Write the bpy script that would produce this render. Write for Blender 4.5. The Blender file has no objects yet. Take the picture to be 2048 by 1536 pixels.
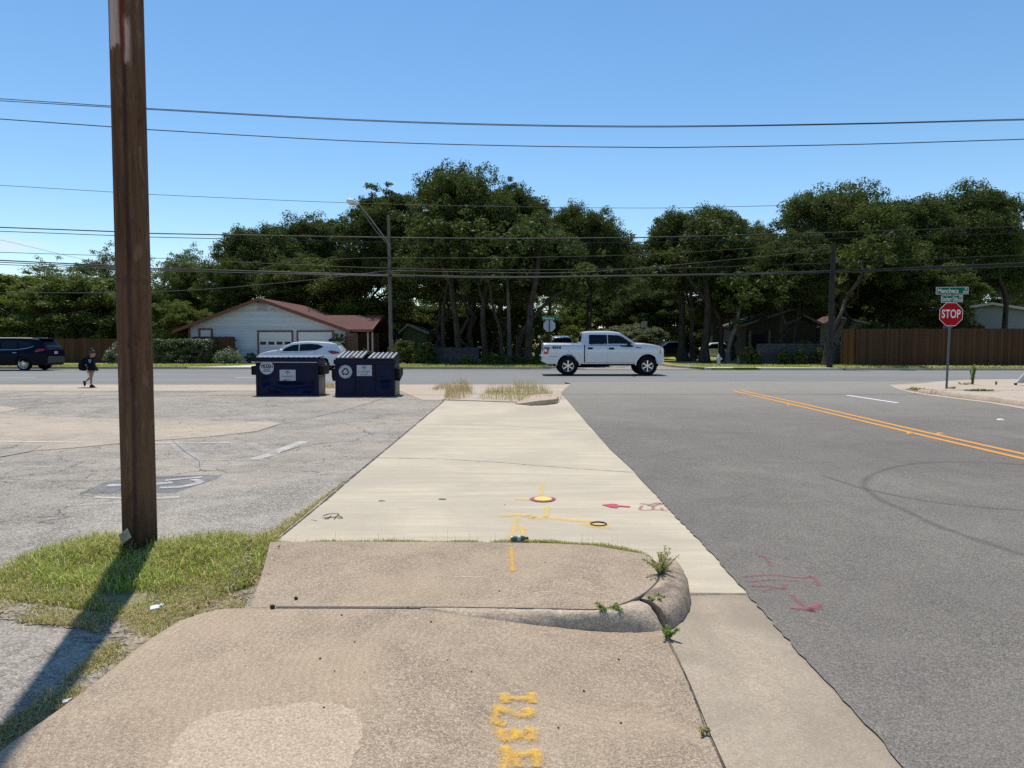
import bpy, bmesh, math, random
import numpy as np
from mathutils import Vector, Matrix
R = math.radians
scene = bpy.context.scene
COL = scene.collection
rnd = random.Random(11)
# ------------------------------------------------------------------ camera model
F, CX, CY, HOR, H = 1420.0, 1024.0, 768.0, 685.0, 1.55
PIT = math.atan((CY - HOR) / F)
fw = (0.0, math.cos(PIT), -math.sin(PIT)); up = (0.0, math.sin(PIT), math.cos(PIT))
def ray(px, py):
    a, b = (px - CX) / F, -(py - CY) / F
    return (a, fw[1] + b * up[1], fw[2] + b * up[2])
def G(px, py, z=0.0):            # point on the ground (height z) seen at photo pixel
    d = ray(px, py); t = (H - z) / (-d[2])
    return Vector((d[0] * t, d[1] * t, z))
def P(px, py, D):                # point at depth D (metres along +Y)
    d = ray(px, py); t = D / d[1]
    return Vector((d[0] * t, D, H + d[2] * t))
def Gz(px, py, zf):
    z = 0.0
    for _ in range(12):
        p = G(px, py, z); z = zf(p.x, p.y)
    return Vector((p.x, p.y, z))
def smooth(a, b, x):
    t = max(0.0, min(1.0, (x - a) / (b - a))); return t * t * (3 - 2 * t)
# ------------------------------------------------------------------ objects
def tag(o, label=None, cat=None, group=None, kind=None):
    if label: o['label'] = label
    if cat: o['category'] = cat
    if group: o['group'] = group
    if kind: o['kind'] = kind
    return o
def thing(name, label, cat, loc=(0, 0, 0), rz=0.0, group=None):
    o = bpy.data.objects.new(name, None); COL.objects.link(o)
    o.location = loc; o.rotation_euler = (0, 0, rz); o.empty_display_size = 0.2
    return tag(o, label, cat, group)
def link(name, me, mats, parent=None):
    if not isinstance(mats, (list, tuple)): mats = [mats]
    if len(me.materials) == 0:
        for m in mats: me.materials.append(m)
    o = bpy.data.objects.new(name, me); COL.objects.link(o)
    if parent is not None: o.parent = parent
    return o
def finish(me, smooth_angle):
    if smooth_angle is not None:
        me.polygons.foreach_set('use_smooth', [True] * len(me.polygons))
        me.set_sharp_from_angle(angle=R(smooth_angle))
class MB:
    def __init__(s): s.v = []; s.f = []; s.m = []
    def add(s, vs, fs, mi=0):
        o = len(s.v); s.v += [tuple(v) for v in vs]
        for f in fs: s.f.append(tuple(i + o for i in f)); s.m.append(mi)
        return s
    def box(s, c, d, mi=0, rz=0.0, M=None, taper=1.0):
        hx, hy, hz = d[0] / 2, d[1] / 2, d[2] / 2; vs = []
        for z, k in ((-hz, 1.0), (hz, taper)):
            for x, y in ((-hx, -hy), (hx, -hy), (hx, hy), (-hx, hy)): vs.append(Vector((x * k, y * k, z)))
        m = M if M is not None else Matrix.Rotation(rz, 3, 'Z')
        vs = [m @ v + Vector(c) for v in vs]
        return s.add(vs, [(3, 2, 1, 0), (4, 5, 6, 7), (0, 1, 5, 4), (1, 2, 6, 5), (2, 3, 7, 6), (3, 0, 4, 7)], mi)
    def tube(s, pts, rad, n=8, mi=0, cap=True):
        pts = [Vector(p) for p in pts]
        if not isinstance(rad, (list, tuple)): rad = [rad] * len(pts)
        vs = []; prev = None
        for i, p in enumerate(pts):
            t = (pts[min(i + 1, len(pts) - 1)] - pts[max(i - 1, 0)]).normalized()
            a = prev if prev is not None else (Vector((0, 0, 1)) if abs(t.z) < 0.9 else Vector((1, 0, 0)))
            a = (a - t * a.dot(t))
            a = a.normalized() if a.length > 1e-6 else t.orthogonal().normalized()
            b = t.cross(a); prev = a
            for k in range(n):
                w = 2 * math.pi * k / n; vs.append(p + (a * math.cos(w) + b * math.sin(w)) * rad[i])
        fs = []
        for i in range(len(pts) - 1):
            for k in range(n):
                fs.append((i * n + k, i * n + (k + 1) % n, (i + 1) * n + (k + 1) % n, (i + 1) * n + k))
        if cap: fs += [tuple(range(n))[::-1], tuple(range((len(pts) - 1) * n, len(pts) * n))]
        return s.add(vs, fs, mi)
    def lathe(s, prof, n=24, mi=0, M=None, c=(0, 0, 0), close=False):
        # prof: (r, h) along local +Z
        m = M if M is not None else Matrix.Identity(3); c = Vector(c); vs = []
        for r, h in prof:
            for k in range(n):
                w = 2 * math.pi * k / n; vs.append(m @ Vector((r * math.cos(w), r * math.sin(w), h)) + c)
        fs = []; L = len(prof)
        for i in range(L if close else L - 1):
            j = (i + 1) % L
            for k in range(n): fs.append((i * n + k, i * n + (k + 1) % n, j * n + (k + 1) % n, j * n + k))
        return s.add(vs, fs, mi)
    def prism(s, poly, d0, d1, ax='y', mi=0, caps=True):
        # poly: 2-D outline; ax 'y': poly=(x,z) ; 'z': poly=(x,y); 'x': poly=(y,z)
        def mk(p, d): return {'y': (p[0], d, p[1]), 'z': (p[0], p[1], d), 'x': (d, p[0], p[1])}[ax]
        n = len(poly); vs = [mk(p, d0) for p in poly] + [mk(p, d1) for p in poly]
        fs = [(i, (i + 1) % n, n + (i + 1) % n, n + i) for i in range(n)]
        if caps: fs += [tuple(range(n))[::-1], tuple(range(n, 2 * n))]
        return s.add(vs, fs, mi)
    def rings(s, rs, n=16, mi=0, cap=True):
        # rs: list of (centre, ax, ay) ellipses stacked along any path, horizontal rings
        vs = []
        for c, ax, ay in rs:
            for k in range(n):
                w = 2 * math.pi * k / n; vs.append(Vector(c) + Vector((ax * math.cos(w), ay * math.sin(w), 0)))
        fs = []
        for i in range(len(rs) - 1):
            for k in range(n): fs.append((i * n + k, i * n + (k + 1) % n, (i + 1) * n + (k + 1) % n, (i + 1) * n + k))
        if cap: fs += [tuple(range(n))[::-1], tuple(range((len(rs) - 1) * n, len(rs) * n))]
        return s.add(vs, fs, mi)
    def ball(s, c, r, n=12, mi=0):
        r = r if isinstance(r, (tuple, list)) else (r, r, r); vs = []
        L = n // 2
        for i in range(L + 1):
            a = math.pi * i / L
            for k in range(n):
                w = 2 * math.pi * k / n
                vs.append((c[0] + r[0] * math.sin(a) * math.cos(w), c[1] + r[1] * math.sin(a) * math.sin(w), c[2] - r[2] * math.cos(a)))
        fs = [(i * n + k, i * n + (k + 1) % n, (i + 1) * n + (k + 1) % n, (i + 1) * n + k) for i in range(L) for k in range(n)]
        return s.add(vs, fs, mi)
    def mesh(s, name, sm=None, bevel=0.0):
        me = bpy.data.meshes.new(name); me.from_pydata(s.v, [], s.f); 
        me.polygons.foreach_set('material_index', s.m)
        bm = bmesh.new(); bm.from_mesh(me)
        bmesh.ops.remove_doubles(bm, verts=bm.verts, dist=1e-5)
        bmesh.ops.recalc_face_normals(bm, faces=bm.faces)
        if bevel:
            es = [e for e in bm.edges if len(e.link_faces) == 2 and e.calc_face_angle(0) > 0.6]
            bmesh.ops.bevel(bm, geom=es, offset=bevel, segments=2, affect='EDGES', profile=0.6)
        bm.to_mesh(me); bm.free(); finish(me, sm); me.update()
        return me
    def build(s, name, mats, parent=None, sm=None, bevel=0.0):
        return link(name, s.mesh(name, sm, bevel), mats, parent)
def structure(o): o['kind'] = 'structure'; return o
def stuff(o): o['kind'] = 'stuff'; return o
def pdist(p, line):
    best = 1e9
    for a, b in zip(line[:-1], line[1:]):
        ab = (b[0] - a[0], b[1] - a[1]); L = ab[0] ** 2 + ab[1] ** 2
        t = 0 if L == 0 else max(0, min(1, ((p[0] - a[0]) * ab[0] + (p[1] - a[1]) * ab[1]) / L))
        best = min(best, math.hypot(p[0] - a[0] - ab[0] * t, p[1] - a[1] - ab[1] * t))
    return best
def inside(p, poly):
    r = False; n = len(poly); j = n - 1
    for i in range(n):
        xi, yi, xj, yj = poly[i][0], poly[i][1], poly[j][0], poly[j][1]
        if (yi > p[1]) != (yj > p[1]) and p[0] < (xj - xi) * (p[1] - yi) / (yj - yi) + xi: r = not r
        j = i
    return r
def dense(line, step, jit=0.0, rg=rnd):     # resample a polyline, optional jagged edge
    out = []
    for a, b in zip(line[:-1], line[1:]):
        L = math.hypot(b[0] - a[0], b[1] - a[1]); n = max(1, int(L / step))
        for i in range(n):
            t = i / n; nx, ny = -(b[1] - a[1]) / L, (b[0] - a[0]) / L
            j = rg.uniform(-jit, jit) if (i or out) else 0
            out.append((a[0] + (b[0] - a[0]) * t + nx * j, a[1] + (b[1] - a[1]) * t + ny * j))
    out.append((line[-1][0], line[-1][1])); return out
def sheet(name, pts, z, mat, parent=None, cell=None, skirt=None, sm=None):
    bm = bmesh.new(); zf = z if callable(z) else (lambda x, y: z)
    vs = [bm.verts.new((p[0], p[1], 0)) for p in pts]; bm.faces.new(vs)
    bmesh.ops.triangulate(bm, faces=bm.faces[:])
    if cell:
        for ax in (0, 1):
            lo = min(p[ax] for p in pts); hi = max(p[ax] for p in pts); c = lo + cell * 0.5
            while c < hi:
                co = Vector((c, 0, 0)) if ax == 0 else Vector((0, c, 0)); no = Vector((1, 0, 0)) if ax == 0 else Vector((0, 1, 0))
                bmesh.ops.bisect_plane(bm, geom=bm.verts[:] + bm.edges[:] + bm.faces[:], plane_co=co, plane_no=no); c += cell
    for v in bm.verts: v.co.z = zf(v.co.x, v.co.y)
    for f in bm.faces:
        f.normal_update()
        if f.normal.z < 0: f.normal_flip()
    if skirt is not None:
        be = [e for e in bm.edges if len(e.link_faces) == 1]; mp = {}
        for e in be:
            for v in e.verts:
                if v not in mp: mp[v] = bm.verts.new((v.co.x, v.co.y, skirt))
        for e in be: bm.faces.new((e.verts[0], e.verts[1], mp[e.verts[1]], mp[e.verts[0]]))
        bmesh.ops.recalc_face_normals(bm, faces=bm.faces)
    me = bpy.data.meshes.new(name); bm.to_mesh(me); bm.free(); finish(me, sm)
    return link(name, me, mat, parent)
def ribbon_mesh(lines, zoff=0.0, name='ribbon', closed=False):
    # lines: list of (points3d, width); UV: u along (metres), v across 0..1
    vs, fs, uv = [], [], []
    for pts, w in lines:
        pts = [Vector(p) for p in pts]; n = len(pts); base = len(vs); L = 0
        for i, p in enumerate(pts):
            t = (pts[min(i + 1, n - 1)] - pts[max(i - 1, 0)]); t.z = 0; t.normalize(); s = Vector((-t.y, t.x, 0))
            ww = w[i] if isinstance(w, (list, tuple)) else w
            if i: L += (p - pts[i - 1]).length
            vs += [p - s * ww / 2 + Vector((0, 0, zoff)), p + s * ww / 2 + Vector((0, 0, zoff))]; uv += [(L, 0), (L, 1)]
        for i in range(n - 1): fs.append((base + 2 * i, base + 2 * i + 2, base + 2 * i + 3, base + 2 * i + 1))
    me = bpy.data.meshes.new(name); me.from_pydata([tuple(v) for v in vs], [], fs)
    ul = me.uv_layers.new(name='UVMap')
    for lp in me.loops: ul.data[lp.index].uv = uv[lp.vertex_index]
    bm = bmesh.new(); bm.from_mesh(me)
    for f in bm.faces:
        if f.normal.z < 0: f.normal_flip()
    bm.to_mesh(me); bm.free()
    return me
def curve(pts, n=8):              # Catmull-Rom through points (any dimension)
    pts = [Vector(p) for p in pts]
    if len(pts) < 3: return pts
    out = []
    ext = [pts[0] * 2 - pts[1]] + pts + [pts[-1] * 2 - pts[-2]]
    for i in range(1, len(ext) - 2):
        a, b, c, d = ext[i - 1], ext[i], ext[i + 1], ext[i + 2]
        for k in range(n):
            t = k / n
            out.append(0.5 * ((2 * b) + (c - a) * t + (2 * a - 5 * b + 4 * c - d) * t * t + (3 * b - 3 * c + d - a) * t ** 3))
    out.append(pts[-1]); return out
def text_mesh(body, size, xs=1.0, align='CENTER', extr=0.0, bold=0.0, spacing=1.0):
    cu = bpy.data.curves.new('lettering', 'FONT'); cu.body = body; cu.size = size; cu.align_x = align; cu.align_y = 'CENTER'
    cu.extrude = extr; cu.offset = bold; cu.space_character = spacing
    o = bpy.data.objects.new('lettering', cu); COL.objects.link(o)
    dg = bpy.context.evaluated_depsgraph_get(); me = bpy.data.meshes.new_from_object(o.evaluated_get(dg))
    bpy.data.objects.remove(o); bpy.data.curves.remove(cu)
    for v in me.vertices: v.co.x *= xs
    me.materials.clear()
    return me
FRONT = Matrix.Rotation(R(90), 4, 'X')     # text plane facing -Y
def text(name, body, size, mat, parent, loc, M=FRONT, **k):
    me = text_mesh(body, size, **k); me.transform(Matrix.Translation(loc) @ M)
    return link(name, me, mat, parent)
# ------------------------------------------------------------------ materials
def nodes(name):
    m = bpy.data.materials.new(name); m.use_nodes = True; nt = m.node_tree
    b = nt.nodes['Principled BSDF']; return m, nt, b
def nd(nt, typ, ins=None, **props):
    n = nt.nodes.new(typ)
    for k, v in props.items(): setattr(n, k, v)
    for k, v in (ins or {}).items():
        s = n.inputs[k]
        if isinstance(v, bpy.types.NodeSocket): nt.links.new(v, s)
        else: s.default_value = v
    return n
def math_(nt, op, a, b=None, c=None, clamp=False):
    n = nt.nodes.new('ShaderNodeMath'); n.operation = op; n.use_clamp = clamp
    for i, v in enumerate((a, b, c)):
        if v is None: continue
        if isinstance(v, bpy.types.NodeSocket): nt.links.new(v, n.inputs[i])
        else: n.inputs[i].default_value = v
    return n.outputs[0]
def mix_(nt, f, a, b, mode='MIX'):
    n = nt.nodes.new('ShaderNodeMix'); n.data_type = 'RGBA'; n.blend_type = mode
    for k, v in ((0, f), (6, a), (7, b)):
        if isinstance(v, bpy.types.NodeSocket): nt.links.new(v, n.inputs[k])
        else: n.inputs[k].default_value = v if k == 0 else (tuple(v) + (1,))[:4]
    return n.outputs[2]
def ramp_(nt, fac, stops):
    n = nt.nodes.new('ShaderNodeValToRGB'); nt.links.new(fac, n.inputs[0]); e = n.color_ramp.elements
    while len(e) < len(stops): e.new(0.5)
    for i, (p, c) in enumerate(stops):
        e[i].position = p; e[i].color = (c, c, c, 1) if isinstance(c, (int, float)) else (tuple(c) + (1,))[:4]
    return n.outputs[0]
def pos_(nt, scale=(1, 1, 1), obj=False):
    if obj: v = nd(nt, 'ShaderNodeTexCoord').outputs['Object']
    else: v = nd(nt, 'ShaderNodeNewGeometry').outputs['Position']
    return nd(nt, 'ShaderNodeMapping', {'Vector': v, 'Scale': scale}).outputs[0]
def noise_(nt, vec, scale, detail=4.0, rough=0.55, dist=0.0):
    return nd(nt, 'ShaderNodeTexNoise', {'Vector': vec, 'Scale': scale, 'Detail': detail, 'Roughness': rough, 'Distortion': dist}).outputs[0]
def setbump(nt, b, h, strength=0.3, dist=0.01):
    n = nd(nt, 'ShaderNodeBump', {'Height': h, 'Strength': strength, 'Distance': dist}); nt.links.new(n.outputs[0], b.inputs['Normal'])
def plain(name, c, rough=0.6, metal=0.0, spec=0.5, var=0.0, vscale=6.0, coat=0.0, bump=0.0, bscale=40.0, obj=True):
    m, nt, b = nodes(name); b.inputs['Roughness'].default_value = rough; b.inputs['Metallic'].default_value = metal
    b.inputs['Specular IOR Level'].default_value = spec; b.inputs['Coat Weight'].default_value = coat
    b.inputs['Base Color'].default_value = (*c, 1)
    if var or bump:
        v = pos_(nt, obj=obj)
        if var:
            n = noise_(nt, v, vscale, 6, 0.65)
            f = ramp_(nt, n, [(0.3, 0), (0.7, 1)])
            nt.links.new(mix_(nt, f, tuple(x * (1 - var) for x in c), tuple(min(1, x * (1 + var)) for x in c)), b.inputs['Base Color'])
        if bump: setbump(nt, b, noise_(nt, v, bscale, 5, 0.6), bump, 0.01)
    return m
M = {}
def aggregate(name, dark, light, cell, tint=0.12, big=0.9, bump=0.5, cracks=0.0, fine=0.5, rough=0.9, streak=None, wear=None, blot=None, swirl=None, ragged=None):
    """stone chips of two tones in a binder, with large stains and optional cracks"""
    m, nt, b = nodes(name); p = pos_(nt)
    vo = nd(nt, 'ShaderNodeTexVoronoi', {'Vector': p, 'Scale': cell}); rgb = nd(nt, 'ShaderNodeSeparateColor', {0: vo.outputs['Color']})
    chip = math_(nt, 'POWER', rgb.outputs[0], 1.3)
    fn = noise_(nt, p, cell * 0.35, 3, 0.7)
    chip = math_(nt, 'ADD', math_(nt, 'MULTIPLY', chip, 1 - fine), math_(nt, 'MULTIPLY', ramp_(nt, fn, [(0.3, 0), (0.7, 1)]), fine))
    c = mix_(nt, chip, dark, light)
    bn = noise_(nt, p, big, 7, 0.62, 0.3)
    c = mix_(nt, math_(nt, 'MULTIPLY', ramp_(nt, bn, [(0.3, 1), (0.68, 0)]), tint * 2.2), c, tuple(x * 0.55 for x in dark))
    bn2 = noise_(nt, p, big * 4.3, 6, 0.7, 0.8)
    c = mix_(nt, math_(nt, 'MULTIPLY', ramp_(nt, bn2, [(0.42, 0), (0.75, 1)]), tint * 1.8), c, tuple(min(1, x * 1.25) for x in light))
    if blot:
        n3 = noise_(nt, p, blot[1], 5, 0.6, 0.5)
        c = mix_(nt, math_(nt, 'MULTIPLY', ramp_(nt, n3, [(0.44, 0), (0.62, 1)]), blot[2]), c, blot[0])
    if streak:
        ps = pos_(nt, streak[0]); sn = noise_(nt, ps, 1.0, 5, 0.6, 0.2)
        c = mix_(nt, math_(nt, 'MULTIPLY', ramp_(nt, sn, [(0.35, 0), (0.65, 1)]), streak[2]), c, streak[1])
    if swirl:
        wv = nd(nt, 'ShaderNodeTexWave', {'Vector': nd(nt, 'ShaderNodeVectorMath', {0: p, 1: swirl[1]}, operation='SUBTRACT').outputs[0], 'Scale': swirl[0], 'Distortion': 7.0, 'Detail': 4.0, 'Detail Scale': 1.2, 'Detail Roughness': 0.7}, wave_type='RINGS', rings_direction='Z').outputs[1]
        c = mix_(nt, math_(nt, 'MULTIPLY', wv, swirl[2]), c, tuple(x * 0.8 for x in dark))
    if wear:
        y = nd(nt, 'ShaderNodeSeparateXYZ', {0: p}).outputs[1]
        f = nd(nt, 'ShaderNodeMapRange', {'Value': math_(nt, 'ADD', y, math_(nt, 'MULTIPLY', bn, 6.0)), 'From Min': wear[0] + 3, 'From Max': wear[1] + 3}).outputs[0]
        c = mix_(nt, math_(nt, 'MULTIPLY', f, wear[3]), c, wear[2])
    h = chip
    if cracks:
        pd = nd(nt, 'ShaderNodeVectorMath', {0: p, 1: nd(nt, 'ShaderNodeVectorMath', {0: nd(nt, 'ShaderNodeTexNoise', {'Vector': p, 'Scale': 2.6, 'Detail': 5.0}).outputs[1], 'Scale': 0.75}, operation='SCALE').outputs[0]}, operation='ADD').outputs[0]
        ve = nd(nt, 'ShaderNodeTexVoronoi', {'Vector': pd, 'Scale': 0.42}, feature='DISTANCE_TO_EDGE').outputs[0]
        ve2 = nd(nt, 'ShaderNodeTexVoronoi', {'Vector': pd, 'Scale': 1.9}, feature='DISTANCE_TO_EDGE').outputs[0]
        mask = ramp_(nt, noise_(nt, p, 0.28, 3), [(0.48, 0), (0.6, 1)])
        k1 = ramp_(nt, ve, [(0.0, 1), (0.009, 0)]); k2 = math_(nt, 'MULTIPLY', ramp_(nt, ve2, [(0.0, 1), (0.022, 0)]), mask)
        k = math_(nt, 'MULTIPLY', math_(nt, 'MAXIMUM', k1, k2), ramp_(nt, noise_(nt, p, 3.0, 3), [(0.38, 0), (0.55, 1)]))
        c = mix_(nt, math_(nt, 'MULTIPLY', k, cracks), c, tuple(x * 0.25 for x in dark))
        h = math_(nt, 'SUBTRACT', chip, math_(nt, 'MULTIPLY', k, 2.0))
    nt.links.new(c, b.inputs['Base Color']); b.inputs['Roughness'].default_value = rough
    b.inputs['Specular IOR Level'].default_value = 0.25
    if ragged:
        rn = noise_(nt, p, ragged[0], 6, 0.7); nt.links.new(nd(nt, 'ShaderNodeMapRange', {'Value': rn, 'From Min': ragged[1], 'From Max': ragged[1] + 0.06}).outputs[0], b.inputs['Alpha'])
    setbump(nt, b, h, bump, 0.006)
    return m
def paint(name, c, cover=0.5, scale=60.0, edge=0.25, rough=0.75, soft=0.12):
    """sprayed or worn paint: coverage broken by grain, ragged edge from the ribbon's UV"""
    m, nt, b = nodes(name); b.inputs['Base Color'].default_value = (*c, 1); b.inputs['Roughness'].default_value = rough
    p = pos_(nt); n = noise_(nt, p, scale, 3, 0.7); n2 = noise_(nt, p, scale * 0.12, 4, 0.6)
    v = nd(nt, 'ShaderNodeSeparateXYZ', {0: nd(nt, 'ShaderNodeTexCoord').outputs['UV']}).outputs[1]
    e = math_(nt, 'MULTIPLY', math_(nt, 'SUBTRACT', 0.5, math_(nt, 'ABSOLUTE', math_(nt, 'SUBTRACT', v, 0.5))), 2.0)
    s = math_(nt, 'ADD', math_(nt, 'MULTIPLY', n, 0.6), math_(nt, 'MULTIPLY', n2, 0.4))
    if edge: s = math_(nt, 'ADD', s, nd(nt, 'ShaderNodeMapRange', {'Value': e, 'From Min': 0.0, 'From Max': edge, 'To Min': -0.35, 'To Max': 0.0}).outputs[0])
    a = nd(nt, 'ShaderNodeMapRange', {'Value': s, 'From Min': 1 - cover - soft, 'From Max': 1 - cover + soft}).outputs[0]
    nt.links.new(math_(nt, 'MULTIPLY', a, 0.96), b.inputs['Alpha'])
    return m
def leafmat(name, c, c2, trans=0.3, spec=0.35):
    m, nt, b = nodes(name); g = nd(nt, 'ShaderNodeNewGeometry'); r = g.outputs['Random Per Island']
    p = pos_(nt); n = ramp_(nt, noise_(nt, p, 0.35, 3), [(0.35, 0), (0.65, 1)])
    f = math_(nt, 'ADD', math_(nt, 'MULTIPLY', r, 0.6), math_(nt, 'MULTIPLY', n, 0.4))
    rd = nd(nt, 'ShaderNodeObjectInfo').outputs['Random']
    col = mix_(nt, f, c, c2); col = mix_(nt, math_(nt, 'MULTIPLY', rd, 0.75), col, (1.45, 1.25, 0.95), 'MULTIPLY'); col = mix_(nt, math_(nt, 'MULTIPLY', math_(nt, 'FRACT', math_(nt, 'MULTIPLY', rd, 7.3)), 0.5), col, (0.8, 1.0, 1.0), 'MULTIPLY'); nt.links.new(col, b.inputs['Base Color'])
    b.inputs['Roughness'].default_value = 0.5; b.inputs['Specular IOR Level'].default_value = spec
    t = nd(nt, 'ShaderNodeBsdfTranslucent'); nt.links.new(mix_(nt, 0.5, col, (c2[0] * 1.3, c2[1] * 1.5, c2[2] * 0.5)), t.inputs[0])
    mx = nd(nt, 'ShaderNodeMixShader', {0: trans, 1: b.outputs[0], 2: t.outputs[0]})
    nt.links.new(mx.outputs[0], nt.nodes['Material Output'].inputs[0])
    return m
def barkmat(name, c, c2, sc=6.0):
    m, nt, b = nodes(name); p = pos_(nt, (1, 1, 0.25), obj=True)
    n = noise_(nt, p, sc, 6, 0.7, 0.6); nt.links.new(mix_(nt, ramp_(nt, n, [(0.35, 0), (0.65, 1)]), c, c2), b.inputs['Base Color'])
    b.inputs['Roughness'].default_value = 0.95; b.inputs['Specular IOR Level'].default_value = 0.15
    setbump(nt, b, n, 0.8, 0.03); return m
def boardmat(name, c, c2, width, rough=0.85, axis=0):
    """vertical boards: tone per board, grain, dark gaps"""
    m, nt, b = nodes(name); v = nd(nt, 'ShaderNodeTexCoord').outputs['Object']
    x = nd(nt, 'ShaderNodeSeparateXYZ', {0: v}).outputs[axis]
    q = math_(nt, 'DIVIDE', x, width); fl = math_(nt, 'FLOOR', q)
    wn = nd(nt, 'ShaderNodeTexWhiteNoise', {'W': fl}, noise_dimensions='1D').outputs[0]
    g = noise_(nt, pos_(nt, (14, 14, 0.7), obj=True), 1.5, 5, 0.65)
    f = math_(nt, 'ADD', math_(nt, 'MULTIPLY', wn, 0.6), math_(nt, 'MULTIPLY', g, 0.4))
    nt.links.new(mix_(nt, f, c, c2), b.inputs['Base Color'])
    b.inputs['Roughness'].default_value = rough; b.inputs['Specular IOR Level'].default_value = 0.2
    return m
M['lot'] = aggregate('worn_lot_asphalt', (0.088, 0.077, 0.064), (0.565, 0.51, 0.43), 105, 0.17, 0.45, 1.0, cracks=0.55, fine=0.2, blot=((0.45, 0.375, 0.29), 0.3, 0.45))
M['street'] = aggregate('street_asphalt', (0.068, 0.060, 0.050), (0.345, 0.312, 0.262), 170, 0.11, 0.4, 0.8, fine=0.15, wear=(11, 24, (0.32, 0.295, 0.25), 0.62), streak=((0.9, 0.06, 1), (0.15, 0.135, 0.122), 0.35), blot=((0.13, 0.115, 0.103), 0.22, 0.3))
M['road'] = aggregate('road_asphalt', (0.18, 0.178, 0.168), (0.285, 0.283, 0.27), 60, 0.08, 0.3, 0.3, streak=((0.03, 1.5, 1), (0.135, 0.134, 0.127), 0.65))
M['pale'] = aggregate('pale_new_concrete', (0.46, 0.395, 0.285), (0.62, 0.54, 0.40), 160, 0.09, 0.5, 0.15, fine=0.5, streak=((0.7, 6.0, 1), (0.39, 0.335, 0.255), 0.75), blot=((0.33, 0.285, 0.22), 0.5, 0.6))
M['pink'] = aggregate('weathered_pink_concrete', (0.155, 0.113, 0.078), (0.61, 0.48, 0.345), 190, 0.13, 0.7, 0.8, fine=0.25, blot=((0.48, 0.365, 0.245), 1.0, 0.5), swirl=(8.0, (0.4, 3.2, 0.0), 0.12))
M['patch'] = aggregate('buff_concrete_patch', (0.25, 0.188, 0.13), (0.63, 0.50, 0.368), 190, 0.05, 0.8, 0.4, fine=0.4)
M['gutter'] = aggregate('gutter_concrete', (0.29, 0.225, 0.16), (0.57, 0.47, 0.35), 150, 0.15, 0.7, 0.5, fine=0.35, blot=((0.22, 0.18, 0.135), 0.8, 0.6), streak=((2.4, 0.35, 1), (0.25, 0.21, 0.16), 0.6))
M['kerb'] = aggregate('kerb_concrete', (0.26, 0.195, 0.14), (0.74, 0.60, 0.45), 140, 0.14, 1.5, 0.8, fine=0.4, blot=((0.30, 0.235, 0.175), 2.5, 0.35))
M['kerb_end'] = aggregate('dark_kerb_concrete', (0.20, 0.15, 0.105), (0.62, 0.49, 0.36), 140, 0.2, 1.5, 0.8, fine=0.4, blot=((0.10, 0.08, 0.065), 5.0, 0.6))
M['walk'] = aggregate('old_tan_concrete', (0.37, 0.30, 0.225), (0.55, 0.46, 0.36), 70, 0.10, 0.5, 0.25, cracks=0.5, streak=((0.08, 2.2, 1), (0.33, 0.27, 0.21), 0.5))
M['tan'] = aggregate('tan_patch', (0.26, 0.215, 0.165), (0.52, 0.44, 0.345), 85, 0.14, 0.5, 0.5, cracks=0.5, blot=((0.47, 0.37, 0.275), 0.5, 0.35))
M['apron'] = aggregate('bright_apron_concrete', (0.50, 0.47, 0.41), (0.62, 0.58, 0.50), 50, 0.06, 0.5, 0.2)
M['dirt'] = aggregate('earth', (0.10, 0.075, 0.05), (0.22, 0.17, 0.11), 20, 0.2, 0.3, 0.5)
M['turf'] = aggregate('turf', (0.12, 0.155, 0.025), (0.36, 0.39, 0.09), 24, 0.12, 0.25, 0.9, fine=0.4, blot=((0.38, 0.34, 0.14), 0.35, 0.5))
M['white_paint'] = paint('worn_white_paint', (0.66, 0.63, 0.59), 0.50, 40, 0.4, soft=0.22)
M['faint_paint'] = paint('faint_white_paint', (0.58, 0.55, 0.51), 0.38, 35, 0.6, soft=0.25)
M['line_white'] = plain('road_line_white', (0.75, 0.75, 0.73), 0.6, var=0.1, vscale=3)
M['line_yellow'] = paint('road_line_yellow', (0.62, 0.27, 0.03), 0.72, 30, 0.1)
M['spray_yellow'] = paint('yellow_spray', (0.72, 0.42, 0.05), 0.56, 150, 1.0, soft=0.2)
M['spray_yellow_thin'] = paint('thin_yellow_spray', (0.80, 0.54, 0.10), 0.52, 70, 1.0, soft=0.35)
M['spray_pink'] = paint('pink_spray', (0.36, 0.075, 0.11), 0.53, 90, 0.9, soft=0.25)
M['spray_pink_thin'] = paint('thin_pink_spray', (0.34, 0.07, 0.09), 0.46, 120, 1.0, soft=0.3)
M['blue_paint'] = paint('worn_blue_paint', (0.14, 0.16, 0.18), 0.44, 24, None, soft=0.3)
M['ink'] = paint('dark_scrawl', (0.03, 0.03, 0.03), 0.6, 80, 0.4)
M['skid'] = paint('rubber_mark', (0.085, 0.078, 0.072), 0.36, 60, 1.2, soft=0.5)
M['joint'] = paint('dark_joint', (0.03, 0.025, 0.02), 0.85, 25, 0.5)  # dark colour of the joint line round the bulb
M['crack'] = paint('crack_fill', (0.035, 0.03, 0.025), 0.62, 9, 0.8)
M['scuff'] = paint('pale_scuff', (0.75, 0.70, 0.6), 0.45, 70, 1.0)
from mathutils import noise as mnoise
# ------------------------------------------------------------------ ground, roads, pavements
def xy(l, z=0.0): return [(G(x, y, z).x, G(x, y, z).y) for x, y in l]
ROAD_N = 41.3                         # far edge of the main road
def near_edge(x): return 26.35
gz = sheet('ground', [(-260, -40), (260, -40), (260, 420), (-260, 420)], -0.06, M['dirt']); structure(gz)
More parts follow.
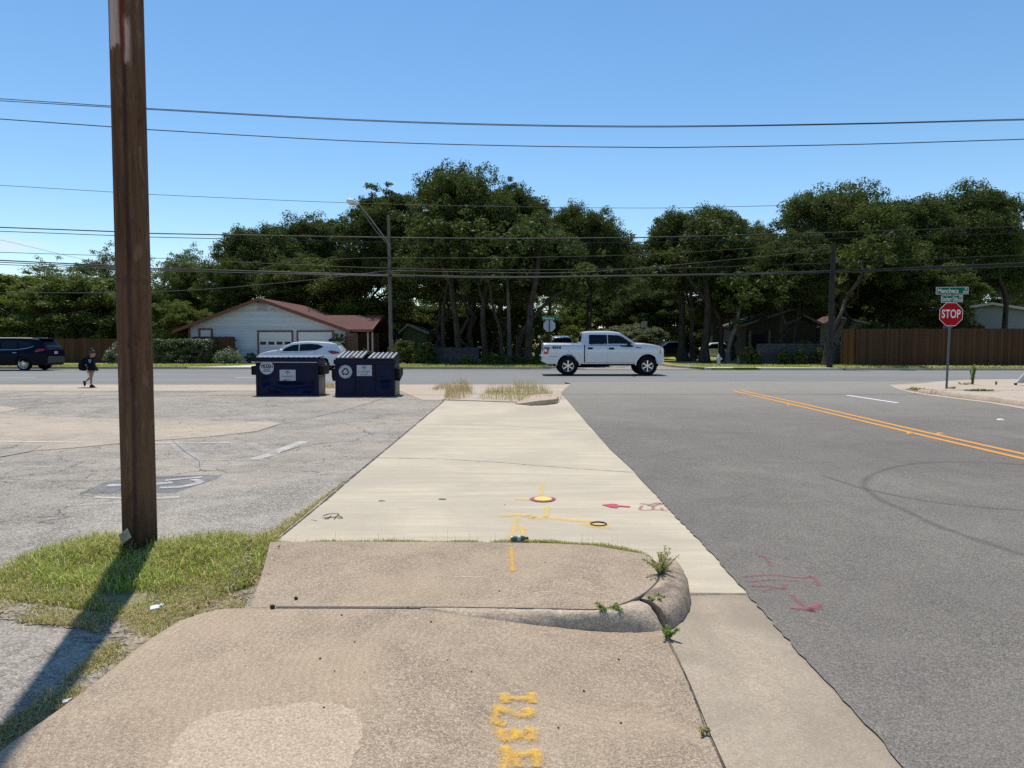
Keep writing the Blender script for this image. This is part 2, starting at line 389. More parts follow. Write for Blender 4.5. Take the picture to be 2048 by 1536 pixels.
# parking lot left of the pavement, running back to the old walk
left_edge = xy([(890, 800), (780, 891), (700, 957), (648, 1000), (600, 1040), (545, 1085)])
lot = [(-60, -6)] + [(-60, 24.6), (left_edge[0][0] + 0.3, 24.6)] + left_edge + [(left_edge[-1][0] + 0.5, 5.2), (0.4, 3.0), (0.4, -6)]
structure(sheet('parking_lot', lot, 0.0, M['lot']))
# old walk along the main road
structure(sheet('old_walk', [(-60, 22.6), (-60, 26.3)] + dense([(-60, 26.3), (3.2, 26.5)], 0.7, 0.06)[1:] + [(3.2, 19.0), (-2.4, 19.0), (-3.6, 22.7)], 0.006, M['walk']))
# main road
road_n = [(-90, 41.6)] + [(-30, 41.5), (0, 41.0), (9, 40.2), (28, 39.2), (90, 37.5)]
structure(sheet('main_road', [(-90, 26.0)] + dense([(-90, 26.0), (2.0, 26.2)], 1.2, 0.05)[1:] + [(2.0, 27.2), (60, 29.0), (90, 29.5), (90, 37.5)] + road_n[::-1][1:], 0.012, M['road']))
# side street: ragged left edge over the gutter, out to the right past the frame
se = xy([(1122, 786), (1140, 808), (1180, 855), (1220, 900), (1265, 942), (1305, 986), (1344, 1029), (1384, 1070), (1412, 1099), (1440, 1130), (1466, 1160), (1494, 1192), (1522, 1224), (1556, 1262), (1600, 1313), (1650, 1370), (1700, 1420), (1749, 1472), (1798, 1532), (1850, 1595), (2000, 1790)])
se = dense(se[:6], 0.6, 0.01) + dense(se[5:], 0.05, 0.009)[1:]
structure(sheet('side_street', [(2.2, 26.6), (2.0, 27.6), (60, 29.6), (60, 1.0), (se[-1][0], se[-1][1])] + se[::-1], 0.018, M['street']))
# new pale concrete of the drive entrance
pe = xy([(545, 1088), (620, 1094), (960, 1096), (1180, 1100), (1300, 1125), (1345, 1150), (1376, 1188), (1500, 1190)])
pale = left_edge + pe[1:] + xy([(1560, 1190), (1200, 800)])
structure(sheet('pale_concrete_drive', pale, 0.008, M['pale']))
# gutter strip beside the bulb and the foreground walk
structure(sheet('gutter', xy([(1300, 1187), (1376, 1187.5), (1530, 1190), (2100, 1850), (1520, 1850), (1452, 1540), (1420, 1470), (1380, 1370), (1330, 1275), (1300, 1262)]), 0.009, M['gutter']))
# raised foreground walk: flush with the bulb at the left, falling to the gutter at the right
lc = xy([(545, 1092), (528, 1135), (512, 1185), (470, 1218), (400, 1240), (335, 1262), (265, 1310), (190, 1372), (100, 1440), (0, 1508), (-120, 1600)], 0.05)
lcs = [(p.x, p.y) for p in curve([(x, y, 0) for x, y in lc], 4)]
def zslab(x, y):
    z = 0.014 + 0.106 * (1 - smooth(-0.55, 0.85, x)); d = pdist((x, y), lcs)
    return z * (0.25 + 0.75 * math.sqrt(max(0.0, 1 - (1 - min(d / 0.13, 1)) ** 2)))
ZB = 0.122
back = xy([(545, 1090), (700, 1089), (960, 1090), (1100, 1092), (1200, 1097), (1292, 1113)], 0.03)
def ztop(x, y): return 0.034 + (ZB - 0.034) * smooth(-0.05, 0.28, pdist((x, y), back))
Jpx = [(500, 1215), (700, 1215.5), (830, 1216), (900, 1216), (1000, 1217.5), (1100, 1219), (1190, 1220.5), (1240, 1211), (1285, 1191), (1312, 1168), (1322, 1146), (1316, 1130), (1292, 1113)]
Opx = [(500, 1215), (700, 1216), (830, 1222), (900, 1231), (1000, 1243), (1100, 1254), (1190, 1262), (1285, 1266), (1340, 1258), (1370, 1234), (1380, 1198), (1366, 1158), (1330, 1122)]
JC = [Gz(p.x, p.y, ztop) for p in curve([(x, y, 0) for x, y in Jpx], 8)]
def zbase(x, y): return min(zslab(x, y), 0.11) if x < 0.80 else 0.008
OC = [Gz(p.x, p.y, zbase) for p in curve([(x, y, 0) for x, y in Opx], 8)]
# foreground walk: its far edge runs just under the kerb
oi = [i for i in range(len(OC)) if OC[i].x < 0.80]
sl = [(JC[i].x, JC[i].y) if i <= 16 else (OC[i].x, OC[i].y + 0.03 * min(1, (i - 16) / 8)) for i in oi]
sr = [tuple(Gz(x, y, zslab)[:2]) for x, y in [(1334, 1278), (1380, 1370), (1402, 1425), (1420, 1470), (1452, 1540), (1520, 1850)]]
fg = [p for p in lcs if p[1] < sl[0][1]]
structure(sheet('foreground_walk', sl + sr + [(-2.6, 1.2)] + fg[::-1], zslab, M['pink'], cell=0.07, skirt=-0.03, sm=40))
bl = xy([(528, 1135), (512, 1185)], 0.12)
structure(sheet('kerb_bulb', back + [(p.x, p.y) for p in JC[::-1]] + bl[::-1], ztop, M['pink'], cell=0.06, skirt=-0.03, sm=50))
zbulb = ztop
# kerb: lofted round-nosed band between the joint and the ground, in two pieces with a break
def kerb_piece(name, i0, i1, mat, lift=0.0, grow=0.0):
    vs, n = [], 9; rgk = random.Random(i0); L = i1 - i0; ex = 2.6
    for i in range(i0, i1 + 1):
        j, o = JC[i], OC[i]; e = min(i - i0, i1 - i) ; rd = 0.0 if i0 < 20 and i < i0 + 20 else (0.014 * max(0, 1 - e / 2.5))
        o = o + (o - j).normalized() * grow; jit = 0.0
        for k in range(n + 1):
            u = k / n; a = max(0.0, (u - 0.35) / 0.65); h = math.sqrt(max(0.0, 1 - a ** ex)) if name == 'kerb_end' else (1 - a ** 1.7); p = j.lerp(o, u if u < 0.35 else 0.35 + 0.65 * (a ** 0.85))
            z = o.z - 0.02 + (j.z + 0.004 + lift * min(1, u / 0.2) - rd - (o.z - 0.02)) * h + jit
            nz = mnoise.noise(Vector((p.x * 22, p.y * 22, u * 4))) * 0.006 * (1 if 0 < k < n else 0.3); vs.append((p.x + nz, p.y - nz, z + nz * 0.7))
    fs = [((i) * (n + 1) + k, (i) * (n + 1) + k + 1, (i + 1) * (n + 1) + k + 1, (i + 1) * (n + 1) + k) for i in range(L) for k in range(n)]
    fs += [tuple(range(n + 1)), tuple(range(L * (n + 1), (L + 1) * (n + 1)))[::-1]]
    structure(MB().add(vs, fs).build(name, mat, None, sm=50))
ib = min(range(len(JC)), key=lambda i: (OC[i] - G(1326, 1262, 0.01)).length)
kerb_piece('kerb_edge', 17, ib, M['kerb']); kerb_piece('kerb_end', ib + 1, len(JC) - 6, M['kerb_end'], 0.012, 0.012)
# island at the far end, and the corner island on the right
structure(sheet('weedy_island', xy([(884, 801), (905, 778), (1000, 771), (1075, 770), (1108, 782), (1122, 793), (1118, 806), (1040, 806)]), 0.03, M['walk'], skirt=-0.03))
isk = xy([(1030, 809), (1060, 812), (1090, 811), (1113, 808), (1117, 801), (1112, 796), (1050, 800)])
structure(sheet('island_kerb', isk, lambda x, y: 0.03 + 0.1 * smooth(G(1030, 809).x, G(1075, 809).x, x), M['kerb'], cell=0.25, skirt=-0.02, sm=50))
gut_r = xy([(1797, 780), (1830, 789), (1900, 798), (1980, 808), (2048, 820), (2300, 860), (2700, 930)])
kr_o = xy([(1806, 780), (1836, 786), (1900, 795), (1980, 805), (2048, 815), (2300, 852), (2700, 918)])
structure(sheet('corner_gutter', gut_r + [(40, 12), (40, 27)] + [(16.4, 27.2), (13.6, 25.6)], 0.024, M['walk']))
isl = kr_o + [(40, 14), (40, 27.0)] + xy([(2048, 766), (1930, 767), (1870, 771)])
def zcor(x, y):
    d = pdist((x, y), kr_o[1:]); return 0.02 + 0.12 * math.sqrt(max(0.0, 1 - (1 - min(d / 0.10, 1)) ** 2)) * smooth(0, 1.2, math.hypot(x - kr_o[0][0], y - kr_o[0][1]))
structure(sheet('corner_pavement', isl, zcor, M['walk'], cell=0.5, skirt=-0.02, sm=50))
kr_i = [(p[0] + 0.08, p[1] + 0.28) for p in kr_o]
structure(sheet('corner_kerb', kr_o + kr_i[::-1], lambda x, y: 0.012 + zcor(x, y) * 1.02, M['kerb'], cell=0.12, sm=50))
# far side: verges, kerbs, the street opposite, driveway
ST_L, ST_R = G(1085, 739).x, G(1395, 738).x
structure(sheet('opposite_street', [(ST_L - 1, 40.6), (ST_R, 39.8), (9.8, 44.5), (10.3, 60), (12.5, 120), (8.0, 120), (4.3, 60), (4.0, 44.5)], 0.022, M['street']))
VZ = 0.12
def verge(name, pts, m='turf', z=VZ): structure(sheet(name, pts, z, M[m], skirt=-0.05))
drv = xy([(372, 738), (545, 738), (640, 726), (470, 726)], 0.1)
DX0, DX1 = G(395, 738).x, G(700, 738).x
verge('verge_turf', [(-120, 41.9), (DX0, 41.7), (DX0 + 1.0, 43.6), (-15.5, 50.5), (-15.5, 180), (-120, 180)])
verge('middle_verge', [(DX1, 41.6), (1.6, 41.2), (2.6, 42.0), (3.6, 44.5), (3.9, 60), (7.6, 120), (7.6, 180), (-7.0, 180), (-7.0, 51), (DX1, 44.0)])
verge('corner_verge', [(ST_R + 0.4, 39.8), (120, 36.9), (120, 180), (13.0, 180), (13.0, 120), (10.7, 60), (10.2, 44.5), (10.6, 41.8)])
verge('driveway', [(DX0 - 0.6, 41.5), (DX1, 41.4), (DX1, 44.0), (-7.0, 51.0), (-15.5, 50.4), (DX0 + 1.0, 43.6)], 'apron', VZ - 0.01)
def kerbline(name, pts, w=0.18, z0=-0.03, z1=VZ + 0.02, m='kerb'):
    b = MB(); L = [Vector((p[0], p[1], 0)) for p in pts]; vs = []
    for i, p in enumerate(L):
        t = (L[min(i + 1, len(L) - 1)] - L[max(i - 1, 0)]).normalized(); s = Vector((-t.y, t.x, 0)) * w / 2
        vs += [p - s + Vector((0, 0, z0)), p - s * 0.8 + Vector((0, 0, z1)), p + s + Vector((0, 0, z1)), p + s + Vector((0, 0, z0))]
    fs = [(4 * i + k, 4 * i + k + 1, 4 * i + 5 + k, 4 * i + 4 + k) for i in range(len(L) - 1) for k in range(3)]
    b.add(vs, fs); structure(b.build(name, M[m], None))
kerbline('left_kerb', [(-120, 41.8), (-40, 41.75), (DX0 - 0.7, 41.6)])
kerbline('middle_kerb', [(DX1, 41.5), (-4, 41.3), (1.4, 41.1), (2.6, 41.9), (3.7, 44.4), (4.0, 60)])
kerbline('corner_return_kerb', [(10.6, 60), (10.05, 44.6), (10.5, 41.9), (11.2, 40.8)], m='tan')
kerbline('right_kerb', [(18.5, 39.55), (40, 39.0), (120, 36.8)], z1=VZ + 0.005)
structure(sheet('inlet_apron', [(10.9, 39.95), (18.4, 39.4), (18.4, 40.3), (15.0, 40.75), (12.4, 41.2), (11.1, 41.1)], VZ + 0.012, M['apron'], skirt=-0.04))
structure(sheet('far_walk', [(17.5, 41.6), (60, 39.9), (60, 41.0), (17.5, 42.6)], VZ + 0.012, M['apron']))
structure(sheet('bare_path', [(11.2, 45.5), (19.5, 44.4), (19.5, 46.4), (11.2, 47.5)], VZ + 0.01, M['tan']))
# ------------------------------------------------------------------ marks on the ground
def rib(name, lines, mat, zf=None, zoff=0.004, z=0.0):
    L = []
    for pts, w in lines:
        q = [Gz(x, y, zf) if zf else G(x, y, z) for x, y in pts]
        L.append((q, w))
    return structure(link(name, ribbon_mesh(L, zoff), mat))
def smp(pts, n=6): return [(p.x, p.y) for p in curve([(x, y, 0) for x, y in pts], n)]
zs = lambda x, y: 0.018
rib('centre_line', [([(1465, 781.4), (1640, 822), (1850, 872), (2048, 918), (2400, 1003)], 0.115), ([(1481, 780.6), (1650, 818), (1850, 864.5), (2048, 908.5), (2400, 990)], 0.115)], M['line_yellow'], zs)
rib('lane_dash', [([(1693, 790.5), (1796, 806)], 0.11)], M['line_white'], zs)
rib('road_lane_marking', [([(-60, 754.6), (72, 754.8)], 0.13), ([(470, 755.2), (530, 755.3)], 0.13), ([(1945, 758.9), (2300, 758.5)], 0.13)], M['line_white'], lambda x, y: 0.012)
rib('skid_mark', [(smp([(2200, 934), (2048, 929.5), (1945, 924), (1842, 926), (1780, 936.6), (1742, 951), (1728, 965.6), (1734, 980), (1771, 1005), (1821, 1026), (1871, 1050.5), (1990, 1092), (2150, 1140)]), 0.11)], M['skid'], zs)
rib('tyre_mark', [(smp([(1640, 950), (1690, 966), (1730, 978), (1821, 997), (1904, 1009), (2048, 1021.5), (2200, 1030)]), 0.09)], M['skid'], zs, 0.007)
rib('pavement_joint', [([(648, 1003), (545, 1087)], 0.03), ([(888, 802), (780, 892), (700, 958), (648, 1003)], 0.05)], M['crack'], None, 0.004, 0.010)
rib('slab_joint', [([(702, 915), (880, 918), (1000, 925), (1130, 936), (1266, 945)], 0.022)], M['crack'], None, 0.004, 0.008)
rib('hairline_joint', [([(838, 848), (940, 850), (1090, 856), (1180, 862)], 0.018), ([(905, 806), (1110, 808)], 0.03)], M['crack'], None, 0.004, 0.008)
rib('gutter_joint', [([(1376, 1189), (1430, 1188), (1493, 1188)], 0.02)], M['crack'], None, 0.004, 0.012)
rib('walk_edge_joint', [(smp([(1332, 1272), (1352, 1310), (1372, 1352), (1380, 1372), (1398, 1416), (1404, 1440), (1418, 1470), (1440, 1515), (1458, 1560)], 3), 0.012)], M['crack'], None, 0.004, 0.026)
zbr = lambda x, y: ztop(x, y)
structure(link('bulb_joint', ribbon_mesh([([p + Vector((0, 0, 0.0055)) for p in JC[2:-4]], 0.013)]), M['joint']))
jx = [OC[ib].lerp(JC[ib], t) + Vector((0, 0, 0.01)) for t in (1.0, 0.6, 0.3)]
rib('lot_crack', [([(800, 785), (760, 799), (700, 818), (640, 832), (563, 848), (512, 863), (415, 874), (312, 881), (147, 896), (0, 907)], 0.03), ([(0, 957), (120, 962), (250, 960), (330, 955), (420, 950)], 0.022), ([(345, 882), (372, 905), (398, 922), (400, 935)], 0.015), ([(560, 905), (600, 893), (650, 886), (730, 880)], 0.03)], M['crack'], None, 0.004, 0.004)
structure(sheet('tan_repair', xy([(-200, 832), (0, 830), (240, 838), (312, 842), (540, 844), (563, 847), (512, 863), (415, 874), (312, 881), (244, 886.5), (147, 896), (0, 907), (-200, 925)]), 0.005, M['tan']))
structure(sheet('lot_notch', xy([(-200, 889), (0, 890), (60, 890), (86, 892), (60, 904), (0, 915), (-200, 935)]), 0.009, M['lot']))
structure(sheet('upper_tan_repair', xy([(-200, 812), (0, 812), (40, 817), (10, 825), (-200, 838)]), 0.005, M['tan']))
rib('bay_line', [([(-100, 882), (90, 884.5), (165, 885)], 0.13), ([(250, 887), (460, 886)], 0.09)], M['white_paint'], None, 0.006, 0.006)
rib('faded_line', [([(345, 884), (362, 897), (378, 910), (398, 930)], 0.3), ([(500, 886), (520, 897), (540, 905)], 0.25), ([(330, 932), (440, 933), (494, 929)], 0.10), ([(130, 1012), (250, 1005)], 0.14), ([(30, 933), (105, 934)], 0.1), ([(380, 920), (530, 920)], 0.08)], M['faint_paint'], None, 0.005, 0.002)
rib('faded_arrow', [([(505, 920), (545, 908), (580, 893), (608, 883.5)], 0.22), ([(538, 908), (556, 906)], 0.18)], M['white_paint'], None, 0.005, 0.002)
structure(sheet('blue_bay_panel', xy([(160, 986), (213, 963), (300, 952), (445, 950), (440, 956), (350, 986), (260, 988)]), 0.004, M['blue_paint']))
rib('bay_symbol', [(smp([(215, 972), (250, 971.5), (300, 970), (345, 966)]), 0.16), (smp([(320, 977), (360, 975), (395, 968), (398, 963), (385, 960)]), 0.12), ([(330, 962), (405, 955)], 0.10)], M['white_paint'], None, 0.009, 0.002)
rib('bay_stroke', [([(312, 997), (358, 995)], 0.13), ([(190, 995), (246, 997)], 0.08)], M['white_paint'], None, 0.005, 0.002)
# buff patch on the foreground walk
pp = [Gz(x, y, zslab) for x, y in smp([(330, 1560), (350, 1490), (375, 1455), (430, 1428), (520, 1418), (580, 1408), (660, 1405), (712, 1425), (722, 1455), (712, 1510), (690, 1560)], 5)]
structure(sheet('buff_patch', dense([(p.x, p.y) for p in pp] + [(pp[0].x, pp[0].y)], 0.02, 0.010)[:-1], lambda x, y: zslab(x, y) + 0.0015, M['patch'], cell=0.07))
# sprayed utility marks: yellow figures reading from the right, along the walk
def glyphs(specs, w, mat, name, zf): 
    L = []
    for g in specs: L.append((smp(g, 5) if len(g) > 2 else g, w))
    rib(name, L, mat, zf, 0.006)
glyphs([[(1000, 1398), (1030, 1399), (1068, 1397)], [(1006, 1388), (1012, 1408)], [(1062, 1387), (1066, 1408)]], 0.085, M['spray_yellow'], 'yellow_figure', zslab)
glyphs([[(1052, 1418), (1060, 1428), (1040, 1432), (1020, 1424), (1000, 1418), (990, 1430), (992, 1446), (1012, 1452)]], 0.09, M['spray_yellow'], 'yellow_figure', zslab)
glyphs([[(1050, 1456), (1066, 1466), (1060, 1478), (1042, 1474), (1036, 1466), (1030, 1476), (1010, 1480), (1000, 1470), (1004, 1458)]], 0.085, M['spray_yellow'], 'yellow_figure', zslab)
glyphs([[(1006, 1496), (1030, 1510), (1058, 1508), (1084, 1512)], [(1012, 1494), (1014, 1520), (1008, 1540)], [(1030, 1508), (1034, 1536)], [(1068, 1500), (1074, 1536)]], 0.085, M['spray_yellow'], 'yellow_figure', zslab)
rib('yellow_dash', [([(1022, 1096), (1024, 1118), (1025, 1143)], 0.075)], M['spray_yellow'], zbr, 0.004)
zp = lambda x, y: 0.008
rib('yellow_utility_line', [(smp([(1000, 1032), (1030, 1030), (1060, 1032), (1066, 1036), (1110, 1037), (1150, 1041), (1190, 1044)]), 0.14), (smp([(1036, 1034), (1030, 1050), (1024, 1072), (1021, 1090)]), 0.07), ([(1091, 1036), (1094, 1022), (1096, 1012)], 0.08), ([(1083, 992), (1084, 978), (1084, 968)], 0.06), (smp([(1170, 1046), (1195, 1053), (1222, 1053)]), 0.16), ([(1044, 1050), (1046, 1085)], 0.08), ([(1030, 998), (1060, 1000)], 0.12)], M['spray_yellow_thin'], zp)
rib('pink_ring', [([(1085.5 + 25 * math.cos(a), 999 + 5.4 * math.sin(a)) for a in [i * math.pi / 14 for i in range(29)]], 0.045)], M['spray_pink'], zp, 0.006)
structure(sheet('pink_arrow', xy([(1203, 1009.5), (1222, 1007.5), (1234, 1008), (1236, 1010.5), (1262, 1012.5), (1258, 1014.5), (1238, 1013), (1234, 1016), (1222, 1015)], 0.012), 0.013, plain('pink_marking', (0.42, 0.055, 0.10), 0.8, var=0.2, vscale=30)))
glyphs([[(1284, 1012), (1280, 1018), (1286, 1021), (1310, 1020), (1336, 1022)], [(1306, 1013), (1306, 1020)], [(1280, 1007.5), (1296, 1010), (1306, 1013), (1322, 1006.5)], [(1294, 1012), (1314, 1006)], [(1318, 1007), (1326, 1010)], [(1322, 1016), (1325, 1021)]], 0.05, M['spray_pink'], 'pink_figure', zp)
glyphs([[(1517, 1112), (1530, 1115), (1540, 1128), (1544, 1134)], [(1485, 1154), (1540, 1150), (1600, 1156), (1625, 1154), (1638, 1172)], [(1496, 1164), (1540, 1160), (1600, 1162)], [(1504, 1172), (1545, 1174), (1566, 1178), (1570, 1168)], [(1525, 1184), (1545, 1176)]], 0.06, M['spray_pink_thin'], 'pink_scribble', zs)
glyphs([[(1583, 1190), (1600, 1208), (1614, 1216)]], 0.06, M['spray_pink_thin'], 'pink_stroke', zs)
rib('pink_arrowhead', [([(1580, 1217), (1610, 1219), (1630, 1222)], [0.05, 0.08, 0.06]), ([(1638, 1206), (1632, 1214), (1620, 1223)], [0.04, 0.09, 0.08])], M['spray_pink'], zs, 0.008)
rib('dark_scrawl', [(smp([(646, 1032), (660, 1028), (676, 1028), (672, 1034), (655, 1036), (650, 1039)]), 0.018), (smp([(645, 1036), (664, 1035), (684, 1036), (676, 1031)]), 0.016), ([(655, 1039), (662, 1032)], 0.014), ([(668, 1040), (672, 1034)], 0.014), ([(676, 1038), (686, 1037)], 0.014), ([(622, 1040), (634, 1042)], 0.012)], M['ink'], zp)
rib('pale_scuff', [([(1072, 1183), (1105, 1185), (1140, 1184)], 0.03), ([(1242, 1145), (1258, 1178)], 0.014), ([(1210, 1126), (1232, 1108)], 0.012)], M['scuff'], zbr, 0.004)
rib('grey_scuff', [([(860, 1152), (980, 1156)], 0.05)], M['scuff'], zbr, 0.0035)
stn = paint('oil_spot', (0.06, 0.055, 0.05), 0.55, 30, 0.9)
rib('oil_spot', [([(878, 998.5), (892, 999)], 0.12), ([(757, 1002), (770, 1002)], 0.08), ([(1008, 1010), (1012, 1010)], 0.06)], stn, zp)
# utility cap, hole, raised markers
yc = plain('yellow_cap', (0.72, 0.52, 0.12), 0.6, var=0.12, vscale=20)
c = G(1086, 999, 0.012)
cap = thing('utility_cover', 'small round yellow utility cover ringed in pink paint on the pale concrete', 'utility cover', c)
MB().lathe([(0.0, 0.012), (0.085, 0.012), (0.09, 0.006), (0.09, -0.01)], 28).build('lid', yc, cap, sm=30)
MB().lathe([(0.092, -0.01), (0.092, 0.007), (0.115, 0.005), (0.12, -0.01)], 28).build('rim', plain('cover_rim', (0.26, 0.045, 0.07), 0.7), cap, sm=30)
c = G(1197, 1049, 0.008)
hole = thing('valve_box', 'rusty open valve box, a dark hole in the pale concrete', 'valve box', c)
hb = MB().lathe([(0.072, 0.010), (0.062, 0.010), (0.060, -0.05), (0.0, -0.05)], 24, 0).build('pit', plain('dark_pit', (0.012, 0.01, 0.008), 0.9), hole)
MB().lathe([(0.062, 0.0115), (0.068, 0.0115), (0.074, 0.0)], 24).build('rim', plain('rusty_rim', (0.16, 0.085, 0.035), 0.8, var=0.4, vscale=30), hole, sm=30)
mo = plain('orange_marker', (0.75, 0.33, 0.05), 0.4); mw = plain('white_marker', (0.75, 0.75, 0.72), 0.4)
for (px, py, m, lab) in ((1579, 809.8, mo, 'amber raised marker left of the double yellow line, the far one'), (1616, 810, mo, 'amber raised marker right of the double yellow line, the far one'), (1821, 867, mo, 'amber raised marker left of the double yellow line, the near one'), (1881, 868, mo, 'amber raised marker right of the double yellow line, the near one'), (2001, 839.5, mw, 'white raised marker beside the right kerb of the side street')):
    o = MB().box((0, 0, 0.009), (0.11, 0.11, 0.022), taper=0.6).build('road_marker', m, None, bevel=0.003); o.location = G(px, py, 0.018)
    tag(o, lab, 'road marker', 'raised road markers')
# ------------------------------------------------------------------ vegetation
M['oak'] = leafmat('oak_leaf', (0.032, 0.047, 0.015), (0.108, 0.132, 0.043), 0.26, 0.06)
M['cedar'] = leafmat('cedar_leaf', (0.036, 0.055, 0.012), (0.110, 0.132, 0.028), 0.25, 0.12)
M['light'] = leafmat('light_leaf', (0.055, 0.075, 0.018), (0.165, 0.195, 0.05), 0.3, 0.08)
M['thin'] = leafmat('grey_green_leaf', (0.065, 0.085, 0.040), (0.17, 0.19, 0.095), 0.3, 0.3)
M['sage'] = leafmat('sage_leaf', (0.085, 0.11, 0.065), (0.21, 0.24, 0.16), 0.2, 0.35)
M['hedge'] = leafmat('hedge_leaf', (0.045, 0.065, 0.025), (0.14, 0.17, 0.085), 0.2, 0.4)
M['bark'] = barkmat('oak_bark', (0.022, 0.018, 0.014), (0.085, 0.072, 0.058))
M['bark_grey'] = barkmat('grey_bark', (0.06, 0.054, 0.046), (0.17, 0.155, 0.13))
def vn(x, y, s, seed=0):       # cheap smooth value noise
    from mathutils import noise as mn
    return mn.noise(Vector((x * s + seed, y * s - seed, seed * 0.37)))
def quads(name, V, nper):
    V = np.ascontiguousarray(V, dtype=np.float32); n = len(V) // nper
    me = bpy.data.meshes.new(name)
    me.vertices.add(len(V)); me.vertices.foreach_set('co', V.ravel())
    me.loops.add(len(V)); me.loops.foreach_set('vertex_index', np.arange(len(V), dtype=np.int32))
    me.polygons.add(n); me.polygons.foreach_set('loop_start', np.arange(n, dtype=np.int32) * nper)
    me.update(calc_edges=True); me.validate(); return me
def leaves(rg, C, RAD, n, size, up=0.35, shell=0.55):
    """leaf quads scattered through ellipsoid clumps: C centres (k,3), RAD radii (k,3), n leaves each"""
    k = len(C); d = rg.normal(size=(k, n, 3)); d /= np.linalg.norm(d, axis=2, keepdims=True)
    r = rg.random((k, n, 1)) ** shell
    p = C[:, None, :] + d * r * RAD[:, None, :]
    nrm = d * 0.6 + rg.normal(size=(k, n, 3)) * 0.6; nrm[..., 2] += up
    nrm /= np.linalg.norm(nrm, axis=2, keepdims=True)
    t = rg.normal(size=(k, n, 3)); t -= nrm * (t * nrm).sum(2, keepdims=True); t /= np.linalg.norm(t, axis=2, keepdims=True)
    b = np.cross(nrm, t); s = size * (0.6 + 0.8 * rg.random((k, n, 1)))
    q = np.stack([p - t * s, p - b * s * 0.5 + t * s * 0.1, p + t * s, p + b * s * 0.5 + t * s * 0.1], axis=2)
    return q.reshape(-1, 3)
def limb_pts(a, b, rg, sag=0.0, w=0.35, n=5):
    a, b = Vector(a), Vector(b); L = (b - a).length; out = []
    for i in range(n + 1):
        t = i / n; p = a.lerp(b, t); k = math.sin(t * math.pi)
        out.append(p + Vector((rg.uniform(-1, 1), rg.uniform(-1, 1), rg.uniform(-0.6, 0.6))) * L * 0.05 * (1 if 0 < i < n else 0) * 2 * w / 0.35 + Vector((0, 0, sag * L * k)))
    return out
